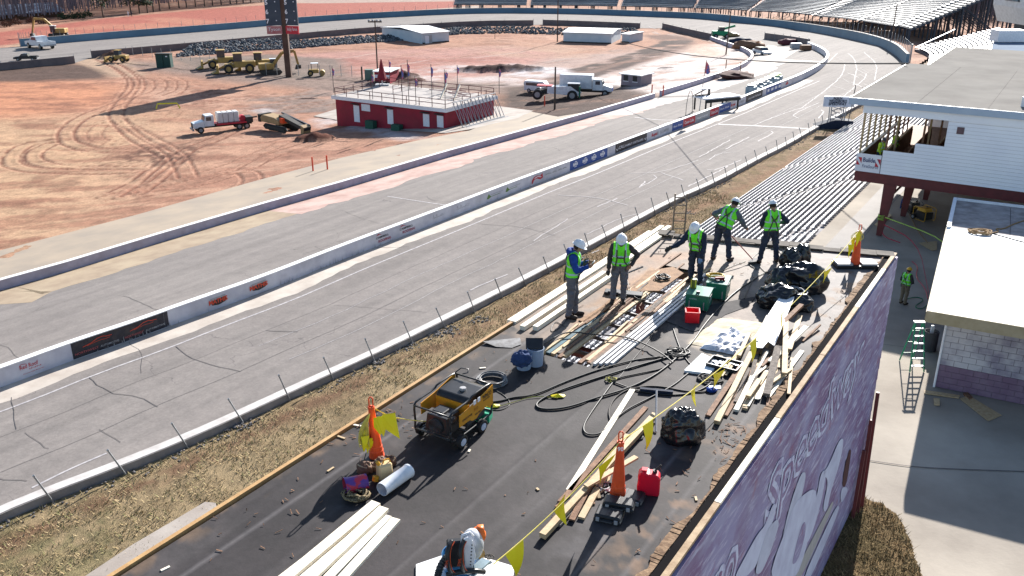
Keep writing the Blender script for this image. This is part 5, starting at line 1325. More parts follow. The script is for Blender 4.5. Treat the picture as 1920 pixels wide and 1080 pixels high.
# --- pennants
def pennant(parent, a, d, l, w_, sw=0.0, name='pennant', k=0):
    """triangular flag hanging from the cord at a, cord direction d"""
    d = Vector(d).normalized(); rnd = random.Random(k); vs = []; n = 6; fs = []
    side = Vector((-d.y, d.x, 0)) * (1 if k % 2 else -1)
    for i in range(n + 1):
        t = i / n; hw = w_ / 2 * (1 - t) + .002
        c = Vector(a) + Vector((0, 0, -l * t)) + side * (.06 * math.sin(t * 2.6 + k) * l * 2 + sw * t) + d * (sw * t * .6 + w_ * .5 * t * math.sin(k * 1.7) * .5)
        tw = .2 * math.sin(k + t * 2)
        dd = (d * math.cos(tw) + side * math.sin(tw))
        vs += [c - dd * hw, c + dd * hw]
    for i in range(n): fs.append((2 * i, 2 * i + 1, 2 * i + 3, 2 * i + 2))
    n0 = len(vs); nn = Vector((side.x, side.y, 0)) * .0015
    vs2 = [v + nn for v in vs]; b = MB(); b.add(vs, [f[::-1] for f in fs]); b.add(vs2, fs); return b.build(name, M_yel, parent, world=True, smooth=True)
A_ = Rf(925, 1058, .62); B_ = C3 + UP * .98; D_ = C2 + UP * .98
def cordline(label, pts, flags, sag=.04, fl=.42, fw=.36):
    L = []
    for a, c in zip(pts[:-1], pts[1:]):
        for i in range(14): t = i / 14; L.append(a.lerp(c, t) + UP * (-sag * 4 * t * (1 - t) * (c - a).length / 5))
    L.append(pts[-1]); t_ = thing('pennant_line', label, 'pennant line', L[0])
    b = MB(); b.tube(L, .008, 5); b.build('cord', M_yrope, t_, world=True)
    LP = [proj(q)[0] for q in L]
    for k, x in enumerate(flags):
        i = min(range(len(L) - 1), key=lambda j: abs(LP[j] - x)); pennant(t_, L[i], L[i + 1] - L[i], fl * random.uniform(.9, 1.1), fw, k=k)
    return t_
random.seed(77)
cordline('long yellow cord of triangular pennants from the blower past the tall cone to the corner', [A_, B_, D_], [958, 1062, 1140, 1215, 1296, 1352, 1406, 1462, 1540], sag=.16)
G0 = Rf(800, 790, .35); cordline('short yellow cord from the tangled cone to the generator frame', [C1 + Vector((-.05, .03, .92)), C1 + Vector((.25, .15, .66)), G0], [], sag=.1)
# tangle hanging on cone 1
t_ = thing('pennant_bundle', 'bunched up yellow pennants and cord hanging on the cone by the tool belt', 'pennants', C1 + Vector((-.12, 0, .5)))
rnd = random.Random(5); b = MB()
for i in range(30):
    x = -.14 - rnd.random() * .14; L = [C1 + Vector((-.06, -.02, .82)), C1 + Vector((x * .8, -.06 + rnd.uniform(-.06, .06), .6)), C1 + Vector((x + rnd.uniform(-.04, .08), -.08 + rnd.uniform(-.08, .08), .2 + rnd.random() * .2)), C1 + Vector((x * .6, -.1, .34)), C1 + Vector((x * .7, -.05, .62))]
    b.tube(smooth_line(L, 2), .006, 4)
b.build('cord', M_yrope, t_, world=True)
for i in range(9): pennant(t_, C1 + Vector((-.15 + rnd.uniform(-.07, .07), -.1 + rnd.uniform(-.05, .05), .62 - rnd.random() * .25)), (1, .3, 0), .26, .13, k=i)
for i, (x, z, l) in enumerate(((.05, .80, .34), (.14, .84, .42), (.0, .78, .30))): 
    a = C1 + Vector((x, -.09, z)); b = MB(); b.add([a, a + Vector((.20, .02, .02)), a + Vector((.26 if i == 1 else .1, -.03, -l)), a + Vector((0, -.01, -l * .55))], [(0, 1, 2, 3)]); b.build('pennant', M_yel, t_, world=True)
t_ = thing('pennant_bundle', 'yellow pennant ends knotted round the corner cone', 'pennants', C2 + Vector((-.1, 0, .8)))
for i in range(3): pennant(t_, C2 + Vector((-.06 - .08 * i, -.08, .95 - .16 * i)), (1, .2, 0), .38, .16, k=i + 3)
b = MB()
for i in range(9):
    b.tube(smooth_line([C2 + Vector((0, -.07, .98)), C2 + Vector((rnd.uniform(-.35, .12), -.1, .9 - rnd.random() * .2)), C2 + Vector((rnd.uniform(-.2, .1), -.1, .66 + rnd.random() * .2)), C2 + Vector((.04, -.07, .9))], 2), .006, 4)
b.build('cord', M_yrope, t_, world=True)
for k, (x, y) in enumerate(((1047, 744), (925, 763))):
    q = Rf(x, y); b = MB(); vs = []; 
    for i in range(7):
        a = i * .9; vs.append(q + Vector((math.cos(a) * .13 * (1 + .3 * (i % 2)), math.sin(a) * .07, .02)))
    vs.append(q + UP * .06); b.add(vs, [(i, (i + 1) % 7, 7) for i in range(7)]); o = b.build('pennant', M_yel); tag(o, ('crumpled yellow pennant lying by the big hose loop', 'crumpled yellow pennant lying behind the generator')[k], 'pennant')
b = MB(); b.tube(smooth_line([Rf(1046, 746, .02), Rf(1000, 742, .02), Rf(960, 755, .02), Rf(930, 763, .03), Rf(903, 768, .05)], 2), .008, 4); tag(b.build('cord', M_yrope), 'loose yellow cord trailing from the generator to the hose loop', 'cord')

# --- generator
gq = LB(10.33, 7.80, RZ)
g = thing('generator', 'black and orange wheeled generator with tank on top and four small wheels', 'generator', gq, RB)
b = MB()
for x in (-.36, .36):
    L = smooth_line([Vector(q) for q in ((x, -.56, .42), (x, -.58, .74), (x, -.50, .80), (x, -.02, .80), (x, .04, .86), (x, .56, .86), (x, .62, .80), (x, .62, .20), (x, .5, .17), (x, -.5, .17), (x, -.58, .24), (x, -.56, .42))], 1)
    b.tube(L, .019, 7)
for y, z in ((-.58, .74), (-.58, .26), (.62, .80), (.62, .22), (-.1, .17), (.3, .17)): b.cyl((-.36, y, z), (.36, y, z), .017, n=6)
b.build('frame', M_blackpl, g, smooth=True)
for k, x in enumerate((.385, -.385)):
    sx = 1 if x > 0 else -1; b = MB(); b.prism([(-.36, .42), (-.36, .66), (.02, .70), (.60, .82), (.60, .42), (.50, .38), (.40, .46), (.2, .42), (.12, .36), (0, .36), (-.08, .42)], x, x + .015 * sx, 'x'); pn = b.build('side_panel', M_amber, g)
    if k == 0:
        gw = gq
        ri = -BP
        def gl(y, z, body, size, m, fit): return letters('lettering', body, gq + ri * .402 + BS * y + UP * z, BS, UP, size, m, g, .004, fit=fit, bold=.02)
        gl(.28, .66, 'WINCO', .12, M_blkp, .26); gl(.3, .61, 'POWER', .045, M_blkp, .2); gl(-.30, .50, 'HONDA POWER', .06, M_blkp, .28); gl(.06, .44, 'HPS 9000', .055, M_blkp, .18); gl(.03, .54, '9.0', .10, mat('amber_dark', (.38, .14, .01), None, 5, .5), .12)
        for y in (.02, .14):
            b = MB(); b.bx(.402, .41, y, y + .07, .68, .77); b.build('socket_plate', M_whp, g)
b = MB(); b.bx(-.33, .33, -.04, .01, .36, .68); b.build('bulkhead', M_amber, g)
b = MB(); b.prism([(-.04, .62), (-.02, .72), (.05, .78), (.45, .80), (.58, .76), (.58, .62)], -.33, .30, 'x'); o = b.build('fuel_tank', M_blackpl, g, bevel=.012)
b = MB(); b.cyl((.05, .22, .79), (.05, .22, .835), .055, n=14); b.cyl((.05, .22, .83), (.05, .22, .84), .045, n=14); b.build('fuel_cap', M_grey, g)
b = MB(); b.box((.02, -.30, .42), (.46, .42, .34), tz=.85); b.box((-.02, -.30, .58), (.30, .28, .10), tz=.7); b.cyl((.02, -.53, .40), (.02, -.49, .40), .15, n=16); b.ell((.2, -.32, .48), (.09, .12, .09), 10, 6); b.build('engine', M_blackpl, g, bevel=.01)
b = MB()
for k in range(6): b.tube([Vector((.02 + (.02 + .022 * k) * math.cos(a), -.535, .40 + (.02 + .022 * k) * math.sin(a))) for a in [i * .52 for i in range(12)]], .004, 4, closed=True)
b.build('fan_guard', M_dsteel, g)
letters('lettering', 'HONDA', gq + ri * (-.11) - BS * .452 + UP * .60, -BP, UP, .05, M_whp, g, .01, fit=.14, bold=.01)
b = MB(); b.bx(-.30, .30, -.02, .5, .2, .42); b.cyl((0, -.05, .33), (0, .42, .33), .15, n=14); b.build('alternator', M_dsteel, g, bevel=.01)
b = MB(); b.tube([(-.36, .56, .86), (-.3, .66, .93), (-.16, .68, .94), (-.12, .60, .91), (-.2, .56, .88)], .012, 6); b.build('lifting_hook', M_dsteel, g, smooth=True); b = MB(); b.tube([(.36, .62, .80), (.42, .74, .78), (.44, .78, .72)], .016, 6); b.build('tow_hook', M_dsteel, g, smooth=True)
g.scale = (1, 1, .88)
def wheel(parent, c, r, w_, rim, ax='x', name='wheel', tyre=None, hub=.55):
    t = MB(); sgn = 1 if c[0] >= 0 else -1
    L = [Vector((q * w_ / 2, 0, 0)) for q in (-1, -.8, .8, 1)]; t.tube(L, [r * .86, r, r, r * .86], 18)
    o = t.build(name, tyre or M_rub, parent); o.location = c
    if ax == 'y': o.rotation_euler = (0, 0, math.pi / 2)
    k = MB(); k.cyl((-w_ / 2 - .008, 0, 0), (w_ / 2 + .008, 0, 0), r * hub, n=14); k.cyl((-w_ / 2 - .014, 0, 0), (w_ / 2 + .014, 0, 0), r * hub * .35, n=8); k.build('rim', rim, o); return o
M_rim = mat('rim_white', (.55, .60, .70), None, 5, .4)
for x in (-.40, .42):
    for y in (-.36, .22): wheel(g, (x, y, .13), .13, .085, M_rim)
b = MB(); b.cyl((-.4, -.36, .13), (.4, -.36, .13), .015, n=6); b.cyl((-.4, .22, .13), (.4, .22, .13), .015, n=6); b.build('axle', M_dsteel, g)
b = MB(); b.box((0, 0, .09), (.30, .22, .18)); o = b.build('battery_case', mat('case_green', (.03, .36, .20), None, 5, .4), bevel=.012); o.location = Rf(905, 786); o.rotation_euler = (0, 0, RB + .3); tag(o, 'small bright green case on the roof behind the generator wheels', 'case')

# --- coils, buckets, cloth
def coil(label, c, r, th, n, m, squash=1, seed=0, name='hose_coil', cat='hose coil', rz=0):
    rnd = random.Random(seed); L = []
    for i in range(int(n * 16)):
        a = i * math.pi / 8; rr = r * (1 - .10 * math.sin(i * .21 + seed)) + rnd.gauss(0, r * .012); L.append(Vector((math.cos(a) * rr + .02 * math.sin(i * .07), math.sin(a) * rr * squash, th + (i / 16) * th * .8 + rnd.random() * th * .3)))
    b = MB(); b.tube(L, th, 6); o = b.build(name, m, smooth=True); o.location = c; o.rotation_euler = (0, 0, rz); return tag(o, label, cat)
coil('thin black and grey air hose coiled neatly beyond the generator', Rf(923, 716), .25, .014, 7, mat('hose_grey', (.06, .06, .07), (.16, .17, .18), 6, .5), seed=2)
def bucket(label, c, r, h, m, tilt=0, rz=0, lidm=None, flare=1.12, name='bucket'):
    t_ = thing(name, label, 'bucket', c, rz); b = MB(); n = 20; vs = []; fs = []
    prof = [(0, 0.001), (r / flare, 0.001), (r / flare * 1.0, .0), (r, h), (r * 1.04, h), (r * 1.04, h - .03), (r * .99, h - .03)]
    def lat(pr, name_, mm):
        b = MB(); vs = []; fs = []
        for q, z in pr:
            for j in range(n): a = 2 * math.pi * j / n; vs.append((q * math.cos(a), q * math.sin(a), z))
        for i in range(len(pr) - 1):
            for j in range(n): fs.append((i * n + j, i * n + (j + 1) % n, (i + 1) * n + (j + 1) % n, (i + 1) * n + j))
        b.add(vs, fs); o = b.build(name_, mm, t_, smooth=False); return o
    o1 = lat([(0.001, 0), (r / flare, 0), (r, h), (r * 1.05, h), (r * 1.05, h - .03), (r * 1.0, h - .03)], 'shell', m); o2 = lat([(.001, .02), (r / flare * .95, .02), (r * .96, h)], 'lining', m)
    if tilt:
        t_.rotation_euler = (tilt, 0, rz)
    return t_
bk1 = bucket('pale blue bucket with black rim flap beside the bucket with the blue jacket', Rf(1004, 683), .16, .36, mat('bucket_blue', (.34, .42, .55), None, 5, .5))
b = MB(); b.box((-.02, .1, .40), (.34, .26, .04), rx=.5); b.build('lid', M_blackpl, bk1, bevel=.01)
bk2 = bucket('pale blue bucket with a dark blue jacket stuffed into it, near the hose coil', Rf(982, 690), .15, .30, MC['bucket_blue'])
def blobby(name, label, cat, c, r, m, seed=0, amp=.3, fr=2.5, n=28, mm=18, crease=.0, flat=True, rz=0, parent=None):
    vs = []; fs = []; rnd = Vector((seed * 3.1, seed * 1.7, 0))
    for i in range(mm + 1):
        t = math.pi * i / mm
        for j in range(n):
            a = 2 * math.pi * j / n; d = Vector((math.sin(t) * math.cos(a), math.sin(t) * math.sin(a), math.cos(t)))
            k = 1 + amp * mnoise.noise(d * fr + rnd) + amp * .35 * mnoise.noise(d * fr * 2.6 + rnd)
            if crease:
                wv = Vector((d.x, d.y, d.z * .45)) * fr; k -= crease * .17 * (1 - abs(mnoise.noise(wv * 1.1 + rnd * 2))) ** 5 + crease * .075 * (1 - abs(mnoise.noise(wv * 2.6 + rnd))) ** 4 + .02 * crease * (1 - abs(mnoise.noise(wv * 6 + rnd))) ** 4 - crease * .09
            z = d.z * k * r[2]
            if flat and z < -r[2] * .55: z = -r[2] * .55
            vs.append((d.x * k * r[0], d.y * k * r[1], z + (r[2] * .55 if flat else 0)))
    for i in range(mm):
        for j in range(n): fs.append((i * n + j, (i + 1) * n + j, (i + 1) * n + (j + 1) % n, i * n + (j + 1) % n))
    b = MB(); b.add(vs, fs); o = b.build(name, m, parent, smooth=True); o.location = c; o.rotation_euler = (0, 0, rz)
    if label: tag(o, label, cat)
    return o
o = blobby('jacket', 'dark blue jacket crumpled into the left pale bucket', 'jacket', Rf(978, 683, .17), (.19, .17, .17), mat('denim_blue', (.02, .04, .11), (.03, .06, .15), 9, .9), 4, .35, 3, crease=.4)
# flap of felt
b = MB(); q = [Rf(917, 640, .01), Rf(935, 637, .05), Rf(975, 633, .03), Rf(978, 645, .02), Rf(960, 652, .01), Rf(930, 650, .02), Rf(905, 640, .06)]; b.add(q, [(0, 1, 6), (1, 5, 6), (1, 2, 5), (2, 3, 5), (3, 4, 5)]); tag(b.build('felt_scrap', mat('felt_silver', alb(150, 150, 152), alb(90, 88, 90), 8, .6)), 'curled scrap of grey roofing felt near the buckets', 'felt scrap')

# --- stuff round cone 1
pb = bucket('purple and red printed pail lying on its side by the rope pile', Rf(668, 905, .12), .13, .34, mat('pail_print', (.10, .04, .22), (.42, .03, .06), 5, .5, lo=.48, hi=.52), tilt=0)
pb.rotation_euler = (R(90), 0, R(-65)); pb.location = Rf(688, 902, .13)
letters('lettering', 'SPACKLE', Rf(650, 912, .28), (1, .25, .0), (-.25, .9, .4), .09, M_whp, pb, .0, fit=.26, bold=.02)
o = rope_pile('rope', 'brown and tan rope piled by the printed pail', Rf(668, 934), .21, 70, .017, mat('brown_rope', alb(190, 170, 130), alb(90, 74, 54), 60, .9, lo=.45, hi=.55), flat=.8, seed=5)
pp_ = thing('plastic_pipe', 'short white plastic pipe lying in front of the fuel jug', 'pipe', Rf(740, 903)); a = Rf(716, 918, .115); c = Rf(767, 882, .115)
b = MB(); ax = (c - a).normalized(); n = 24
L0 = [a + (c - a) * t for t in (0, .02, .93, .94, 1)]; b.tube(L0, [.105, .107, .107, .113, .113], n, cap=False); b.build('pipe_wall', mat('pvc_white', (.74, .76, .80), None, 5, .35), pp_, world=True, smooth=True)
b = MB(); b.tube([a, c], [.096, .103], n, cap=False); b.tube([a, a + ax * .001], [.105, .096], n, cap=False); b.tube([c - ax * .001, c], [.096, .113], n, cap=False); b.build('bore', mat('pvc_grey', (.5, .52, .58), None, 5, .5), pp_, world=True)
jg = thing('jug', 'yellowish translucent plastic jug tipped beside the white pipe', 'jug', Rf(722, 897), .5)
b = MB(); b.box((0, 0, .15), (.24, .17, .26), tz=.9); b.build('jug_body', mat('jug_straw', (.62, .47, .26), (.52, .38, .2), 3, .35), jg, bevel=.025)
b = MB(); b.cyl((-.08, 0, .27), (-.11, 0, .33), .03, n=10); b.tube([(-.02, 0, .28), (.0, 0, .33), (.08, 0, .33), (.10, 0, .27)], .012, 6); b.build('neck', mat('jug_cap', (.62, .30, .02), None, 3, .4), jg)
b = MB(); b.cyl((-.18, -.06, .05), (-.16, -.05, .12), .05, n=12); b.build('cap', MC['jug_cap'], jg)
tb = thing('tool_belt', 'brown leather tool belt pouches slumped round the foot of the tangled cone', 'tool belt', Rf(705, 880))
for k, (x, y, r_) in enumerate(((-.16, -.10, .12), (.08, .05, .11), (.20, .12, .10), (-.04, -.02, .08))):
    o = blobby('pouch', None, None, (x, y, .0), (r_, r_ * .8, r_ * 1.1), mat('leather', (.16, .08, .05), (.09, .05, .035), 8, .7), k, .3, 2.5, parent=tb); o['label'] = None; del o['label']
    b = MB(); b.tube([Vector((x + r_ * .8 * math.cos(a), y + r_ * .62 * math.sin(a), r_ * 1.25 + .02 * math.sin(2 * a))) for a in [i * .524 for i in range(12)]], .012, 5, closed=True); b.build('binding', mat('tan_binding', (.45, .33, .2), None, 9, .8), tb)
# --- lumber
def plank(x0, y0, x1, y1, w_=.09, t=.04, z0=.0, z1=None, m=None, label=None, group=None, name='plank', notch=0):
    z1 = z0 if z1 is None else z1
    a = Rf(x0, y0, z0 + t / 2); c = Rf(x1, y1, z1 + t / 2); b = MB(); b.bar(a, c, w_, t); o = b.build(name, m or M_wood, origin=a)
    return tag(o, label, 'plank', group)
for k, (q0, q1, w_, z) in enumerate((((545, 1078), (700, 957), .15, .0), ((575, 1082), (712, 960), .15, .0), ((620, 1083), (727, 971), .14, 0), ((648, 1082), (743, 977), .14, 0), ((560, 1075), (706, 952), .16, .055), ((602, 1075), (721, 962), .16, .055))):
    a = Rf(*q0); c = Rf(*q1); d = (a - c); a2 = c + d * 1.6; b = MB(); b.bar(a2 + UP * (z + .025), c + UP * (z + .025), w_, .05); o = b.build('plank', M_woodp, origin=c + UP * (z + .025)); tag(o, 'clean pale board, ' + ('leftmost of the bottom layer', 'second from left of the bottom layer', 'third from left, bottom layer', 'rightmost and lowest', 'left one of the two on top', 'right one of the two on top')[k] + ' in the neat stack', 'plank', 'neat stack of new boards')
NL = 'loose boards around the tall cone'
for q in ((1186, 731, 1067, 920, .10, .03, .0, .0, M_woodp, 'longest pale new board slanting past the left of the tall cone'),
          (1228, 778, 1017, 1005, .10, .08, .05, .02, M_wood, 'thick pale timber reaching furthest toward the bottom left beside the cone'),
          (1211, 764, 1050, 942, .09, .03, .0, .0, M_woodb, 'brown weathered board lying under the thick pale timber'),
          (1193, 857, 1098, 912, .09, .035, .14, .12, M_wood, 'short pale offcut lying crosswise on top of the boards'),
          (1140, 880, 1090, 972, .10, .04, .05, .0, M_wood, 'broken pale board with splintered end beside the tool cases'),
          (1064, 948, 1019, 998, .08, .03, .02, .0, M_woodb, 'brown board end poking out at the lower left of the heap'),
          (1160, 865, 1046, 985, .08, .04, .0, .0, M_woodg, 'grey weathered board buried in the heap by the cone'),
          (1113, 895, 1072, 975, .09, .025, .08, .02, M_woodb, 'thin brown splintered strip on the heap by the cone'),
          (1176, 815, 1120, 890, .07, .03, .09, .06, M_wood, 'narrow pale strip between thick timber and cone')):
    plank(q[0], q[1], q[2], q[3], q[4], q[5], q[6], q[7], q[8], q[9], NL)
for q in ((1413, 655, 1344, 792, .10, .07, .10, .02, M_wood, 'thick pale timber with a knotty face running down toward the lone black bag'),
          (1391, 684, 1327, 780, .09, .04, .05, .0, M_woodb, 'brown timber at the left edge of the big lumber heap'),
          (1411, 707, 1380, 770, .09, .05, .04, .0, M_woodp, 'pale board end low in the middle of the lumber heap'),
          (1424, 712, 1402, 744, .09, .05, .10, .10, M_wood, 'stub of pale timber on top of two board ends'),
          (1437, 698, 1396, 767, .09, .05, .03, .0, M_wood, 'second pale board end right of the middle of the lumber heap'),
          (1459, 650, 1437, 740, .13, .05, .16, .06, M_woodg, 'wide dark weathered board lying high across the lumber heap'),
          (1474, 590, 1471, 700, .10, .03, .24, .14, M_wood, 'upright looking brown board laid straight away from the camera on the heap'),
          (1512, 612, 1444, 678, .11, .03, .12, .10, M_woodp, 'bright pale board slanting across the upper right of the heap'),
          (1504, 658, 1440, 744, .09, .03, .0, .0, M_woodp, 'pale board lying flat at the right of the lumber heap'),
          (1482, 693, 1440, 722, .07, .04, .08, .06, M_wood, 'short pale offcut crossing the boards at the right'),
          (1500, 592, 1480, 655, .10, .03, .14, .10, M_wood, 'pale splintered board pointing to the black bag heap'),
          (1538, 609, 1505, 640, .04, .03, .06, .0, M_woodb, 'thin batten sticking out to the right of the heap'),
          (1503, 572, 1470, 604, .10, .06, .28, .20, M_woodb, 'brown timber end resting against the black bags'),
          (1441, 593, 1418, 640, .09, .04, .2, .2, M_woodp, 'very bright board beside the white sheet'),
          (1452, 640, 1400, 735, .09, .05, .0, .0, M_woodg, 'grey timber at the bottom of the lumber heap'),
          (1425, 672, 1360, 800 - 20, .08, .04, .0, .0, M_woodb, 'dark brown timber under the left of the lumber heap'),
          (1490, 628, 1462, 690, .08, .03, .05, .05, M_wood, 'medium brown board in the right half of the heap'),
          (1405, 625, 1385, 668, .08, .05, .1, .1, M_wood, 'short pale timber beneath the white sheet')):
    plank(q[0], q[1], q[2], q[3], q[4], q[5], q[6], q[7], q[8], q[9], 'boards in the big lumber heap')
rnd = random.Random(66)
for i in range(26):
    x = rnd.uniform(1385, 1490); y = 655 + (1455 - x) * .5 + rnd.uniform(-35, 50); l = rnd.uniform(30, 75); a = rnd.gauss(1.05, .22)
    plank(x, y, x - l * math.cos(a) * .8, y + l * math.sin(a), rnd.uniform(.03, .08), .02, rnd.uniform(0, .1), rnd.uniform(0, .06), rnd.choice([M_wood, M_woodb, M_woodp, M_woodg]), 'small broken stick among the timbers of the lumber heap', 'broken sticks in the lumber heap', name='stick')
for i in range(12):
    x = rnd.uniform(1050, 1160); y = 950 - (x - 1060) * .9 + rnd.uniform(-25, 35); l = rnd.uniform(15, 40); a = rnd.gauss(1.0, .5)
    plank(x, y, x - l * math.cos(a), y + l * math.sin(a), rnd.uniform(.02, .05), .015, rnd.uniform(0, .08), 0.01, rnd.choice([M_wood, M_woodb]), 'small broken stick among the boards by the tall cone', 'broken sticks by the tall cone', name='stick')
# long beams at the left edge and white strips
b = MB(); b.bar(LB(14.42, 9.0, RZ + .05), LB(18.3, 9.04, RZ + .05), .12, .10); tag(b.build('beam', M_woodp, origin=LB(14.42, 9, RZ)), 'long white squared beam closest to the roof edge behind the hooded worker', 'beam')
b = MB(); b.bar(LB(14.55, 8.76, RZ + .05), LB(18.3, 8.80, RZ + .05), .12, .10); tag(b.build('beam', M_woodp, origin=LB(14.55, 8.76, RZ)), 'long white squared beam on the inner side, ending by the buckets', 'beam')
for k, (p_, s0, s1) in enumerate(((9.30, 20.4, 22.5), (9.12, 19.9, 22.6), (8.98, 18.9, 21.6))):
    b = MB(); b.bar(LB(s0, p_, RZ + .06), LB(s1, p_ + .05, RZ + .07), .13, .06); tag(b.build('plank', M_woodp, origin=LB(s0, p_, RZ)), ('pale plank lying furthest along the roof edge by the ladder', 'pale plank second from the edge by the ladder', 'short pale plank in front of the ladder shadow')[k], 'plank')
for k, p_ in enumerate((6.93, 6.84, 6.75, 6.66)):
    b = MB(); s0 = 13.75 + .07 * k; b.bar(LB(s0, p_, RZ + .03), LB(19.6 - .35 * k, p_, RZ + .03), .055, .05); o = b.build('channel_strip', mat('aluminium_strip', (.55, .54, .54), (.42, .41, .41), 4, .4, dirt=.2), origin=LB(s0, p_, RZ)); tag(o, 'pale metal channel strip beside the open slot, ' + ('nearest the slot', 'second from the slot', 'third from the slot', 'furthest from the slot')[k], 'metal strip', 'row of metal channel strips')
    b = MB(); b.bx(-.03, .03, -.04, .01, .0, .06)
b = MB(); b.bar(Rf(1222, 733, .02), Rf(1231, 812, .02), .03, .03); b.build('x') if False else None
o = MB(); o.cyl(Rf(1231, 732, .35), Rf(1230, 810, .02), .018, n=6); tag(o.build('pole', M_grey), 'thin white pole propped beside the lone black bag', 'pole')
# black pipe by the bag, crowbar
o = MB(); o.bar(Rf(1200, 730, .04), Rf(1262, 736, .04), .07, .06); tag(o.build('pipe', M_navy), 'dark blue pipe lying across the hoses', 'pipe')
# --- sheets and panels at the lumber heap
def slab(name, label, cat, pts, zs, t, m):
    top_ = [Rf(x, y, z + t) for (x, y), z in zip(pts, zs)]; bot = [q - UP * t for q in top_]; n = len(pts); b = MB()
    b.add(top_ + bot, [tuple(range(n)), tuple(range(2 * n - 1, n - 1, -1))] + [(i, i + n, (i + 1) % n + n, (i + 1) % n) for i in range(n)]); return tag(b.build(name, m, origin=top_[0]), label, cat)
slab('foam_board', 'white foam board with pale blue edge under the pennants', 'board', [(1283, 694), (1316, 662), (1351, 678), (1331, 700)], [0, 0, 0, 0], .05, mat('foam_white', (.70, .78, .80), (.8, .8, .78), 2, .6))
slab('white_sheet', 'long bright white sheet lying on top of the lumber heap', 'sheet', [(1462, 556), (1490, 556), (1452, 648), (1440, 640), (1430, 652), (1404, 650), (1440, 590)], [.30, .30, .2, .2, .2, .2, .25], .015, mat('sheet_white', (.80, .80, .80), None, 3, .6))
def cloth(name, label, cat, pts, m, amp=.12, n=14, th=.01, seed=0, base=.04):
    a, b_, c, d = [Rf(*q) for q in pts]; vs = []; fs = []
    for i in range(n + 1):
        for j in range(n + 1):
            u, v = i / n, j / n; q = (a * (1 - u) + b_ * u) * (1 - v) + (d * (1 - u) + c * u) * v
            h = base + amp * (abs(mnoise.noise(Vector((u * 4 + seed, v * 4, seed)))) + .4 * abs(mnoise.noise(Vector((u * 9, v * 9 + seed, 1)))))
            if i in (0, n) or j in (0, n): h *= .35
            vs.append(q + UP * h)
    for i in range(n):
        for j in range(n): k = i * (n + 1) + j; fs.append((k, k + n + 1, k + n + 2, k + 1))
    b = MB(); b.add(vs, fs); return tag(b.build(name, m, origin=a), label, cat)
cloth('membrane_sheet', 'crumpled white and silver membrane sheet next to the lumber heap', 'sheet', [(1311, 655), (1372, 615), (1410, 640), (1380, 668)], mat('membrane_white', (.72, .72, .74), (.42, .43, .48), 3, .6), .15, seed=3)
cloth('underlay_sheet', 'cream plywood coloured sheet lying flat behind the foam board', 'sheet', [(1290, 645), (1345, 596), (1440, 606), (1376, 660)], mat('cream_sheet', alb(240, 228, 200), alb(214, 196, 160), 2, .8), .03, seed=8, base=.012)
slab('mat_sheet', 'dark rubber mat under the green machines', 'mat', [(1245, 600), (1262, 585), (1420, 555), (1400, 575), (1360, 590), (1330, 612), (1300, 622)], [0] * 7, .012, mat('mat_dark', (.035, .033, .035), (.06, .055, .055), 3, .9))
slab('deck_panel', 'brown plywood panel laid over the deck behind the standing worker', 'panel', [(1172, 552), (1214, 508), (1262, 500), (1282, 512), (1236, 545), (1200, 545)], [.0] * 6, .025, mat('panel_brown', alb(188, 146, 108), alb(150, 112, 80), 5, .85, bmp=.3, bsc=30))
slab('deck_panel', 'small bare plywood panel beside the white beams', 'panel', [(1085, 600), (1128, 574), (1148, 556), (1160, 562), (1120, 592), (1100, 606)], [0] * 6, .02, MC['panel_brown'])
tcase = thing('tool_case', 'flat black tool case lying open behind the standing worker', 'case', Rf(1158, 552))
b = MB(); b.bar(Rf(1134, 546, .05), Rf(1205, 553, .05), .26, .06); b.build('shell', M_blackpl, tcase, world=True, bevel=.015); b = MB(); b.bar(Rf(1140, 546, .09), Rf(1160, 549, .09), .03, .02); b.build('handle', M_blackpl, tcase, world=True)
o = MB(); o.bar(Rf(1176, 512, .25), Rf(1206, 500, .4), .05, .02); tag(o.build('strip', M_blackpl), 'black flat bar sticking out beside the standing worker', 'bar')
# open tool case by foam board
tc = thing('tool_case', 'black open case full of tools between the foam board and the timbers', 'case', Rf(1358, 690), RB)
b = MB(); b.bx(-.3, .3, -.2, .2, .0, .03); 
for y in (-.2, .2): b.bx(-.3, .3, y - .012, y + .012, .03, .12)
for x in (-.3, 0, .3): b.bx(x - .012, x + .012, -.188, .188, .03, .12)
b.build('shell', M_blackpl, tc)
b = MB(); rnd = random.Random(4)
for i in range(16): x = rnd.uniform(-.26, .26); y = rnd.uniform(-.16, .16); b.box((x, y, .06), (rnd.uniform(.04, .12), rnd.uniform(.02, .06), .05), rz=rnd.random() * 3)
b.build('tools', M_steel, tc)
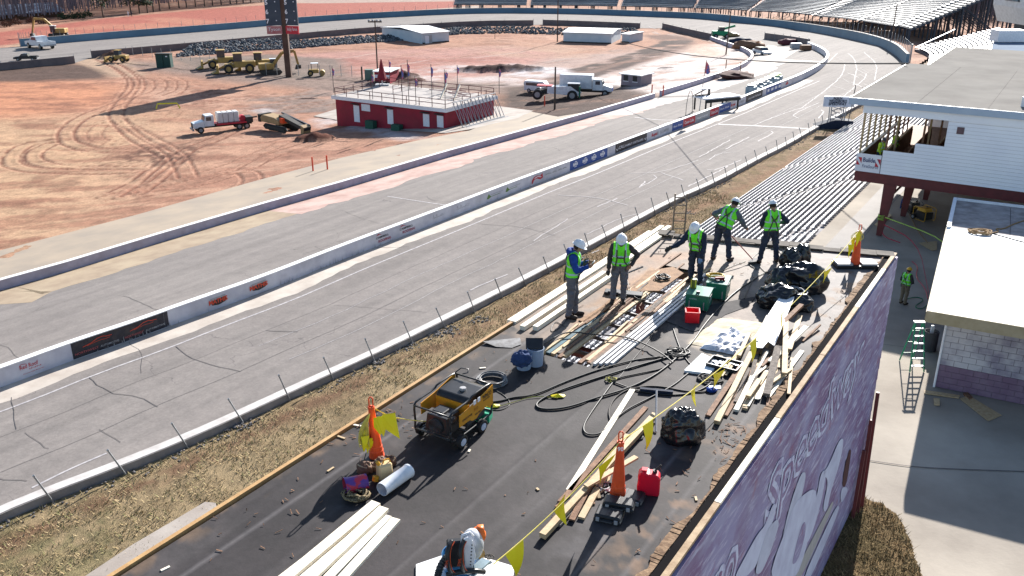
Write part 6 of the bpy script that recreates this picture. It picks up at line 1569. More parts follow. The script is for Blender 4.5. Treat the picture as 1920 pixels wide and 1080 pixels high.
# --- green machines
def machine(label, c, rz, sx, sy, h, word):
    t_ = thing('welder', label, 'machine', c, rz, 'green site machines')
    b = MB(); b.bx(-sx / 2, sx / 2, -sy / 2, sy / 2, .06, h); b.build('cabinet', M_green, t_, bevel=.008)
    b = MB(); b.bx(-sx / 2 - .01, sx / 2 + .01, -sy / 2 - .01, sy / 2 + .01, h + .002, h + .018); b.build('lid', mat('lid_green', (.10, .26, .20), (.07, .2, .15), 2, .25), t_)
    for x in (-sx * .32, sx * .32):
        b = MB(); b.bx(x - .012, x + .012, -sy / 2 - .018, -sy / 2 - .002, .08, .26); b.build('hinge', M_steel, t_)
    b = MB(); b.bx(sx / 2 + .001, sx / 2 + .012, -.1, .1, h - .1, h - .06); b.build('handle', M_dsteel, t_)
    for x in (-1, 1):
        for y in (-1, 1): wheel(t_, (x * (sx / 2 - .05), y * (sy / 2 - .06), .035), .035, .03, M_steel, name='caster')
    b = MB(); b.box((0, -sy * .3, h + .04), (.08, .06, .05)); b.build('latch', M_dsteel, t_)
    X_ = Matrix.Rotation(rz, 3, 'Z'); rx = X_ @ Vector((1, 0, 0)); ry = X_ @ Vector((0, 1, 0))
    letters('lettering', word, Vector(c) + rx * (sx / 2 + .002) - ry * .12 + UP * .2, ry, UP, .10, M_refl, t_, .004, fit=.3)
    letters('lettering', word, Vector(c) - ry * (sy / 2 + .002) - rx * .16 + UP * (h - .1), rx, UP, .04, M_refl, t_, .006, fit=.16)
    return t_
rz_m = R(-22)
w1 = machine('front green machine with a gas canister on its lid and red bin before it', Rf(1309, 577), rz_m, .50, .56, .40, 'LEISTER'); w2 = machine('rear green machine with yellow hose and red gun on its lid', Rf(1345, 556), rz_m, .46, .62, .42, 'LEISTER')
cn = thing('canister', 'olive and black striped canister on the front green machine', 'canister', w1.location + Matrix.Rotation(rz_m, 3, 'Z') @ Vector((-.16, .10, .42)))
b = MB(); b.cyl((0, 0, 0), (0, 0, .22), .07, n=16); b.build('can', mat('olive_can', (.10, .12, .02), None, 5, .4), cn)
for k in range(4):
    b = MB(); a = k * 1.57 + 3.6; b.bar((math.cos(a) * .07, math.sin(a) * .07, .03), (math.cos(a) * .07, math.sin(a) * .07, .21), .03, .006, up=(math.cos(a), math.sin(a), 0)); b.build('stripe', mat('stripe_yellow', (.6, .55, .05), None, 5, .4), cn)
o = coil('yellow hose coiled on the lid of the rear green machine', w2.location + UP * .44 + Vector((-.05, .12, 0)), .19, .013, 5, mat('hose_yellow', (.60, .40, .04), (.5, .32, .03), 9, .5), squash=.7, seed=6)
tg = thing('heat_gun', 'dark red hand gun lying on the rear green machine', 'tool', w2.location + Vector((-.02, -.1, .45)))
b = MB(); b.bar((-.1, 0, .03), (.12, .0, .04), .07, .07); b.bar((.08, 0, .02), (.12, -.06, .0), .04, .04); b.build('gun_body', mat('dark_red', (.18, .01, .02), None, 4, .4), tg, bevel=.01); b = MB(); b.cyl((-.1, 0, .03), (-.2, 0, .05), .025, n=8); b.build('nozzle', M_steel, tg)
rb_ = thing('bin', 'small bright red open bin in front of the green machine', 'bin', Rf(1297, 602), R(-8))
b = MB()
for x, y, dx, dy in ((0, -.13, .28, .015), (0, .13, .28, .015), (-.14, 0, .015, .26), (.14, 0, .015, .26)): b.box((x, y, .13), (dx, dy, .24))
b.box((0, 0, .012), (.27, .26, .02)); b.build('shell', mat('bin_red', (.75, .01, .02), None, 4, .4), rb_)
b = MB()
for x, y, dx, dy in ((0, -.14, .31, .02), (0, .14, .31, .02), (-.15, 0, .02, .28), (.15, 0, .02, .28)): b.box((x, y, .255), (dx, dy, .014))
b.build('rim', mat('bin_rim', (.75, .12, .12), None, 4, .3), rb_)
# --- bags
blobby('rubbish_bag', 'lone shiny black bag standing between the two lumber heaps', 'bag', Rf(1277, 822), (.35, .30, .36), M_bagm, 3, .22, 1.7, 84, 56, crease=.6)
blobby('rubbish_bag', 'big black bag at the left front of the bag heap', 'bag', Rf(1458, 572), (.50, .40, .32), M_bagm, 11, .25, 1.8, 72, 48, crease=.5)
blobby('rubbish_bag', 'big black bag at the right of the bag heap', 'bag', Rf(1502, 545), (.54, .44, .46), M_bagm, 13, .25, 1.7, 72, 48, crease=.5)
blobby('rubbish_bag', 'low black bag at the front right of the heap by the timbers', 'bag', Rf(1494, 578), (.36, .30, .22), M_bagm, 15, .25, 1.9, 64, 44, crease=.5)
blobby('rubbish_bag', 'black bag tied up at the back left beside the standing worker', 'bag', Rf(1480, 497), (.26, .24, .30), M_bagm, 17, .3, 1.6, 64, 44, crease=.5)
blobby('rubbish_bag', 'square shouldered black bag at the back right of the heap', 'bag', Rf(1503, 493), (.20, .20, .34), M_bagm, 19, .3, 1.4, 64, 44, crease=.45)
rope_pile('cable', 'loose grey cable tangled over the top of the bag heap', Rf(1490, 548, .28), .30, 26, .014, M_grey, flat=.35, seed=9)
blobby('rubbish_bag', 'slack black bag forming the middle of the heap', 'bag', Rf(1470, 545), (.38, .36, .38), M_bagm, 21, .3, 1.8, 64, 44, crease=.5)
# --- fuel can and black cases
fc = thing('fuel_can', 'red plastic fuel can with black spout beside the tall cone', 'fuel can', Rf(1215, 924), R(-12))
b = MB(); b.prism([(-.16, 0), (.16, 0), (.17, .05), (.165, .32), (.12, .37), (-.02, .37), (-.06, .40), (-.13, .38), (-.165, .33), (-.15, .22), (-.17, .15)], -.09, .09, 'y'); b.build('can_body', M_redpl, fc, bevel=.018)
b = MB(); b.box((-.07, -.0, .405), (.09, .10, .02)); b.build('highlight_patch', mat('can_highlight', (.72, .06, .08), None, 4, .3), fc, bevel=.006)  # brighter red plate, a highlight painted onto the can top
b = MB(); b.cyl((.08, 0, .37), (.08, 0, .41), .035, n=12); b.cyl((.08, 0, .40), (.16, .02, .50), .014, n=8); b.build('spout', M_blackpl, fc)
def case(label, x, y, rz, sx, sy, h, z=0):
    t_ = thing('tool_case', label, 'case', Rf(x, y, z), rz, 'black tool cases by the tall cone')
    b = MB(); b.box((0, 0, h * .27), (sx, sy, h * .5)); b.build('base_shell', M_blackpl, t_, bevel=.018); b = MB(); b.box((0, 0, h * .77), (sx * .98, sy * .98, h * .44), tz=.93); b.build('lid', M_blackpl, t_, bevel=.02)
    for k in (-1, 1): b = MB(); b.box((k * sx * .33, -sy / 2 - .008, h * .5), (.05, .016, .06)); b.build('latch', M_grey, t_)
    b = MB(); b.tube([(-.09, -sy / 2, h * .5), (-.08, -sy / 2 - .04, h * .5), (.08, -sy / 2 - .04, h * .5), (.09, -sy / 2, h * .5)], .012, 6); b.build('handle', M_blackpl, t_)
    for k in (-1, 0, 1): b = MB(); b.box((k * sx * .3, 0, h * .99), (.02, sy * .8, .012)); b.build('rib', M_blackpl, t_)
    return t_
case('front black tool case lying flat nearest the camera', 1142, 972, R(-20), .40, .30, .13)
case('second black tool case leaning on the first, closer to the cone', 1160, 950, R(-16), .46, .24, .12, .07)
case('third black tool case lying in shadow behind the fuel can', 1186, 936, R(-25), .34, .30, .09)
rope_pile('cable', 'black and white cables heaped at the foot of the tall cone', Rf(1132, 918), .16, 40, .012, mat('cable_mix', (.03, .03, .03), (.4, .4, .42), 14, .5, lo=.5, hi=.52), flat=.7, seed=12)
# --- backpack blower on its cooler
bl = thing('backpack_blower', 'backpack leaf blower with white housing, orange top and black shoulder pads', 'leaf blower', Rf(872, 1050, .30), R(10))
b = MB(); b.ell((.10, .02, .22), (.15, .16, .22), 18, 12); b.build('fan_housing', mat('blower_grey', (.42, .44, .48), None, 4, .4), bl, smooth=True)
b = MB(); b.ell((.19, .09, .30), (.10, .11, .11), 14, 10); b.box((.22, .09, .38), (.10, .12, .08), tz=.8); b.build('engine_cover', mat('blower_orange', (.75, .16, .03), None, 4, .35), bl, smooth=True)
b = MB(); b.prism([(-.02, .02), (.06, -.02), (.12, .20), (.08, .44), (.02, .50), (-.04, .47)], -.20, -.17, 'y'); b.build('back_plate', M_whp, bl, bevel=.01)
for k in range(7): b = MB(); b.cyl((.045 + .004 * k, -.205, .08 + k * .05), (.045 + .004 * k, -.200, .08 + k * .05), .010, n=6); b.build('vent_hole', M_blkp, bl)
b = MB(); b.tube([(-.06, -.17, .42), (-.05, -.17, .52), (.05, -.15, .54), (.10, -.13, .46)], .014, 6); b.build('carry_handle', M_whp, bl, smooth=True)
for k, x in enumerate((-.20, -.04)):
    b = MB(); L = smooth_line([Vector(q) for q in ((x + .02, -.17, .45), (x - .04, -.26, .42), (x - .06, -.32, .28), (x - .03, -.30, .10), (x + .03, -.22, .0))], 2); b.tube(L, [.030] * len(L), 6)
    for v in range(len(b.v)): pass
    pd = b.build('shoulder_pad', M_blackpl, bl, smooth=True); b = MB(); b.tube([q + Vector((.035, -.01, 0)) for q in L], .006, 4); b.build('piping', mat('piping_orange', (.6, .08, .02), None, 4, .5), pd)
    letters('lettering', 'STIHL', bl.location + Matrix.Rotation(R(10), 3, 'Z') @ Vector((x - .06, -.345, .20)), Matrix.Rotation(R(10), 3, 'Z') @ Vector((.1, -.1, 1)), Matrix.Rotation(R(10), 3, 'Z') @ Vector((-1, 0, .1)), .05, MC['piping_orange'], bl, .008, fit=.13, bold=.02)
b = MB(); b.bx(-.24, -.02, -.16, -.06, .02, .42); b.build('back_pad', M_blackpl, bl, bevel=.02)
ho = MB(); L = smooth_line([Vector(q) for q in ((-.16, -.02, .15), (-.28, -.05, .08), (-.36, -.14, -.02), (-.42, -.30, -.18), (-.44, -.5, -.24))], 3); L = resample(L, .012); ho.tube(L, [.052 if i % 2 else .044 for i in range(len(L))], 12); ho.build('corrugated_hose', M_blackpl, bl)
b = MB(); b.tube([(-.43, -.42, -.22), (-.45, -.6, -.26)], .058, 12); b.build('hose_cuff', M_grey, bl)
b = MB(); L = smooth_line([Vector(q) for q in ((-.26, -.22, -.02), (-.1, -.26, .04), (.10, -.25, .02), (.22, -.2, -.06))], 2); b.tube(L, .035, 6); b.build('hip_belt', M_blackpl, bl, smooth=True)
cl = bucket('blue bucket under the backpack blower', Rf(862, 1072), .22, .30, mat('bucket_navy', (.02, .12, .28), None, 4, .4))
wt = slab('packing_board', 'bright white panels stacked under the blower at the bottom edge', 'panel', [(780, 1058), (862, 1030), (905, 1044), (965, 1062), (960, 1090), (900, 1140), (780, 1140)], [0] * 7, .04, mat('panel_white', (.78, .78, .78), None, 4, .5))
slab('packing_board', 'upper white panel with a torn corner beside the blower', 'panel', [(895, 1042), (948, 1062), (945, 1072), (965, 1085), (930, 1130), (860, 1130)], [.05] * 6, .03, MC['panel_white'])
o = MB(); o.bar(Rf(880, 1078, .25), Rf(912, 1050, .3), .16, .02, up=(.2, .5, 1)); tag(o.build('metal_bracket', mat('bracket_blue', (.35, .45, .5), None, 4, .4, metal=.3)), 'punched pale blue metal bracket leaning on the blower', 'bracket')
o = MB(); o.cyl(Rf(895, 1040, .12), Rf(905, 1036, .12), .07, n=12); tag(o.build('tape_roll', mat('tape_tan', (.45, .28, .1), None, 4, .6)), 'roll of tan tape beside the blower', 'tape')
rope_pile('cord', 'small knot of dark cord where the pennant line is tied by the blower', Rf(918, 1046, .1), .06, 20, .008, M_strap, flat=.8, seed=14, cat='cord')
# --- hoses snaking over the deck
def hose(pts, r, m, label, name='hose', dz=.0, it=3):
    b = MB(); L = smooth_line([Rf(x, y, r + dz) for x, y in pts], it); b.tube(L, r * .78, 6); return tag(b.build(name, m, smooth=True, origin=L[0]), label, 'hose')
M_hose = mat('hose_black', (.014, .014, .014), (.03, .03, .03), 6, .5); M_hoseg = mat('hose_dusty', (.07, .06, .055), (.04, .035, .03), 6, .7)
hose([(1420, 520), (1380, 545), (1345, 580), (1318, 612), (1300, 640), (1275, 665), (1235, 700), (1180, 728), (1120, 745), (1060, 766), (1010, 768), (1003, 755), (1040, 735), (1100, 715), (1180, 690), (1258, 668)], .024, M_hose, 'thick black hose looping from the machines to the middle of the dark roof and back')
hose([(1258, 668), (1200, 672), (1130, 690), (1060, 715), (1000, 742), (960, 745), (940, 752), (905, 755)], .020, M_hose, 'black hose running left from the hose knot toward the generator')
hose([(1275, 662), (1250, 690), (1200, 700), (1160, 708), (1145, 716)], .018, M_hoseg, 'dusty hose curving under the knot to the yellow tie')
hose([(1148, 718), (1110, 770), (1092, 800), (1098, 815), (1125, 815), (1145, 795), (1170, 770), (1210, 750), (1260, 725), (1290, 700)], .019, M_hose, 'black hose making a narrow loop in front of the yellow tie')
hose([(1145, 790), (1140, 770), (1152, 745), (1180, 728), (1230, 722), (1290, 735), (1330, 735), (1345, 715)], .016, M_hoseg, 'thin dusty hose below the black loop')
hose([(1150, 716), (1200, 735), (1260, 742), (1310, 735), (1345, 710), (1330, 690), (1310, 668)], .018, M_hose, 'hose running right from the tie to the foam board')
hose([(1262, 615), (1270, 640), (1280, 665), (1300, 690), (1335, 700)], .014, M_hose, 'cord from the mat through the hose knot to the foam board')
hose([(1205, 540), (1230, 575), (1235, 590), (1225, 630), (1190, 670), (1158, 712)], .010, M_hose, 'thin cord from the trench boards to the yellow tie')
hose([(1020, 645), (1060, 620), (1120, 628), (1170, 630), (1210, 645), (1245, 665), (1262, 680)], .018, M_hose, 'hose crossing the channel strips into the knot', dz=.06)
hose([(1072, 520), (1078, 560), (1070, 590), (1050, 615), (1030, 625), (1040, 600), (1058, 612)], .010, M_hose, 'lifeline trailing from the hooded worker to the roof edge')
hose([(1175, 515), (1180, 545), (1195, 562), (1222, 562), (1235, 552)], .010, M_hose, 'lifeline curling at the feet of the standing worker', dz=.05)
hose([(1398, 490), (1370, 500), (1330, 520), (1300, 524), (1268, 528)], .010, M_hose, 'thin cable crossing the far deck behind the green machines')
hose([(1425, 500), (1440, 515), (1465, 510), (1470, 480), (1450, 460), (1425, 470), (1400, 495), (1420, 505)], .012, M_hose, 'cable loops round the feet of the worker with bent elbow')
hose([(1395, 560), (1410, 525), (1430, 512), (1460, 505)], .016, M_hose, 'hose running from the rear machine toward the bag heap')
hose([(925, 730), (945, 740), (960, 758), (940, 770), (915, 768), (900, 770), (880, 780)], .010, M_hose, 'thin cable joining the coil to the generator')
rope_pile('hose_knot', 'knot of black hoses where the lines cross', Rf(1270, 664), .26, 40, .016, M_hose, flat=.35, seed=15, cat='hose')
rope_pile('cable', 'coiled black cable dropped on the open deck boards', Rf(1243, 522, .03), .2, 60, .013, M_hose, flat=.6, seed=16, cat='cable')
rope_pile('tie', 'yellow and black webbing tie bunching two hoses', Rf(1146, 714), .12, 30, .012, mat('tie_yellow', (.3, .28, .04), (.05, .05, .03), 14, .8, lo=.48, hi=.52), flat=.6, seed=17, cat='strap')
rope_pile('chain', 'tangled grey chain and cords beside the open case', Rf(1332, 712), .26, 60, .012, M_hoseg, flat=.3, seed=18, cat='chain')
o = blobby('cloth', 'blue rag between the foam board and the lone black bag', 'rag', Rf(1334, 733), (.10, .08, .04), M_royal, 5, .4, 3, crease=.3)
slab('paper', 'white paper scrap beside the blue rag', 'paper', [(1328, 722), (1350, 721), (1352, 728), (1330, 729)], [0] * 4, .01, M_whp)
rope_pile('cable', 'black strap scrap behind the tall cone near the lone bag', Rf(1195, 820), .12, 22, .012, M_hose, flat=.3, seed=19, cat='strap')
# bits of paper and wood lying singly on the membrane
for k, (x, y, l) in enumerate(((228, 1066 - 0, .1), (880, 845, .07), (640, 820, .16), (310, 1066, .12), (1008, 917, .06), (905, 690, .12), (1305, 935, .1), (672, 798, .28), (620, 880, .14))):
    q = Rf(x, y, .012)
    if not (PR + .3 < sp(q)[1] < PL - .1): continue
    b = MB(); b.box((0, 0, 0), (l, .035, .015)); o = b.build('wood_scrap', M_woodp if k % 2 else M_wood, origin=None); o.location = q; o.rotation_euler = (0, 0, k * 1.3); tag(o, 'small pale scrap of wood lying alone on the dark roof', 'scrap', 'loose scraps on the dark roof')
# --- ladders
def ladder(label, loc, rz, w_, h, n, m, lean=0, name='ladder', rm=None):
    t_ = thing(name, label, 'ladder', loc, rz); f = lambda x, z: Vector((x, math.sin(lean) * z, math.cos(lean) * z))
    for sx in (-1, 1): b = MB(); b.bar(f(sx * w_ / 2, -.9), f(sx * w_ / 2, h), .035, .07, up=(0, 1, 0)); b.build('rail', m, t_)
    for i in range(n): z = -.7 + (h + .7) * (i + .5) / n; b = MB(); b.cyl(f(-w_ / 2, z), f(w_ / 2, z), .016, n=8); b.build('rung', rm or m, t_)
    return t_
M_lad = mat('ladder_wood', (.24, .18, .14), (.17, .13, .10), 5, .7)
q = (Rf(1257, 436) + Rf(1281, 438)) / 2
ladder('brown ladder head standing up over the far edge of the roof', q + BS * .12, math.atan2(.05, 1) - .1, .33, 1.12, 8, M_lad)
# green stepladder on the concourse
gl_ = thing('stepladder', 'green and silver stepladder standing in the sun beside the white roofed building', 'stepladder', P(1718, 696, CZ), R(0))
M_gl = mat('ladder_green', (.01, .26, .13), None, 5, .45); H = 1.85
for sx in (-1, 1):
    b = MB(); b.bar((sx * .27, -.05, 0), (sx * .16, .42, H), .03, .07, up=(0, 1, 0)); b.build('front_rail', M_gl, gl_)
    b = MB(); b.bar((sx * .25, .95, 0), (sx * .15, .50, H - .05), .03, .05, up=(0, 1, 0)); b.build('rear_rail', M_gl, gl_)
for i in range(6):
    t = (i + .8) / 6.6; b = MB(); y = -.05 + .47 * t; b.box((0, y, H * t), (.54 - .22 * t, .09, .025)); b.build('tread', M_whp, gl_)
b = MB(); b.box((0, .46, H + .01), (.40, .17, .04)); b.build('cap', M_whp, gl_)
for i in range(3): t = (i + .7) / 3.5; b = MB(); b.cyl((-.24 + .08 * t, .95 - .45 * t, H * t), (.24 - .08 * t, .95 - .45 * t, H * t), .012, n=6); b.build('rear_brace', M_gl, gl_)
# --- concourse clutter
def cslab(name, label, cat, pts, t, m):
    top_ = [P(x, y, CZ + t) for x, y in pts]; bot = [q - UP * t for q in top_]; n = len(pts); b = MB()
    b.add(top_ + bot, [tuple(range(n)), tuple(range(2 * n - 1, n - 1, -1))] + [(i, i + n, (i + 1) % n + n, (i + 1) % n) for i in range(n)]); return tag(b.build(name, m, origin=top_[0]), label, cat)
cslab('plywood_offcut', 'tan plywood offcut lying in the shade by the block wall', 'plywood', [(1800, 747), (1816, 741), (1878, 778), (1853, 789)], .02, M_wood)
cslab('plywood_offcut', 'thin tan batten lying on the shade edge by the ladder', 'batten', [(1733, 731), (1800, 741), (1798, 746), (1733, 737)], .03, M_wood)
cslab('plywood_offcut', 'small tan block on the concourse by the shade edge', 'offcut', [(1751, 746), (1762, 747), (1762, 759), (1752, 758)], .04, M_wood)
cslab('plywood_offcut', 'short plank overlapping the tan plywood sheet', 'plank', [(1806, 737), (1814, 735), (1824, 744), (1818, 748)], .05, M_woodb)
dr = thing('bin_drum', 'grey open drum with a white post in it beside the block building', 'drum', P(1741, 655, CZ)); b = MB(); b.tube([(0, 0, 0), (0, 0, .8)], .28, 18, cap=False); b.tube([(0, 0, .02), (0, 0, .78)], .26, 18, cap=False); b.tube([(.27 * math.cos(a), .27 * math.sin(a), .8) for a in [i * .35 for i in range(18)]], .015, 5, closed=True); b.build('drum_wall', mat('drum_dark', (.07, .07, .08), None, 3, .7), dr); b = MB(); b.bx(-.06, .06, -.03, .03, .05, 1.05); b.build('post', M_whp, dr)
def tape(pts, m, label, w_=.05):
    b = MB(); L = smooth_line(pts, 2)
    for a, c in zip(L[:-1], L[1:]): b.bar(a, c, .008, w_)
    tag(b.build('barrier_tape', m, origin=L[0]), label, 'tape')
M_tg = mat('tape_green', (.38, .60, .10), None, 5, .5); M_tr = mat('tape_red', (.45, .02, .06), None, 5, .5)
tape([P(1657, 406, CZ) + UP * 0 + Vector((0, 0, .0)) + UP * .0, P(1757, 438, CZ)], M_tg, 'x') if False else None
ca = cs[0]
tape([ca + UP * 1.1, ca + er * 2.2 + Vector((.2, -2.4, .9)), WB(11.5, -.1, 1.4)], M_tg, 'yellow green barrier tape from the first red column to the white roofed building')
tape([ca + UP * .7, ca + Vector((1.2, -2.2, .35)), WB(9.5, -.2, .3)], M_tr, 'red barrier tape sagging from the first red column toward the white roofed building')
tape([ca + UP * .6, ca + Vector((.1, -.2, .0)) + UP * .1, P(1665, 447, CZ + .03), P(1688, 455, CZ + .03)], M_tr, 'red tape end trailing on the concourse at the column foot')
b = MB()
for k in range(10): z = 1.0 + rnd.uniform(-.1, .2); b.tube([ca + Vector((.22 * math.cos(a + k), .16 * math.sin(a + k), z + .03 * math.sin(a * 2))) for a in [i * .7 for i in range(9)]], .012, 4, closed=True)
tag(b.build('tape_knot', M_tg), 'yellow green tape knotted round the first red column', 'tape')
for k, (pts, m_, lab) in enumerate((([(1710, 490), (1722, 500), (1716, 520), (1735, 540), (1740, 560)], M_tr, 'red hose on the shaded concourse beside the white roofed building'), ([(1702, 560), (1718, 556), (1735, 562), (1712, 575), (1728, 580), (1738, 572)], mat('cord_green', (.02, .16, .08), None, 4, .6), 'dark green hose tangled on the shaded concourse behind the yellow helmet worker'), ([(1690, 380), (1705, 400), (1718, 430), (1740, 456)], M_tan if False else M_tanrope, 'tan cord running from the shaded generator across the concourse'))):
    b = MB(); b.tube(smooth_line([P(x, y, CZ + .02) for x, y in pts], 3), .022, 5); tag(b.build('hose', m_), lab, 'hose')
def small_gen(label, c, rz, m, s=1.0):
    t_ = thing('generator', label, 'generator', c, rz); b = MB()
    for x in (-.3, .3): b.tube([Vector((x, y, z)) * s for y, z in ((-.35, .03), (-.38, .1), (-.38, .55), (-.3, .62), (.3, .62), (.38, .55), (.38, .1), (.35, .03))], .022, 6, closed=True)
    for y in (-.36, .36): b.cyl(Vector((-.3, y, .5)) * s, Vector((.3, y, .5)) * s, .02, n=6)
    b.build('frame', m, t_, smooth=True); b = MB(); b.box(Vector((0, 0, .24)) * s, Vector((.5, .6, .34)) * s); b.build('engine', M_blackpl, t_, bevel=.02)
    b = MB(); b.box(Vector((0, 0, .52)) * s, Vector((.48, .5, .16)) * s, tz=.85); b.build('fuel_tank', m, t_, bevel=.02); b = MB(); b.cyl(Vector((.1, 0, .6)) * s, Vector((.1, 0, .64)) * s, .05, n=10); b.build('fuel_cap', M_blackpl, t_)
    for x in (-.34, .34): wheel(t_, (x * s, .3 * s, .12 * s), .12 * s, .07 * s, M_steel)
    return t_
M_ye = mat('equipment_yellow', (.60, .34, .03), (.5, .28, .025), 4, .45)
small_gen('yellow tube framed generator parked in the shade under the suite building', P(1731, 412, CZ), R(20), M_ye, 1.25)
small_gen('black framed machine standing left of the yellow generator in the shade', P(1712, 398, CZ), R(0), M_blackpl, 1.1)
small_gen('blue compressor in the shade between the red columns', P(1697, 390, CZ), R(-30), M_royal, .8)
cslab('pallet', 'pale plank pallet in the shade beyond the yellow generator', 'pallet', [(1640, 420), (1668, 400), (1672, 404), (1646, 424)], .05, M_wood)
cslab('roof_felt', 'pale sheet lying on the concourse between columns and stands', 'sheet', [(1722, 455), (1757, 452), (1757, 468), (1748, 470)], .02, M_wood)
# ============================================================ INFIELD AND FAR THINGS
def Hh(q, ytop):
    lo, hi = 0., 60.
    for _ in range(40):
        m_ = (lo + hi) / 2
        if proj(q + UP * m_)[1] > ytop: lo = m_
        else: hi = m_
    return lo
def part(t_, name, m, fn, **k): b = MB(); fn(b); return b.build(name, m, t_, **k)
M_gl = mat('window_glass', (.03, .045, .06), None, 3, .12, spec=.8); M_wh2 = mat('vehicle_white', (.68, .70, .72), None, 2, .3); M_dk = mat('chassis_dark', (.03, .03, .03), (.05, .045, .04), 3, .7)
M_brr = mat('building_red', (.30, .02, .04), (.22, .02, .035), .6, .7, obj=False, dirt=.15); M_pole = mat('pole_brown', (.10, .07, .055), (.07, .05, .04), 2, .85); M_tan = mat('machine_tan', (.36, .24, .12), None, 2, .5); M_cat = mat('digger_yellow', (.40, .26, .07), (.26, .17, .06), 1.2, .6, dirt=.6)
# red roofed pit building
q1 = G(836, 241); q0, q2 = P(631, 214, q1.z), P(937, 216, q1.z)
rb = thing('pit_building', 'long low dark red block building with a railed flat roof in the infield', 'building', q0, az2rz(q0, q1))
L = (q1 - q0).length; ang = az2rz(q0, q1); ux = Vector((math.cos(ang), math.sin(ang), 0)); uy = Vector((-ux.y, ux.x, 0)); W = abs((q2 - q1).dot(uy)); hb_ = Hh(q1, 210)
part(rb, 'wall', M_brr, lambda b: b.bx(0, L, 0, W, -2.6, hb_)); part(rb, 'fascia', M_whp, lambda b: b.bx(-.4, L + .4, -.4, W + .4, hb_ + .002, hb_ + .45))
part(rb, 'roof_deck', mat('deck_concrete', alb(205, 196, 190), alb(180, 172, 168), .4, .8, obj=False), lambda b: b.bx(-.38, L + .38, -.38, W + .38, hb_ + .452, hb_ + .47))
zr = hb_ + .47; hr = 1.05; M_rail = mat('rail_maroon', (.14, .04, .045), None, 3, .6)
def rail(x0, y0, x1, y1):
    n = max(1, int(math.hypot(x1 - x0, y1 - y0) / 1.9))
    for i in range(n + 1): t = i / n; x, y = x0 + (x1 - x0) * t, y0 + (y1 - y0) * t; part(rb, 'rail_post', M_rail, lambda b: b.cyl((x, y, zr), (x, y, zr + hr), .05, n=5))
    for z in (hr, hr * .5): part(rb, 'rail', M_rail, lambda b: b.cyl((x0, y0, zr + z), (x1, y1, zr + z), .045, n=5))
for a in ((0, 0, L, 0), (L, 0, L, W), (0, 0, 0, W), (0, W, L, W), (L * .3, W * .5, L * .3, W)): rail(*a)
for x in (.20, .515, .835, .955): part(rb, 'door', M_whp, lambda b: b.bx(L * x - .5, L * x + .5, -.06, -.003, -.9 + x, hb_ * .74)); part(rb, 'door_canopy', M_dk, lambda b: b.bx(L * x - .7, L * x + .6, -.5, -.004, hb_ * .82, hb_ * .86))
part(rb, 'window', M_whp, lambda b: b.bx(L * .25, L * .33, -.05, -.003, hb_ * .45, hb_ * .88))
for k, x in enumerate((.36, .60)): o = MB(); o.bx(-.7, .7, -1.1, -.3, 0, 1.1 if k == 0 else .8); o = o.build('bin', mat('bin_green', (.02, .09, .06), None, 2, .6)); o.location = q0 + ux * L * x; o.location.z = zf(o.location.x, o.location.y) - .05; o.rotation_euler.z = ang; tag(o, ('tall dark green bin against the red wall near the left door', 'low dark green bin against the red wall left of the paired doors')[k], 'bin')
for k, (x, y) in enumerate(((.05, .6), (.08, .35), (.28, .55), (.5, .8), (.66, .75), (.8, .6), (.72, .7))):  # picnic seating frames on the roof
    if x > .45: part(rb, 'bench_frame', M_rail, lambda b: [b.bar((L * x, W * y, zr + z), (L * x + 3, W * y, zr + z), .1, .08) for z in (.4, .9)])
part(rb, 'stair_stringer', M_woodp, lambda b: [b.bar((L * .70 + k, W * .72, zr + 1.6), (L * .74 + k, W * .5, zr), .15, .3) for k in (0, 2.2)])
M_fl = mat('flag_cloth', (.5, .12, .14), (.12, .14, .35), 1.2, .8, lo=.48, hi=.52)
for k, (x, yb, yt) in enumerate(((626, 174, 124), (699, 186, 136), (755, 194, 122), (767, 196, 112), (810, 186, 120), (835, 200, 130), (837, 172, 132), (858, 166, 122), (936, 176, 126), (780, 196, 143), (731, 150, 112))):
    q = P(x, yb, q0.z + zr); h_ = Hh(q, yt); t_ = thing('flagpole', 'thin pole with a limp flag on the red building roof', 'flagpole', q, 0, 'flagpoles on the red building')
    part(t_, 'pole', M_dsteel, lambda b: b.cyl((0, 0, 0), (0, 0, h_), .045, n=5)); part(t_, 'flag', M_fl, lambda b: b.prism([(.03, h_ * .62), (.03, h_ * .93), (.3, h_ * .86), (.22, h_ * .66)], -.03, .03, 'y'))
q = P(717, 160, q0.z + zr); um = thing('umbrella', 'tall closed dark red parasol on the red building roof', 'umbrella', q); h_ = Hh(q, 111)
part(um, 'canopy', mat('parasol_red', (.22, .015, .025), None, 2, .7), lambda b: b.tube([(0, 0, .8), (0, 0, 1.0), (0, 0, h_ * .5), (0, 0, h_)], [.65, .75, .5, .08], 8)); part(um, 'pole', M_whp, lambda b: b.cyl((0, 0, 0), (0, 0, 1.2), .1)); part(um, 'base', M_gryp, lambda b: b.bx(-1, 1, -.6, .6, 0, .2))
tr = thing('truss', 'long steel lattice frame leaning on the end wall of the red building', 'truss', q1 + ux * 1.0 + uy * 1.0); a0, a1 = G(868, 240), G(946, 219)
def trf(b):
    top0, top1 = a0 + UP * 3.0 - ux * 1.5, a1 + UP * 3.0 - ux * 1.5
    for p_, r_ in ((a0, a1), (top0, top1), (a0 + ux * .6, a1 + ux * .6)): b.cyl(p_ + UP * .1, r_ + UP * .1, .07, n=5)
    for i in range(13): t = i / 12; b.cyl(a0.lerp(a1, t), top0.lerp(top1, t), .05, n=4); t2 = min(1, t + .083); b.cyl(a0.lerp(a1, t), top0.lerp(top1, t2), .035, n=4)
b = MB(); trf(b); b.build('lattice', M_steel, tr, world=True)
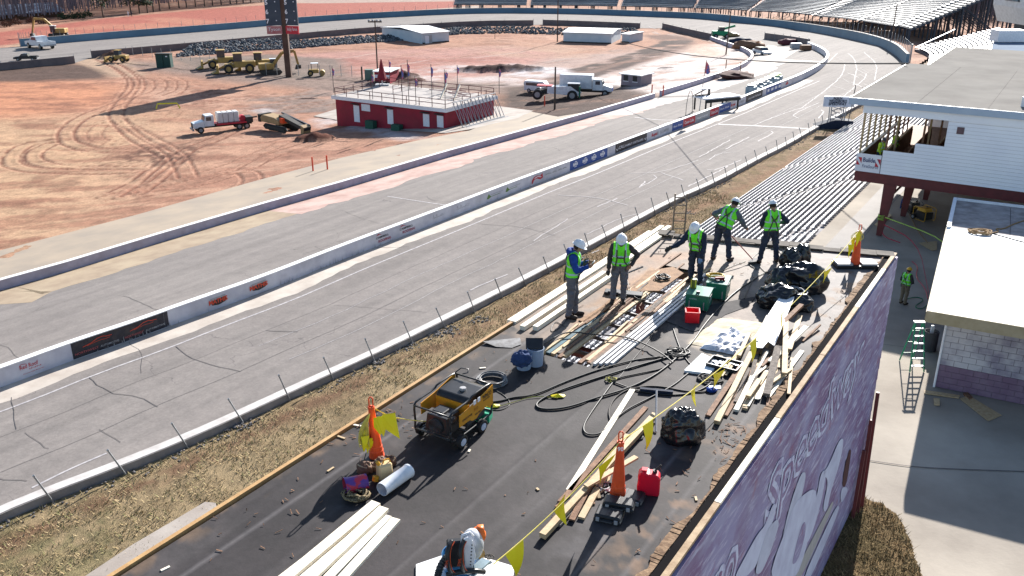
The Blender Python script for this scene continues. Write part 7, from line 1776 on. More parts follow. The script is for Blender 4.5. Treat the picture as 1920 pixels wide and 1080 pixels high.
# poles
for k, (x, y, yt, r_, lab) in enumerate(((709, 150, 38, .16, 'wooden light pole with crossarm behind the red building'), (1040, 205, 125, .15, 'short wooden pole standing before the white trucks'), (1045, 78, -30, .16, 'tall light pole beside the long white shed'), (1361, 102, 26, .15, 'slim leaning pole at the end of the infield'), (928, 73, 48, .07, 'thin pole between the two white sheds'), (679, 149, 125, .18, 'brown stub post beside the small red kiosk'), (1670, 60 + 25, 8, .14, 'utility pole in front of the big grandstand'))):
    q = G(x, y); h_ = Hh(q, yt); t_ = thing('light_pole', lab, 'pole', q); part(t_, 'pole', M_pole, lambda b: b.cyl((0, 0, -.3), (.25 if k == 3 else 0, 0, h_), r_, r_ * .7, 7))
    if k == 0: part(t_, 'crossarm', M_pole, lambda b: b.bx(-1.3, 1.3, -.1, .1, h_ - .4, h_ - .15)); [part(t_, 'lamp', M_gryp, lambda b: b.bx(x_ - .2, x_ + .2, -.3, .1, h_ - .15, h_ + .15)) for x_ in (-1.1, -.4, .4, 1.1)]
# scoreboard tower
q = G(542, 143); h_ = Hh(q, -70); sb = thing('scoreboard', 'tall two sided dark scoreboard tower with white numbers on a rust pole', 'scoreboard', q)
part(sb, 'pole', mat('rust_pole', (.10, .06, .045), (.07, .04, .03), .6, .8), lambda b: b.bx(-.55, .55, -.5, .5, -.3, h_)); zb = Hh(q, 62); zs = Hh(q, 47); M_sb = mat('board_slate', (.035, .05, .075), (.05, .065, .09), .5, .6)
for s_, w_, nm in ((-1, 2.9, 'Tyson'), (1, 2.6, 'Holly Farms')):
    rz_ = R(6 if s_ < 0 else -12); o = MB(); o.box((s_ * (w_ / 2 + .35), -.6, (h_ + zs) / 2), (w_, .3, h_ - zs), rz=rz_); o.build('board', M_sb, sb)
    o = MB(); o.box((s_ * (w_ / 2 + .35), -.68, (zb + zs) / 2 - .1), (w_, .3, zs - zb), rz=rz_); o.build('banner', M_redp if s_ > 0 else mat('banner_dull_red', (.30, .07, .08), (.4, .2, .2), .6, .6), sb)
    xd = Vector((math.cos(rz_), math.sin(rz_), 0))
    letters('lettering', nm, q + Vector((s_ * (w_ / 2 + .35), -.86, zb + .5)) - xd * w_ * .4, xd, UP, .9, M_whp, sb, .03, fit=w_ * .78)
    for k, d_ in enumerate('7654321'):
        z = zs + .4 + k * 1.72; c = q + Vector((s_ * (w_ / 2 + .35), -.78, z)) - xd * (w_ * .47)
        letters('numeral', d_, c, xd, UP, 1.15, M_whp, sb, .03, fit=.55, bold=.03); o = MB(); o.box(c + xd * 1.9 + UP * .5, (.18, .06, .18)); o.build('lamp', M_whp, sb, world=True)
# white sheds
def shed(lab, p0, p1, p2, yt, mw, roof=M_cap, rise=.5, door=True, name='shed'):
    a, c, d = G(*p0), G(*p1), G(*p2); ang = az2rz(a, c); ux = Vector((math.cos(ang), math.sin(ang), 0)); uy = Vector((-ux.y, ux.x, 0)); L = (c - a).length; W = max(3, abs((d - c).dot(uy))); h = Hh(a, yt); t_ = thing(name, lab, 'shed', a, ang)
    part(t_, 'wall', mw, lambda b: b.bx(0, L, 0, W, -.5, h)); part(t_, 'roof', roof, lambda b: b.prism([(-.3, h + .002), (W / 2, h + rise), (W + .3, h + .002), (W + .3, h - .15), (W / 2, h + rise - .15), (-.3, h - .15)], -.3, L + .3, 'x'))
    part(t_, 'plinth', M_dk, lambda b: b.bx(-.02, L + .02, -.03, -.003, -.5, .25))
    n = int(L / 2.2)
    for i in range(1, n): part(t_, 'wall_rib', mw, lambda b: b.bx(L * i / n - .06, L * i / n + .06, -.07, -.003, .26, h - .2))
    if door: part(t_, 'door', M_whp, lambda b: b.bx(L * .1, L * .1 + 1.2, -.09, -.071, 0, h * .7)); part(t_, 'door', M_gryp, lambda b: b.bx(L * .2, L * .2 + L * .16, -.085, -.071, 0, h * .75))
    return t_
M_shb = mat('shed_bluewhite', (.42, .50, .56), (.50, .56, .60), .4, .6)
shed('white metal shed with two doors on the left side of the infield', (792, 82), (842, 78), (790, 64), 62, M_shb, rise=.7)
shed('long white metal shed standing right of the tall light pole', (1056, 79), (1146, 82), (1164, 72), 60, M_shb, rise=.5, door=False)
shed('small white box cabin at the right end of the long shed', (1166, 79), (1180, 80), (1188, 74), 63, M_shb, rise=.1, door=False)
def kiosk(lab, a_, b_, c_, yt, mw, lo_m=None):
    t_ = shed(lab, a_, b_, c_, yt, mw, rise=.05, door=False, name='kiosk'); return t_
ki = kiosk('small grey booth with open windows at the infield gate', (1164, 162), (1201, 161), (1212, 156), 137, mat('booth_grey', (.22, .19, .22), None, 1, .7))
for x in (.5, 2.2): part(ki, 'window', M_dk, lambda b: b.bx(x, x + .8, -.06, -.04, 1.0, 1.9)); part(ki, 'window_frame', M_whp, lambda b: b.bx(x - .1, x + .9, -.045, -.004, .88, .98))
kr = kiosk('small red and white kiosk behind the parasol on the red building', (703, 155), (731, 156), (738, 148), 133, M_brr); part(kr, 'band', M_whp, lambda b: b.bx(.02, 3, -.06, -.04, .9, 1.5))
o = MB(); o.bx(-.8, .8, -.6, .6, 0, 1.9); o = o.build('utility_box', mat('box_green', (.12, .18, .15), None, 1, .6)); o.location = G(693, 149); tag(o, 'pale green utility cabinet left of the small red kiosk', 'cabinet')
# vehicles: local x forward, real metres, scaled to fit
def veh(name, lab, cat, rear, front, real, yaw=0, group=None):
    a, c = G(*rear), G(*front); t_ = thing(name, lab, cat, (a + c) / 2, az2rz(a, c) + yaw, group); s = (c - a).length / real; t_.scale = (s,) * 3; return t_
def fix(name, lab, cat, c, deg, s):
    t_ = thing(name, lab, cat, G(*c), R(deg)); t_.scale = (s,) * 3; return t_
def wheels(t_, xs, y, r, w_=.3, rim=M_steel):
    for x in xs:
        for s_ in (-1, 1): wheel(t_, (x, s_ * y, r), r, w_, rim, ax='y')
def pickup(lab, rear, front, m):
    t_ = veh('pickup_truck', lab, 'pickup', rear, front, 5.6)
    part(t_, 'body', m, lambda b: (b.prism([(-2.8, .5), (2.75, .5), (2.8, .95), (1.3, 1.15), (-.8, 1.15), (-.82, .7), (-2.72, .7), (-2.74, 1.12), (-2.8, 1.12)], -.95, .95, 'y'), b.bx(-2.78, -.8, -.96, -.86, .7, 1.12), b.bx(-2.78, -.8, .86, .96, .7, 1.12)))
    part(t_, 'cab', m, lambda b: b.prism([(-.8, 1.152), (1.35, 1.152), (.7, 1.75), (-.6, 1.78)], -.85, .85, 'y'))
    part(t_, 'window', M_gl, lambda b: b.prism([(-.6, 1.22), (1.08, 1.22), (.6, 1.64), (-.5, 1.66)], -.86, .86, 'y')); part(t_, 'windscreen', M_gl, lambda b: b.bar((1.32, 0, 1.22), (.78, 0, 1.72), 1.5, .02)); part(t_, 'bumper', M_steel, lambda b: (b.bx(2.8, 2.9, -.9, .9, .5, .7), b.bx(-2.9, -2.8, -.9, .9, .5, .7)))
    wheels(t_, (-1.7, 1.8), .85, .4); return t_
pickup('white pickup truck on the track at the far left by the excavator', (95, 93), (60, 88), M_wh2); pickup('black pickup truck beyond the dark guard wall at the left', (72, 113), (28, 114), mat('paint_black', (.02, .022, .026), None, 2, .25))
car = veh('car', 'white car parked on the pale slab at the end of the infield', 'car', (1417, 102), (1440, 103), 4.4); part(car, 'body', M_wh2, lambda b: b.prism([(-2.2, .35), (2.2, .35), (2.2, .75), (1.2, .9), (-2.1, .95)], -.85, .85, 'y')); part(car, 'cabin', M_gl, lambda b: b.prism([(-1.8, .9), (1.1, .9), (.5, 1.4), (-1.3, 1.42)], -.78, .78, 'y')); wheels(car, (-1.35, 1.35), .8, .33)
# tank truck
tt = veh('tank_truck', 'white cab truck carrying four upright white tanks, parked on the red dirt', 'truck', (468, 238), (368, 250), 9.5, yaw=.02)
part(tt, 'chassis', M_dk, lambda b: b.bx(-4.6, 4.3, -.5, .5, .7, 1.0)); part(tt, 'bed', M_redp, lambda b: b.bx(-3.6, 1.1, -1.2, 1.2, 1.05, 1.25))
for k in range(4): part(tt, 'tank', mat('tank_white', (.62, .60, .58), None, 1, .5), lambda b: b.bx(-2.6 + k * .85, -1.8 + k * .85, -1.1, .6, 1.26, 2.9), bevel=.08)
part(tt, 'cab', M_wh2, lambda b: b.prism([(1.5, 1.0), (3.0, 1.0), (3.0, 1.9), (2.75, 2.7), (1.5, 2.75)], -1.05, 1.05, 'y'), bevel=.05); part(tt, 'hood', M_wh2, lambda b: b.prism([(3.0, .8), (4.7, .8), (4.75, 1.6), (3.0, 1.9)], -.95, .95, 'y'), bevel=.08)
part(tt, 'grille', M_dk, lambda b: b.bx(4.76, 4.8, -.5, .5, .9, 1.6)); part(tt, 'window', M_gl, lambda b: b.bx(1.9, 2.7, -1.07, 1.07, 1.9, 2.5)); part(tt, 'windscreen', M_gl, lambda b: b.bar((3.02, 0, 1.95), (2.82, 0, 2.6), 1.8, .04)); part(tt, 'bumper', M_steel, lambda b: b.bx(4.7, 4.95, -1.1, 1.1, .5, .8)); part(tt, 'red_hose_reel', M_redp, lambda b: b.cyl((-3.2, -.4, 1.7), (-3.2, .5, 1.7), .5)); part(tt, 'rear_gear', M_dk, lambda b: (b.bx(-4.7, -3.6, -1, 1, 1.0, 1.9), b.bar((-4.6, 0, 1.6), (-5.6, .2, 1.7), .2, .2))); part(tt, 'fender', M_dk, lambda b: b.bx(.2, 1.2, -1.2, -.8, .6, 1.0))
for x in (-3.6, -2.4, 3.7): wheels(tt, (x,), .95, .52, .35)
# directional drill
hd_ = veh('drill_rig', 'tan and black tracked drilling rig with its mast lowered beside the tank truck', 'drill rig', (500, 240), (577, 250), 7.5)
part(hd_, 'engine_hood', M_tan, lambda b: b.prism([(-3.4, 1.0), (-.3, .9), (-.3, 1.6), (-1.0, 1.95), (-3.1, 2.1), (-3.5, 1.7)], -.8, .8, 'y'), bevel=.06); part(hd_, 'engine_end', M_dk, lambda b: b.bx(-3.9, -3.5, -.8, .8, .9, 2.1)); part(hd_, 'mast', M_dk, lambda b: b.bar((-.6, 0, 2.2), (3.6, 0, .9), .9, .5)); part(hd_, 'mast_rail', M_dsteel, lambda b: b.bar((-1.2, .5, 2.5), (3.4, .5, 1.3), .2, .2)); part(hd_, 'anchor_plate', M_tan, lambda b: b.prism([(3.0, .2), (3.4, .1), (3.6, 1.2), (3.1, 1.5)], -.5, .5, 'y')); part(hd_, 'seat', M_orange, lambda b: b.bx(-.1, .4, -.75, -.2, 1.3, 2.1))
for s_ in (-1, 1): part(hd_, 'crawler_track', M_dk, lambda b: b.tube([(x, s_ * .8, z) for x, z in ((-2.6, .1), (-2.9, .4), (-2.6, .75), (.8, .75), (1.1, .4), (.8, .1))], .14, 6, closed=True)); part(hd_, 'track_frame', M_dk, lambda b: b.bx(-2.5, .8, s_ * .65, s_ * .95, .2, .65))
hd_.scale = (hd_.scale[0] * 1.05, hd_.scale[1], hd_.scale[2] * .72); tt.scale = [v * 1.12 for v in tt.scale]
# white loader, box truck and van on the dark soil
lt = fix('reclaimer', 'white and red wheeled loader truck with open engine bay behind the short pole', 'truck', (1045, 186), -10, .82)
part(lt, 'body', M_wh2, lambda b: (b.prism([(-1.8, 1.2), (4.3, .9), (4.4, 1.3), (2.5, 2.6), (-1.8, 2.4)], -1.1, 1.1, 'y'))); part(lt, 'hood_stripe', M_redp, lambda b: b.bx(-3.8, -1.0, -.9, .9, 2.41, 2.6)); part(lt, 'cab', M_dk, lambda b: b.bx(2.0, 4.1, -.9, .9, 1.6, 3.0)); part(lt, 'cab_roof', M_wh2, lambda b: b.bx(1.9, 4.2, -1, 1, 3.002, 3.12)); part(lt, 'arm', M_dk, lambda b: b.bar((-1.8, 0, 1.5), (-4.2, 0, 1.2), .9, .7)); part(lt, 'arm', M_wh2, lambda b: b.bar((-1.6, .7, 2.2), (-3.9, .7, 1.4), .25, .4)); wheels(lt, (-3.6, 2.9), 1.1, .95, .6); part(lt, 'step', M_green, lambda b: b.bx(4.1, 4.4, -1.2, -.9, .6, 2.6))
bt_ = fix('box_truck', 'white truck with long ribbed body and blue grille behind the wheeled loader', 'truck', (1098, 178), -14, .9)
part(bt_, 'box_body', M_wh2, lambda b: b.bx(-4.4, 1.2, -1.2, 1.2, 1.2, 3.5), bevel=.04); part(bt_, 'cab', M_wh2, lambda b: b.prism([(1.3, 1.0), (3.1, 1.0), (3.0, 2.0), (2.7, 2.8), (1.3, 2.85)], -1.05, 1.05, 'y')); part(bt_, 'hood', M_wh2, lambda b: b.prism([(3.1, .8), (4.6, .8), (4.6, 1.5), (3.1, 1.95)], -.95, .95, 'y'), bevel=.06); part(bt_, 'grille', M_blue, lambda b: b.bx(4.61, 4.65, -.6, .6, .85, 1.45)); part(bt_, 'window', M_gl, lambda b: b.bx(1.8, 2.6, -1.07, 1.07, 1.95, 2.55)); part(bt_, 'windscreen', M_gl, lambda b: b.bar((3.08, 0, 2.0), (2.78, 0, 2.7), 1.8, .04)); part(bt_, 'chassis', M_dk, lambda b: b.bx(-4.4, 4.5, -.6, .6, .6, 1.0)); wheels(bt_, (-3.3, -2.2, 3.5), 1.0, .55, .35)
vn = fix('van', 'white passenger van partly behind the wheeled loader', 'van', (1010, 173), -22, .9); part(vn, 'body', M_wh2, lambda b: b.prism([(-2.6, .4), (2.5, .4), (2.6, 1.1), (1.8, 1.4), (1.2, 2.1), (-2.5, 2.1)], -.95, .95, 'y'), bevel=.05); part(vn, 'window', M_gl, lambda b: b.bx(-2.2, 1.1, -.97, .97, 1.3, 1.8)); part(vn, 'rear_window', M_gl, lambda b: b.bx(-2.66, -2.6, -.8, .8, 1.3, 1.85)); wheels(vn, (-1.6, 1.6), .85, .38)
# diggers
def excavator(lab, q, rz, s, boom, m=M_cat):
    t_ = thing('excavator', lab, 'excavator', q, rz); t_.scale = (s,) * 3
    for y in (-1, 1): part(t_, 'crawler_track', M_dk, lambda b: b.prism([(-1.9, 0), (1.9, 0), (2.3, .45), (1.9, .9), (-1.9, .9), (-2.3, .45)], y * 1.3 - .3, y * 1.3 + .3, 'y'))
    part(t_, 'house', m, lambda b: b.bx(-2.4, .7, -1.3, 1.3, 1.0, 2.2), bevel=.08); part(t_, 'cab', M_gl, lambda b: b.bx(.1, 1.5, .3, 1.3, 1.1, 2.9)); part(t_, 'cab_roof', M_wh2, lambda b: b.bx(.0, 1.6, .25, 1.35, 2.902, 3.0)); part(t_, 'turntable', M_dk, lambda b: b.cyl((0, 0, .8), (0, 0, 1.0), .9, n=12))
    B = [Vector((p_[0], -.2, p_[1])) for p_ in boom]; part(t_, 'boom', m, lambda b: [b.bar(u, v, .4, .6) for u, v in zip(B[:2], B[1:3])]); part(t_, 'stick', m, lambda b: b.bar(B[2], B[3], .35, .45)); part(t_, 'bucket', M_dk, lambda b: b.prism([(B[3].x - .4, B[3].z), (B[3].x + .5, B[3].z), (B[3].x + .5, B[3].z - .7), (B[3].x - .7, B[3].z - .9)], -.8, .4, 'y')); part(t_, 'ram', M_steel, lambda b: b.cyl(B[1] + Vector((-.5, 0, -.6)), (.9, -.2, 1.4), .12, n=6)); return t_
q = G(110, 68); excavator('yellow excavator reaching down over the outer wall at the far left', q, R(183), .98, ((.6, 1.8), (3.2, 4.6), (6.0, 4.8), (7.2, .8)))
q = G(508, 138); excavator('tan excavator with folded arm left of the scoreboard pole', q, R(20), .95, ((.6, 1.8), (2.6, 4.2), (5.2, 4.5), (5.8, 1.6)))
def loader(lab, q, rz, s, fork=False):
    t_ = thing('wheel_loader', lab, 'loader', q, rz); t_.scale = (s,) * 3; part(t_, 'body', M_cat, lambda b: b.bx(-3, .4, -.9, .9, .9, 1.9), bevel=.08); part(t_, 'cab', M_gl, lambda b: b.bx(-.9, .5, -.7, .7, 1.9, 3.1)); part(t_, 'cab_roof', M_cat, lambda b: b.bx(-1, .6, -.8, .8, 3.102, 3.22)); part(t_, 'front_frame', M_cat, lambda b: b.bx(.4, 2.0, -.5, .5, .8, 1.5)); part(t_, 'lift_arm', M_cat, lambda b: b.bar((.8, 0, 1.6), (3.1, 0, .7), .8, .3)); part(t_, 'bucket', M_cat, lambda b: b.prism([(3.0, .1), (4.2, .1), (3.4, .4), (3.3, 1.4), (3.0, 1.4)], -1.3, 1.3, 'y')); wheels(t_, (-2.0, 1.4), 1.0, .75, .5, M_cat); return t_
loader('wheel loader with raised roof at the left of the parked yellow machines', G(414, 127), R(200), 1.15); loader('wheel loader with wide bucket in the middle of the parked yellow machines', G(446, 136), R(196), 1.2); loader('wheel loader behind the scoreboard excavator', G(484, 131), R(190), 1.1)
loader('tan loader at the far left end of the fence by the dark guard wall', G(222, 116), R(170), .8)
ro = thing('roller', 'small yellow road roller with canopy right of the scoreboard pole', 'roller', G(592, 142), R(10)); ro.scale = (.8,) * 3; part(ro, 'drum', M_cat, lambda b: b.cyl((1.6, -.9, .7), (1.6, .9, .7), .7, n=16)); part(ro, 'body', M_cat, lambda b: b.bx(-1.6, .8, -.7, .7, .7, 1.6), bevel=.06); part(ro, 'canopy', M_wh2, lambda b: b.bx(-1, .8, -.8, .8, 3.0, 3.1)); part(ro, 'canopy_post', M_dk, lambda b: [b.cyl((x, y, 1.6), (x, y, 3.0), .06, n=5) for x in (-.9, .7) for y in (-.7, .7)]); wheels(ro, (-1.2,), .8, .7, .4, M_cat)
tl = thing('portable_toilet', 'dark green portable toilet standing left of the yellow machines', 'toilet', G(310, 126)); part(tl, 'cabin', mat('toilet_green', (.012, .05, .045), None, 1, .6), lambda b: (b.bx(-1.5, -.05, -.8, .8, 0, 2.7), b.bx(.05, 1.5, -.8, .8, 0, 2.7))); part(tl, 'roof', M_dk, lambda b: (b.bx(-1.6, .0, -.9, .9, 2.702, 2.9), b.bx(.02, 1.6, -.9, .9, 2.702, 2.9))); part(tl, 'vent', M_whp, lambda b: b.bx(.6, 1.0, -.82, -.801, 2.2, 2.4))
gm = thing('green_telehandler', 'bright green machine parked by the inner wall at the end of the infield', 'machine', G(1352, 72)); part(gm, 'body', mat('bright_green', (.02, .26, .12), None, 2, .5), lambda b: (b.bx(-2.4, 1.6, -.8, .8, .7, 1.9), b.bar((-1, 0, 2), (3.4, 0, 3.2), .5, .5))); part(gm, 'cab', M_gl, lambda b: b.bx(-.8, .6, -.7, .7, 1.9, 2.9)); wheels(gm, (-1.6, 1.3), .9, .6, .4)
for k, (x, y, s_, m_, lab) in enumerate(((1370, 69, 2.2, M_tan, 'tan skid load beside the bright green machine'), (1389, 84, 3.0, M_navy, 'dark tarp covered heap behind the white car'), (1402, 92, 3.4, M_woodb, 'brown heap of matting left of the white car'), (1478, 84, 2.4, mat('dark_red_load', (.12, .03, .04), None, 2, .8), 'dark red material piled on the short wall end'), (1492, 92, 1.4, M_gryp, 'grey pallet load on the pit island'), (1510, 95, 1.3, M_woodb, 'brown crate on the pit island'))):
    if k in (4, 5): o = MB(); o.box((0, 0, s_ * .45), (s_ * 1.6, s_, s_ * .8)); o = o.build('pallet_load', m_, bevel=.1); o.location = G(x, y); tag(o, lab, 'load')
    else: blobby('covered_heap', lab, 'heap', G(x, y), (s_, s_ * .5, s_ * .35), m_, k, .35, 2.4, 16, 10)
blobby('dirt_heap', 'dark reddish dirt heap dumped on pit road against the infield wall', 'heap', G(1383, 146), (2.8, 3.2, .6), mat('wet_dirt', (.09, .035, .03), (.05, .025, .02), .8, .95), 3, .5, 3, 20, 12)
# platform by the sponsor wall, pallets, flagpole, hoop, sign
pf = thing('platform', 'raised white topped platform with rail standing on pit road behind the wall', 'platform', G(1338, 206), az2rz(G(1300, 206), G(1362, 196))); part(pf, 'deck', M_whp, lambda b: b.bx(-2.2, 3.2, -1.0, 1.4, 1.5, 1.65)); part(pf, 'leg', M_dk, lambda b: [b.bx(x, x + .15, y, y + .15, 0, 1.5) for x in (-2.0, .5, 2.9) for y in (-.9, 1.2)]); part(pf, 'upper_shelf', M_whp, lambda b: b.bx(-2.4, 0, .8, 1.8, 2.4, 2.5)); part(pf, 'upper_frame', M_dk, lambda b: (b.bx(-2.3, 0, .8, .9, 1.66, 1.8), b.bar((-2.3, 1.2, 1.7), (-.3, 1.2, 2.4), .1, .1), b.bx(-.2, .0, .9, 1.1, 1.65, 2.4))); part(pf, 'skirt', M_dk, lambda b: b.bx(-2.2, 3.2, -1.02, -.98, 1.1, 1.49))
q = G(1310, 216); t_ = thing('flagpole', 'tall thin flagpole with striped flag beside the white platform', 'flagpole', q); h_ = Hh(q, 112); part(t_, 'pole', M_steel, lambda b: b.cyl((0, 0, 0), (.4, 0, h_), .05, .03, 6)); part(t_, 'flag', M_fl, lambda b: b.prism([(.35, h_ * .76), (.4, h_ * .98), (.75, h_ * .9), (.95, h_ * .78), (.7, h_ * .74)], -.05, .05, 'y'))
o = MB(); q = G(1285, 226); r_ = G(1297, 221); o.tube(smooth_line([q, q + UP * 2.2, (q + r_) / 2 + UP * 3.6, r_ + UP * 2.2, r_], 3), .035, 5); tag(o.build('hoop', M_dsteel, origin=q), 'thin bent hoop frame standing behind the sponsor wall', 'hoop')
o = MB(); q = G(1250, 241); o.bx(-1.3, .9, -.4, .4, 0, .45); o = o.build('white_box', M_whp, bevel=.05); o.location = q; o.rotation_euler.z = az2rz(G(1240, 245), G(1270, 233)); tag(o, 'low white box on pit road behind the blue banner', 'box')
rnd = random.Random(8)
for k in range(9):
    x = 1408 + k * 6.2 + rnd.uniform(-1, 1); y = 179 - k * 2.9; q = G(x, y); t_ = thing('barrier_stack', 'pale blue stacked equipment crate behind the sponsor wall', 'crate', q, az2rz(G(1400, 182), G(1460, 156)), 'stacked crates behind the sponsor wall')
    part(t_, 'crate_body', mat('crate_blue', (.20, .28, .33), (.35, .42, .46), 1.5, .6), lambda b: b.bx(-.6, .6, -.6, .6, 0, .8 + .4 * rnd.random()), bevel=.04); part(t_, 'crate_lid', M_gryp if k < 7 else M_tg, lambda b: b.box((.1, .1, 1.3), (1.1, .9, .15), rz=rnd.random()))
q = G(1567, 240); t_ = thing('track_sign', 'white speedway name sign raised on a lattice stand beside the kerb', 'sign', q, R(-5)); zt_ = Hh(q, 181); zb_ = Hh(q, 200); hw = 1.35
part(t_, 'sign_board', mat('sign_pale', (.55, .60, .70), None, 1, .5), lambda b: b.bx(-hw - .3, hw - .1, -.12, .12, zb_, zt_)); part(t_, 'frame', M_gryp, lambda b: b.bx(hw - .1, hw + .25, -.10, .5, zb_, zt_ + .05)); sx_ = Vector((math.cos(R(-5)), math.sin(R(-5)), 0)); c = q - sx_ * (hw - .1) - Vector((0, .14, 0))
for k, wd_ in enumerate(('NORTH', 'WILKESBORO', 'SPEEDWAY')): letters('lettering', wd_, c + UP * (zb_ + (zt_ - zb_) * (.72 - .28 * k)) + sx_ * (.55 if k == 0 else .1), sx_, UP, .42, M_navy, t_, .03, fit=.9 if k == 0 else 1.9, bold=.03)
part(t_, 'lattice', M_steel, lambda b: ([b.cyl((x, y, 0), (x * 1.1, y, zb_), .06, n=5) for x in (-.7, .7) for y in (-.2, .6)], [b.cyl((-.7, 0, zb_ * i / 5), (.7, 0, zb_ * (i + 1) / 5), .04, n=4) for i in range(5)], [b.cyl((.7, 0, zb_ * i / 5), (-.7, .3, zb_ * (i + 1) / 5), .04, n=4) for i in range(5)])); part(t_, 'mast', M_dsteel, lambda b: b.cyl((1.2, 0, 0), (1.5, 0, Hh(q, 158)), .05, n=5)); part(t_, 'basket', M_navy, lambda b: b.prism([(-2.4, .3), (-.3, 1.0), (1.6, .9), (1.5, -.1), (-2.0, -.05)], -.7, .7, 'y'))
# rocks along the bank inside the back straight
vs = []; fs = []; rnd = random.Random(41); rl = px([(330, 107), (480, 95), (560, 90), (640, 84), (755, 76), (860, 64), (960, 62), (1060, 66), (1200, 66)]); rl = resample(rl, 1.0); b = MB()
for i, q in enumerate(rl):
    wd = 9 if q.x < -60 else 6
    for k in range(38 if i < len(rl) * .6 else 20):
        p_ = q + Vector((rnd.uniform(-.6, .6), rnd.uniform(0, 1) * wd * 1.6, 0)); r_ = rnd.uniform(.16, .52); a = rnd.random() * 6; z0 = zf(p_.x, p_.y) + (p_.y - q.y) * .10; k0 = len(b.v)
        for j in range(5): t = a + j * 1.257; b.v.append((p_.x + math.cos(t) * r_, p_.y + math.sin(t) * r_, z0 - .1))
        for j in range(3): t = a + .5 + j * 2.09; b.v.append((p_.x + math.cos(t) * r_ * .6, p_.y + math.sin(t) * r_ * .6, z0 + r_ * rnd.uniform(.5, .9)))
        b.f += [(k0, k0 + 1, k0 + 5), (k0 + 1, k0 + 2, k0 + 6, k0 + 5), (k0 + 2, k0 + 3, k0 + 6), (k0 + 3, k0 + 4, k0 + 7, k0 + 6), (k0 + 4, k0, k0 + 5, k0 + 7), (k0 + 5, k0 + 6, k0 + 7)]
tag(b.build('rock_bank', mat('rip_rap', (.13, .14, .155), (.035, .037, .042), .9, .9, obj=False, lo=.4, hi=.6)), 'bank of broken grey rocks inside the back straight', 'rocks', kind='stuff')
# chain fence posts round the machine yard
for i, (x, y) in enumerate([(x, 104 + (x - 250) * .10) for x in range(250, 400, 18)] + [(x, 142 + (x - 560) * .02) for x in range(500, 700, 20)]):
    o = MB(); o.cyl((0, 0, 0), (0, 0, 2.2), .06, n=5); o = o.build('fence_post', M_steel); o.location = G(x, y); tag(o, 'thin grey chain fence post round the machine yard', 'post', 'fence posts of the machine yard')
for k, (x, y) in enumerate(((1388 / 1, 133), (1361, 128), (1243, 180), (1222, 178), (1021, 199), (587, 321), (614, 318))):
    o = MB(); o.cyl((0, 0, 0), (0, 0, 1.5), .09, n=5); o = o.build('marker_stake', M_orgp if k > 1 else M_woodb); o.location = G(x, y); tag(o, 'small upright marker stake in the infield', 'stake', 'marker stakes in the infield')
o = MB(); q = G(293, 204); o.tube([q, q + Vector((.3, 0, .8)), q + Vector((3.2, .6, .8)), q + Vector((3.6, .6, 0))], .12, 5); tag(o.build('barrier_rail', mat('rail_yellow', (.65, .62, .05), None, 2, .5), origin=q), 'small yellow rail standing in the tip of the tower shadow', 'rail')
# --- grandstands of the far turn
M_al = mat('bench_aluminium', (.50, .54, .58), (.38, .42, .46), .3, .5, obj=False); M_frm = mat('stand_frame', (.06, .07, .09), None, 1, .8)
def stand(lab, L0, rows, rise, run, z0, seed, aisles=True, out=1):
    t_ = thing('grandstand', lab, 'grandstand', L0[0] + UP * z0); base = offs(L0, 0)
    for r_ in range(rows):
        a = offs(L0, out * run * r_); z = z0 + rise * r_; b = MB(); b.wall([Vector((q.x, q.y, q.z + z)) for q in a], out * .42, .32, .39); b.build('bench', M_al, t_, world=True)
        if r_ % 2 == 0: b = MB(); b.wall([Vector((q.x, q.y, q.z + z)) for q in a], out * .35, .0, .05); b.build('footboard', mat('footboard', (.2, .22, .25), None, 1, .6), t_, world=True)
    top_ = offs(L0, out * run * rows); b = MB()
    for i in range(0, len(L0), max(1, len(L0) // 5)):
        q, e = L0[i], top_[i]; b.bar(q + UP * (z0 - .2), Vector((e.x, e.y, q.z + z0 + rise * rows - .2)), .2, .3)
        for t in (0, .25, .5, .75, 1): p_ = q.lerp(e, t); p_.z = zf(p_.x, p_.y); b.bar(p_ - UP, Vector((p_.x, p_.y, q.z + z0 + rise * rows * t - .2)), .25, .25, up=(1, 0, 0))
        b.bar(Vector((e.x, e.y, zf(e.x, e.y))), q.lerp(e, .5) + UP * (z0 + rise * rows * .5), .15, .15)
    b.build('frame', M_frm, t_, world=True); b = MB(); b.add([Vector((q.x, q.y, q.z + z0 - .05)) for q in L0] + [Vector((e.x, e.y, q.z + z0 + rise * rows - .05)) for q, e in zip(L0, top_)] + [Vector((e.x, e.y, q.z + z0 + rise * rows - .15)) for q, e in zip(L0, top_)], [(i, i + 1, len(L0) + i + 1, len(L0) + i) for i in range(len(L0) - 1)]); b.build('shade_deck', M_frm, t_, world=True); b = MB()  # dark sloping sheet added for the shade between the bench rows
    for r_ in range(rows): q = offs(L0, out * run * r_)[0]; b.box(Vector((q.x, q.y, q.z + z0 + rise * r_ + .2)), (1.1, run * .9, .1), rz=az2rz(L0[0], L0[1]))
    b.build('aisle_steps', M_steel, t_, world=True)
    b = MB(); b.wall([Vector((q.x, q.y, q.z + z0)) for q in offs(L0, -out * .3)], .06, .9, 1.0); b.wall([Vector((q.x, q.y, q.z + z0)) for q in offs(L0, -out * .3)], .06, .45, .5); b.build('front_rail', M_steel, t_, world=True); return t_
fl = smooth_line([G(x, y, 2.4) for x, y in ((850, 9), (1000, 10), (1113, 11), (1254, 14), (1320, 16), (1394, 19), (1489, 24), (1564, 32), (1620, 40), (1673, 49), (1707, 55))], 3)
fl = [Vector((q.x, q.y, zf(q.x, q.y))) for q in resample(fl, 3)]; n = len(fl); cuts = [int(n * k / 8) for k in range(9)]
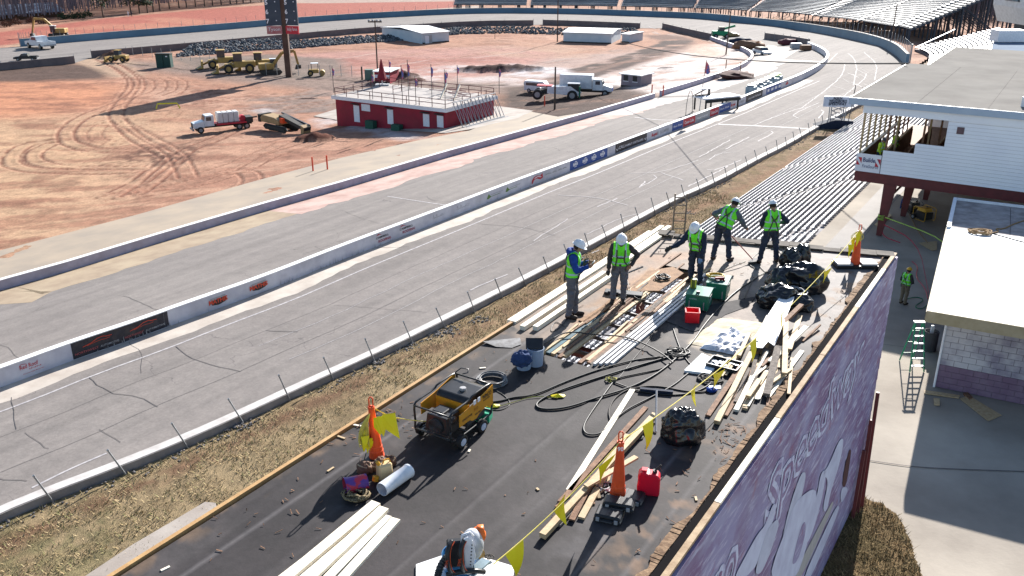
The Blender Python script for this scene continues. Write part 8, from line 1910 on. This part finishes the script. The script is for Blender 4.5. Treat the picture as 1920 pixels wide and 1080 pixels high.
pos_l = ('at the far left end of the row', 'second from the left end', 'behind the white shed with two doors', 'behind the tall light pole', 'behind the long white shed', 'third from the right end', 'second from the right end, beside the slanting pole', 'at the right end with its open steel frame showing')
for k in range(8):
    s_ = fl[cuts[k]:cuts[k + 1] + 1]
    if k: s_ = s_[0:1] + s_[1:]
    s_ = [s_[0].lerp(s_[1], .5)] + s_[1:]
    stand('silver bench grandstand section, ' + pos_l[k], s_, 24 if k > 3 else 14, .36, .80, 2.4, k)
# people seats curved terrace, right of the turn
cb = thing('curved_bleachers', 'curved concrete terrace of white benches between the far turn and the suite roofs', 'bleachers', P(1740, 110, -4)); nr = 18
for r_ in range(nr):
    f = r_ / (nr - 1); z = -4.2 + 4.0 * f; x0, y0 = 1716 + f * 150, 92 - f * 36; x1, y1 = 1738 + f * 160, 128 - f * 24; a = P(x0, y0, z); c = P(x1, y1, z); m1 = (a + c) / 2 + Vector((2.4, 1.6, 0)); L = smooth_line([a, a.lerp(m1, .6) + Vector((.6, .8, 0)), m1, c], 2)
    L = [Vector((q.x, q.y, z)) for q in L]
    b = MB(); b.wall(L, .5, .3, .42); b.build('bench', M_whp if r_ % 3 else M_cap, cb, world=True); b = MB(); b.wall(offs(L, -.1), 2.0, -1.6, .0); b.build('tread', M_riser, cb, world=True)
b = MB(); b.cyl(P(1716, 90, -3.6), P(1790, 56, -1), .12, n=6); b.build('hand_rail', M_steel, cb, world=True)
# tower and metal roofs at the right edge
lr = thing('press_building', 'blue grey metal roofed building at the right edge behind the curved terrace', 'building', LB(140, -10)); M_bg = mat('metal_roof', (.16, .21, .27), (.13, .17, .23), .3, .9, obj=False, spec=.02)
a, c, d, e = P(1858, 96, 3.5), P(1870, 55, 3.5), P(2050, 62, 3.5), P(2050, 110, 3.5); b = MB(); n4 = [a, c, d, e]; b.add(n4 + [q - UP * .4 for q in n4], [(0, 1, 2, 3), (7, 6, 5, 4)] + [(i, i + 4, (i + 1) % 4 + 4, (i + 1) % 4) for i in range(4)]); b.build('roof', M_bg, lr, world=True)
b = MB(); n5 = [q + (((a + d) / 2) - q) * .05 - UP * .41 for q in n4]; b.add(n5 + [q - UP * 7 for q in n5], [(0, 1, 2, 3), (7, 6, 5, 4)] + [(i, i + 4, (i + 1) % 4 + 4, (i + 1) % 4) for i in range(4)]); b.build('wall', M_dk, lr, world=True)
q = P(1889, 78, 3.5); part(lr, 'roof_hatch', M_whp, lambda b: b.box(q + UP * .7, (3.4, 2.0, 1.3)), world=True)
tw = thing('press_tower', 'white angular tower cabin with tilted windows at the top right corner', 'tower', P(1910, 40, 5)); q = P(1912, 46, 4.0); fr = Vector((1, 0, 0))
part(tw, 'cabin', M_wh2, lambda b: b.prism([(0, 0), (14, 0), (14, 8), (1.5, 8), (-1.2, 4.5), (-1.0, 2.2)], -4, 6, 'y')).location = q; part(tw, 'window', M_gl, lambda b: b.bar((-1.25, 1, 3.0), (.9, 1, 7.1), 3.6, .3)).location = q - Vector((0, 0, 0)); part(tw, 'leg', M_frm, lambda b: b.bx(2, 12, -3, 5, -14, -.01)).location = q; part(tw, 'lower_roof', M_bg, lambda b: b.bx(-1.5, 14, -6, -4.01, -.2, .1)).location = q
for ch in tw.children: ch.location = ch.location - tw.location
# brown house, woods and trees at the top left
q = G(-30, 41); bh_ = thing('brown_house', 'long brown building with grey metal roof at the edge of the woods', 'house', q, az2rz(G(-30, 41), G(117, 31))); Lh = (G(117, 31) - q).length; hh = Hh(G(60, 36), 25)
part(bh_, 'wall', mat('brown_wall', (.10, .055, .035), None, .4, .8), lambda b: b.bx(0, Lh, 0, 12, -1, hh)); part(bh_, 'roof', mat('grey_blue_roof', (.16, .19, .25), None, .4, .5), lambda b: b.prism([(-1, hh), (6, hh + 2.6), (13, hh), (13, hh - .2), (6, hh + 2.3), (-1, hh - .2)], -1, Lh + 1, 'x'))
for k in range(5): part(bh_, 'window', M_gl, lambda b: b.bx(Lh * (.3 + .15 * k), Lh * (.3 + .15 * k) + 1.2, -.05, -.003, hh * .4, hh * .8))
def bare_tree(b, q, h, rnd, nb=9, tw_=3):
    b.cyl(q - UP, q + UP * h * .8, h * .012, h * .004, 4)
    for i in range(nb):
        t = rnd.uniform(.3, .85); a = rnd.random() * 6.28; l = h * rnd.uniform(.15, .32) * (1.2 - t * .5); s_ = q + UP * h * t; e = s_ + Vector((math.cos(a) * l * .6, math.sin(a) * l * .6, l)); w_ = h * .004; b.add([s_ - Vector((w_, 0, 0)), s_ + Vector((w_, 0, 0)), e], [(0, 1, 2)])
        for k in range(tw_): a2 = a + rnd.gauss(0, .8); p_ = s_.lerp(e, rnd.uniform(.4, 1)); e2 = p_ + Vector((math.cos(a2) * l * .35, math.sin(a2) * l * .35, l * .5)); b.add([p_ - Vector((w_ * .6, 0, 0)), p_ + Vector((w_ * .6, 0, 0)), e2], [(0, 1, 2)])
M_tw = mat('bare_twigs', (.20, .18, .20), (.14, .12, .14), .02, .95, obj=False); rnd = random.Random(77)  # twig colour lightened to purplish grey to carry the distance haze
def wood(name, lab, x0, x1, yb, n, hmin, hmax, dep):
    b = MB()
    for i in range(n):
        x = rnd.uniform(x0, x1); q = G(x, yb(x)); d = Vector((q.x, q.y, 0)).normalized(); q = q + d * (rnd.random() ** 1.2) * dep; q.z = -10.5 + (q.length - 250) * .03; bare_tree(b, q, rnd.uniform(hmin, hmax), rnd)
    tag(b.build(name, M_tw), lab, 'woods', kind='stuff')
wood('woodland', 'leafless wood behind the brown house and red bank', -120, 560, lambda x: 46 - max(0, x) * .085, 2600, 10, 18, 150); wood('woodland', 'leafless wood behind the right grandstand', 1640, 2000, lambda x: 38, 800, 12, 18, 90)
M_pn = mat('pine_needles', (.025, .045, .022), (.04, .06, .03), .5, .9, obj=False)
for k, (x, y, yt) in enumerate(((194, 33, -40), (246, 27, -40), (262, 25, -35), (277, 24, -30), (288, 22, -34), (300, 20, -30), (318, 17, -30), (336, 15, -26), (350, 14, -28), (367, 13, -26), (384, 12, -22), (399, 10, -24), (415, 9, -22), (432, 7, -20), (444, 6, -20), (456, 5, -20), (470, 5, -18), (490, 4, -18))):
    q = G(x, y); h_ = max(9, Hh(q, yt)); h_ = min(h_, 20); pine = k < 4; t_ = thing('pine_tree' if pine else 'bare_tree', ('dark pine at the wood edge, leftmost and fullest', 'dark pine right behind the two distant walkers', 'dark pine second of the close pair on the red bank', 'dark pine at the right of the pine group')[k] if pine else 'bare dark trunk in the row of trees above the red bank', 'tree', q, 0, None if pine else 'row of bare trees above the red bank')
    part(t_, 'trunk', M_pole, lambda b: b.cyl((0, 0, -1), (0, 0, h_), .28, .1, 6))
    def crown(b):
        for i in range(260 if pine else 50):
            z = h_ * (rnd.uniform(.25, 1) if pine else rnd.uniform(.45, 1)); r_ = (h_ - z) * .35 + .6; a = rnd.random() * 6.28; rr = r_ * rnd.random() ** .5; c_ = Vector((math.cos(a) * rr, math.sin(a) * rr, z)); s_ = rnd.uniform(.3, .8) if pine else rnd.uniform(.1, .3); b.add([c_, c_ + Vector((rnd.gauss(0, s_), rnd.gauss(0, s_), rnd.gauss(0, s_ * .5))), c_ + Vector((rnd.gauss(0, s_), rnd.gauss(0, s_), s_))], [(0, 1, 2)])
    part(t_, 'crown', M_pn if pine else M_tw, crown)
blobs = [(30, 46), (60, 43), (12, 50), (80, 44), (118, 36), (135, 35), (150, 34), (165, 31)]
for k, (x, y) in enumerate(blobs):
    b = MB(); q = G(x, y)
    for i in range(160): a = rnd.random() * 6.28; rr = rnd.random() ** .5 * 1.8; c_ = Vector((math.cos(a) * rr, math.sin(a) * rr * .7, rnd.random() * 2.4 * (1 - rr / 3))); s_ = .35; b.add([c_, c_ + Vector((rnd.gauss(0, s_), rnd.gauss(0, s_), rnd.gauss(0, s_))), c_ + Vector((rnd.gauss(0, s_), 0, s_))], [(0, 1, 2)])
    o = b.build('shrub', M_pn if k > 3 else mat('brown_shrub', (.14, .06, .04), (.09, .05, .035), .5, .9)); o.location = q; tag(o, 'low green shrub at the wood edge right of the brown house' if k > 3 else 'rusty brown shrub before the brown house', 'shrub', 'green shrubs at the wood edge' if k > 3 else 'brown shrubs before the house')
for k, x in enumerate((241, 247)): t_ = thing('person', ('distant person in pale top walking on the red bank', 'distant person in dark clothes walking on the red bank')[k], 'person', G(x, 31), 0); part(t_, 'body', (M_wh2, M_navy)[k], lambda b: (b.tube([(0, 0, .8), (0, 0, 1.1), (0, 0, 1.45), (0, 0, 1.55)], [.17, .18, .22, .08], 8), b.ell((0, 0, 1.7), .12, 8, 6), b.tube([(-.1, -.15, 0), (-.1, 0, .8)], [.07, .11], 6), b.tube([(.1, .15, 0), (.1, 0, .8)], [.07, .11], 6), b.tube([(-.22, 0, 1.45), (-.3, .1, .85)], .05, 5), b.tube([(.22, 0, 1.45), (.3, -.1, .85)], .05, 5)))
# wire strung over the far straight
a = P(1703, 119, 7.2); c = G(1160, 158) + UP * 7; b = MB(); L = [a.lerp(c, i / 20) - UP * (4 * 1.0 * (i / 20) * (1 - i / 20)) for i in range(21)]; b.tube(L, .05, 4); tag(b.build('overhead_wire', M_dk, origin=a), 'overhead wire sagging across the track from the suite roof', 'wire')
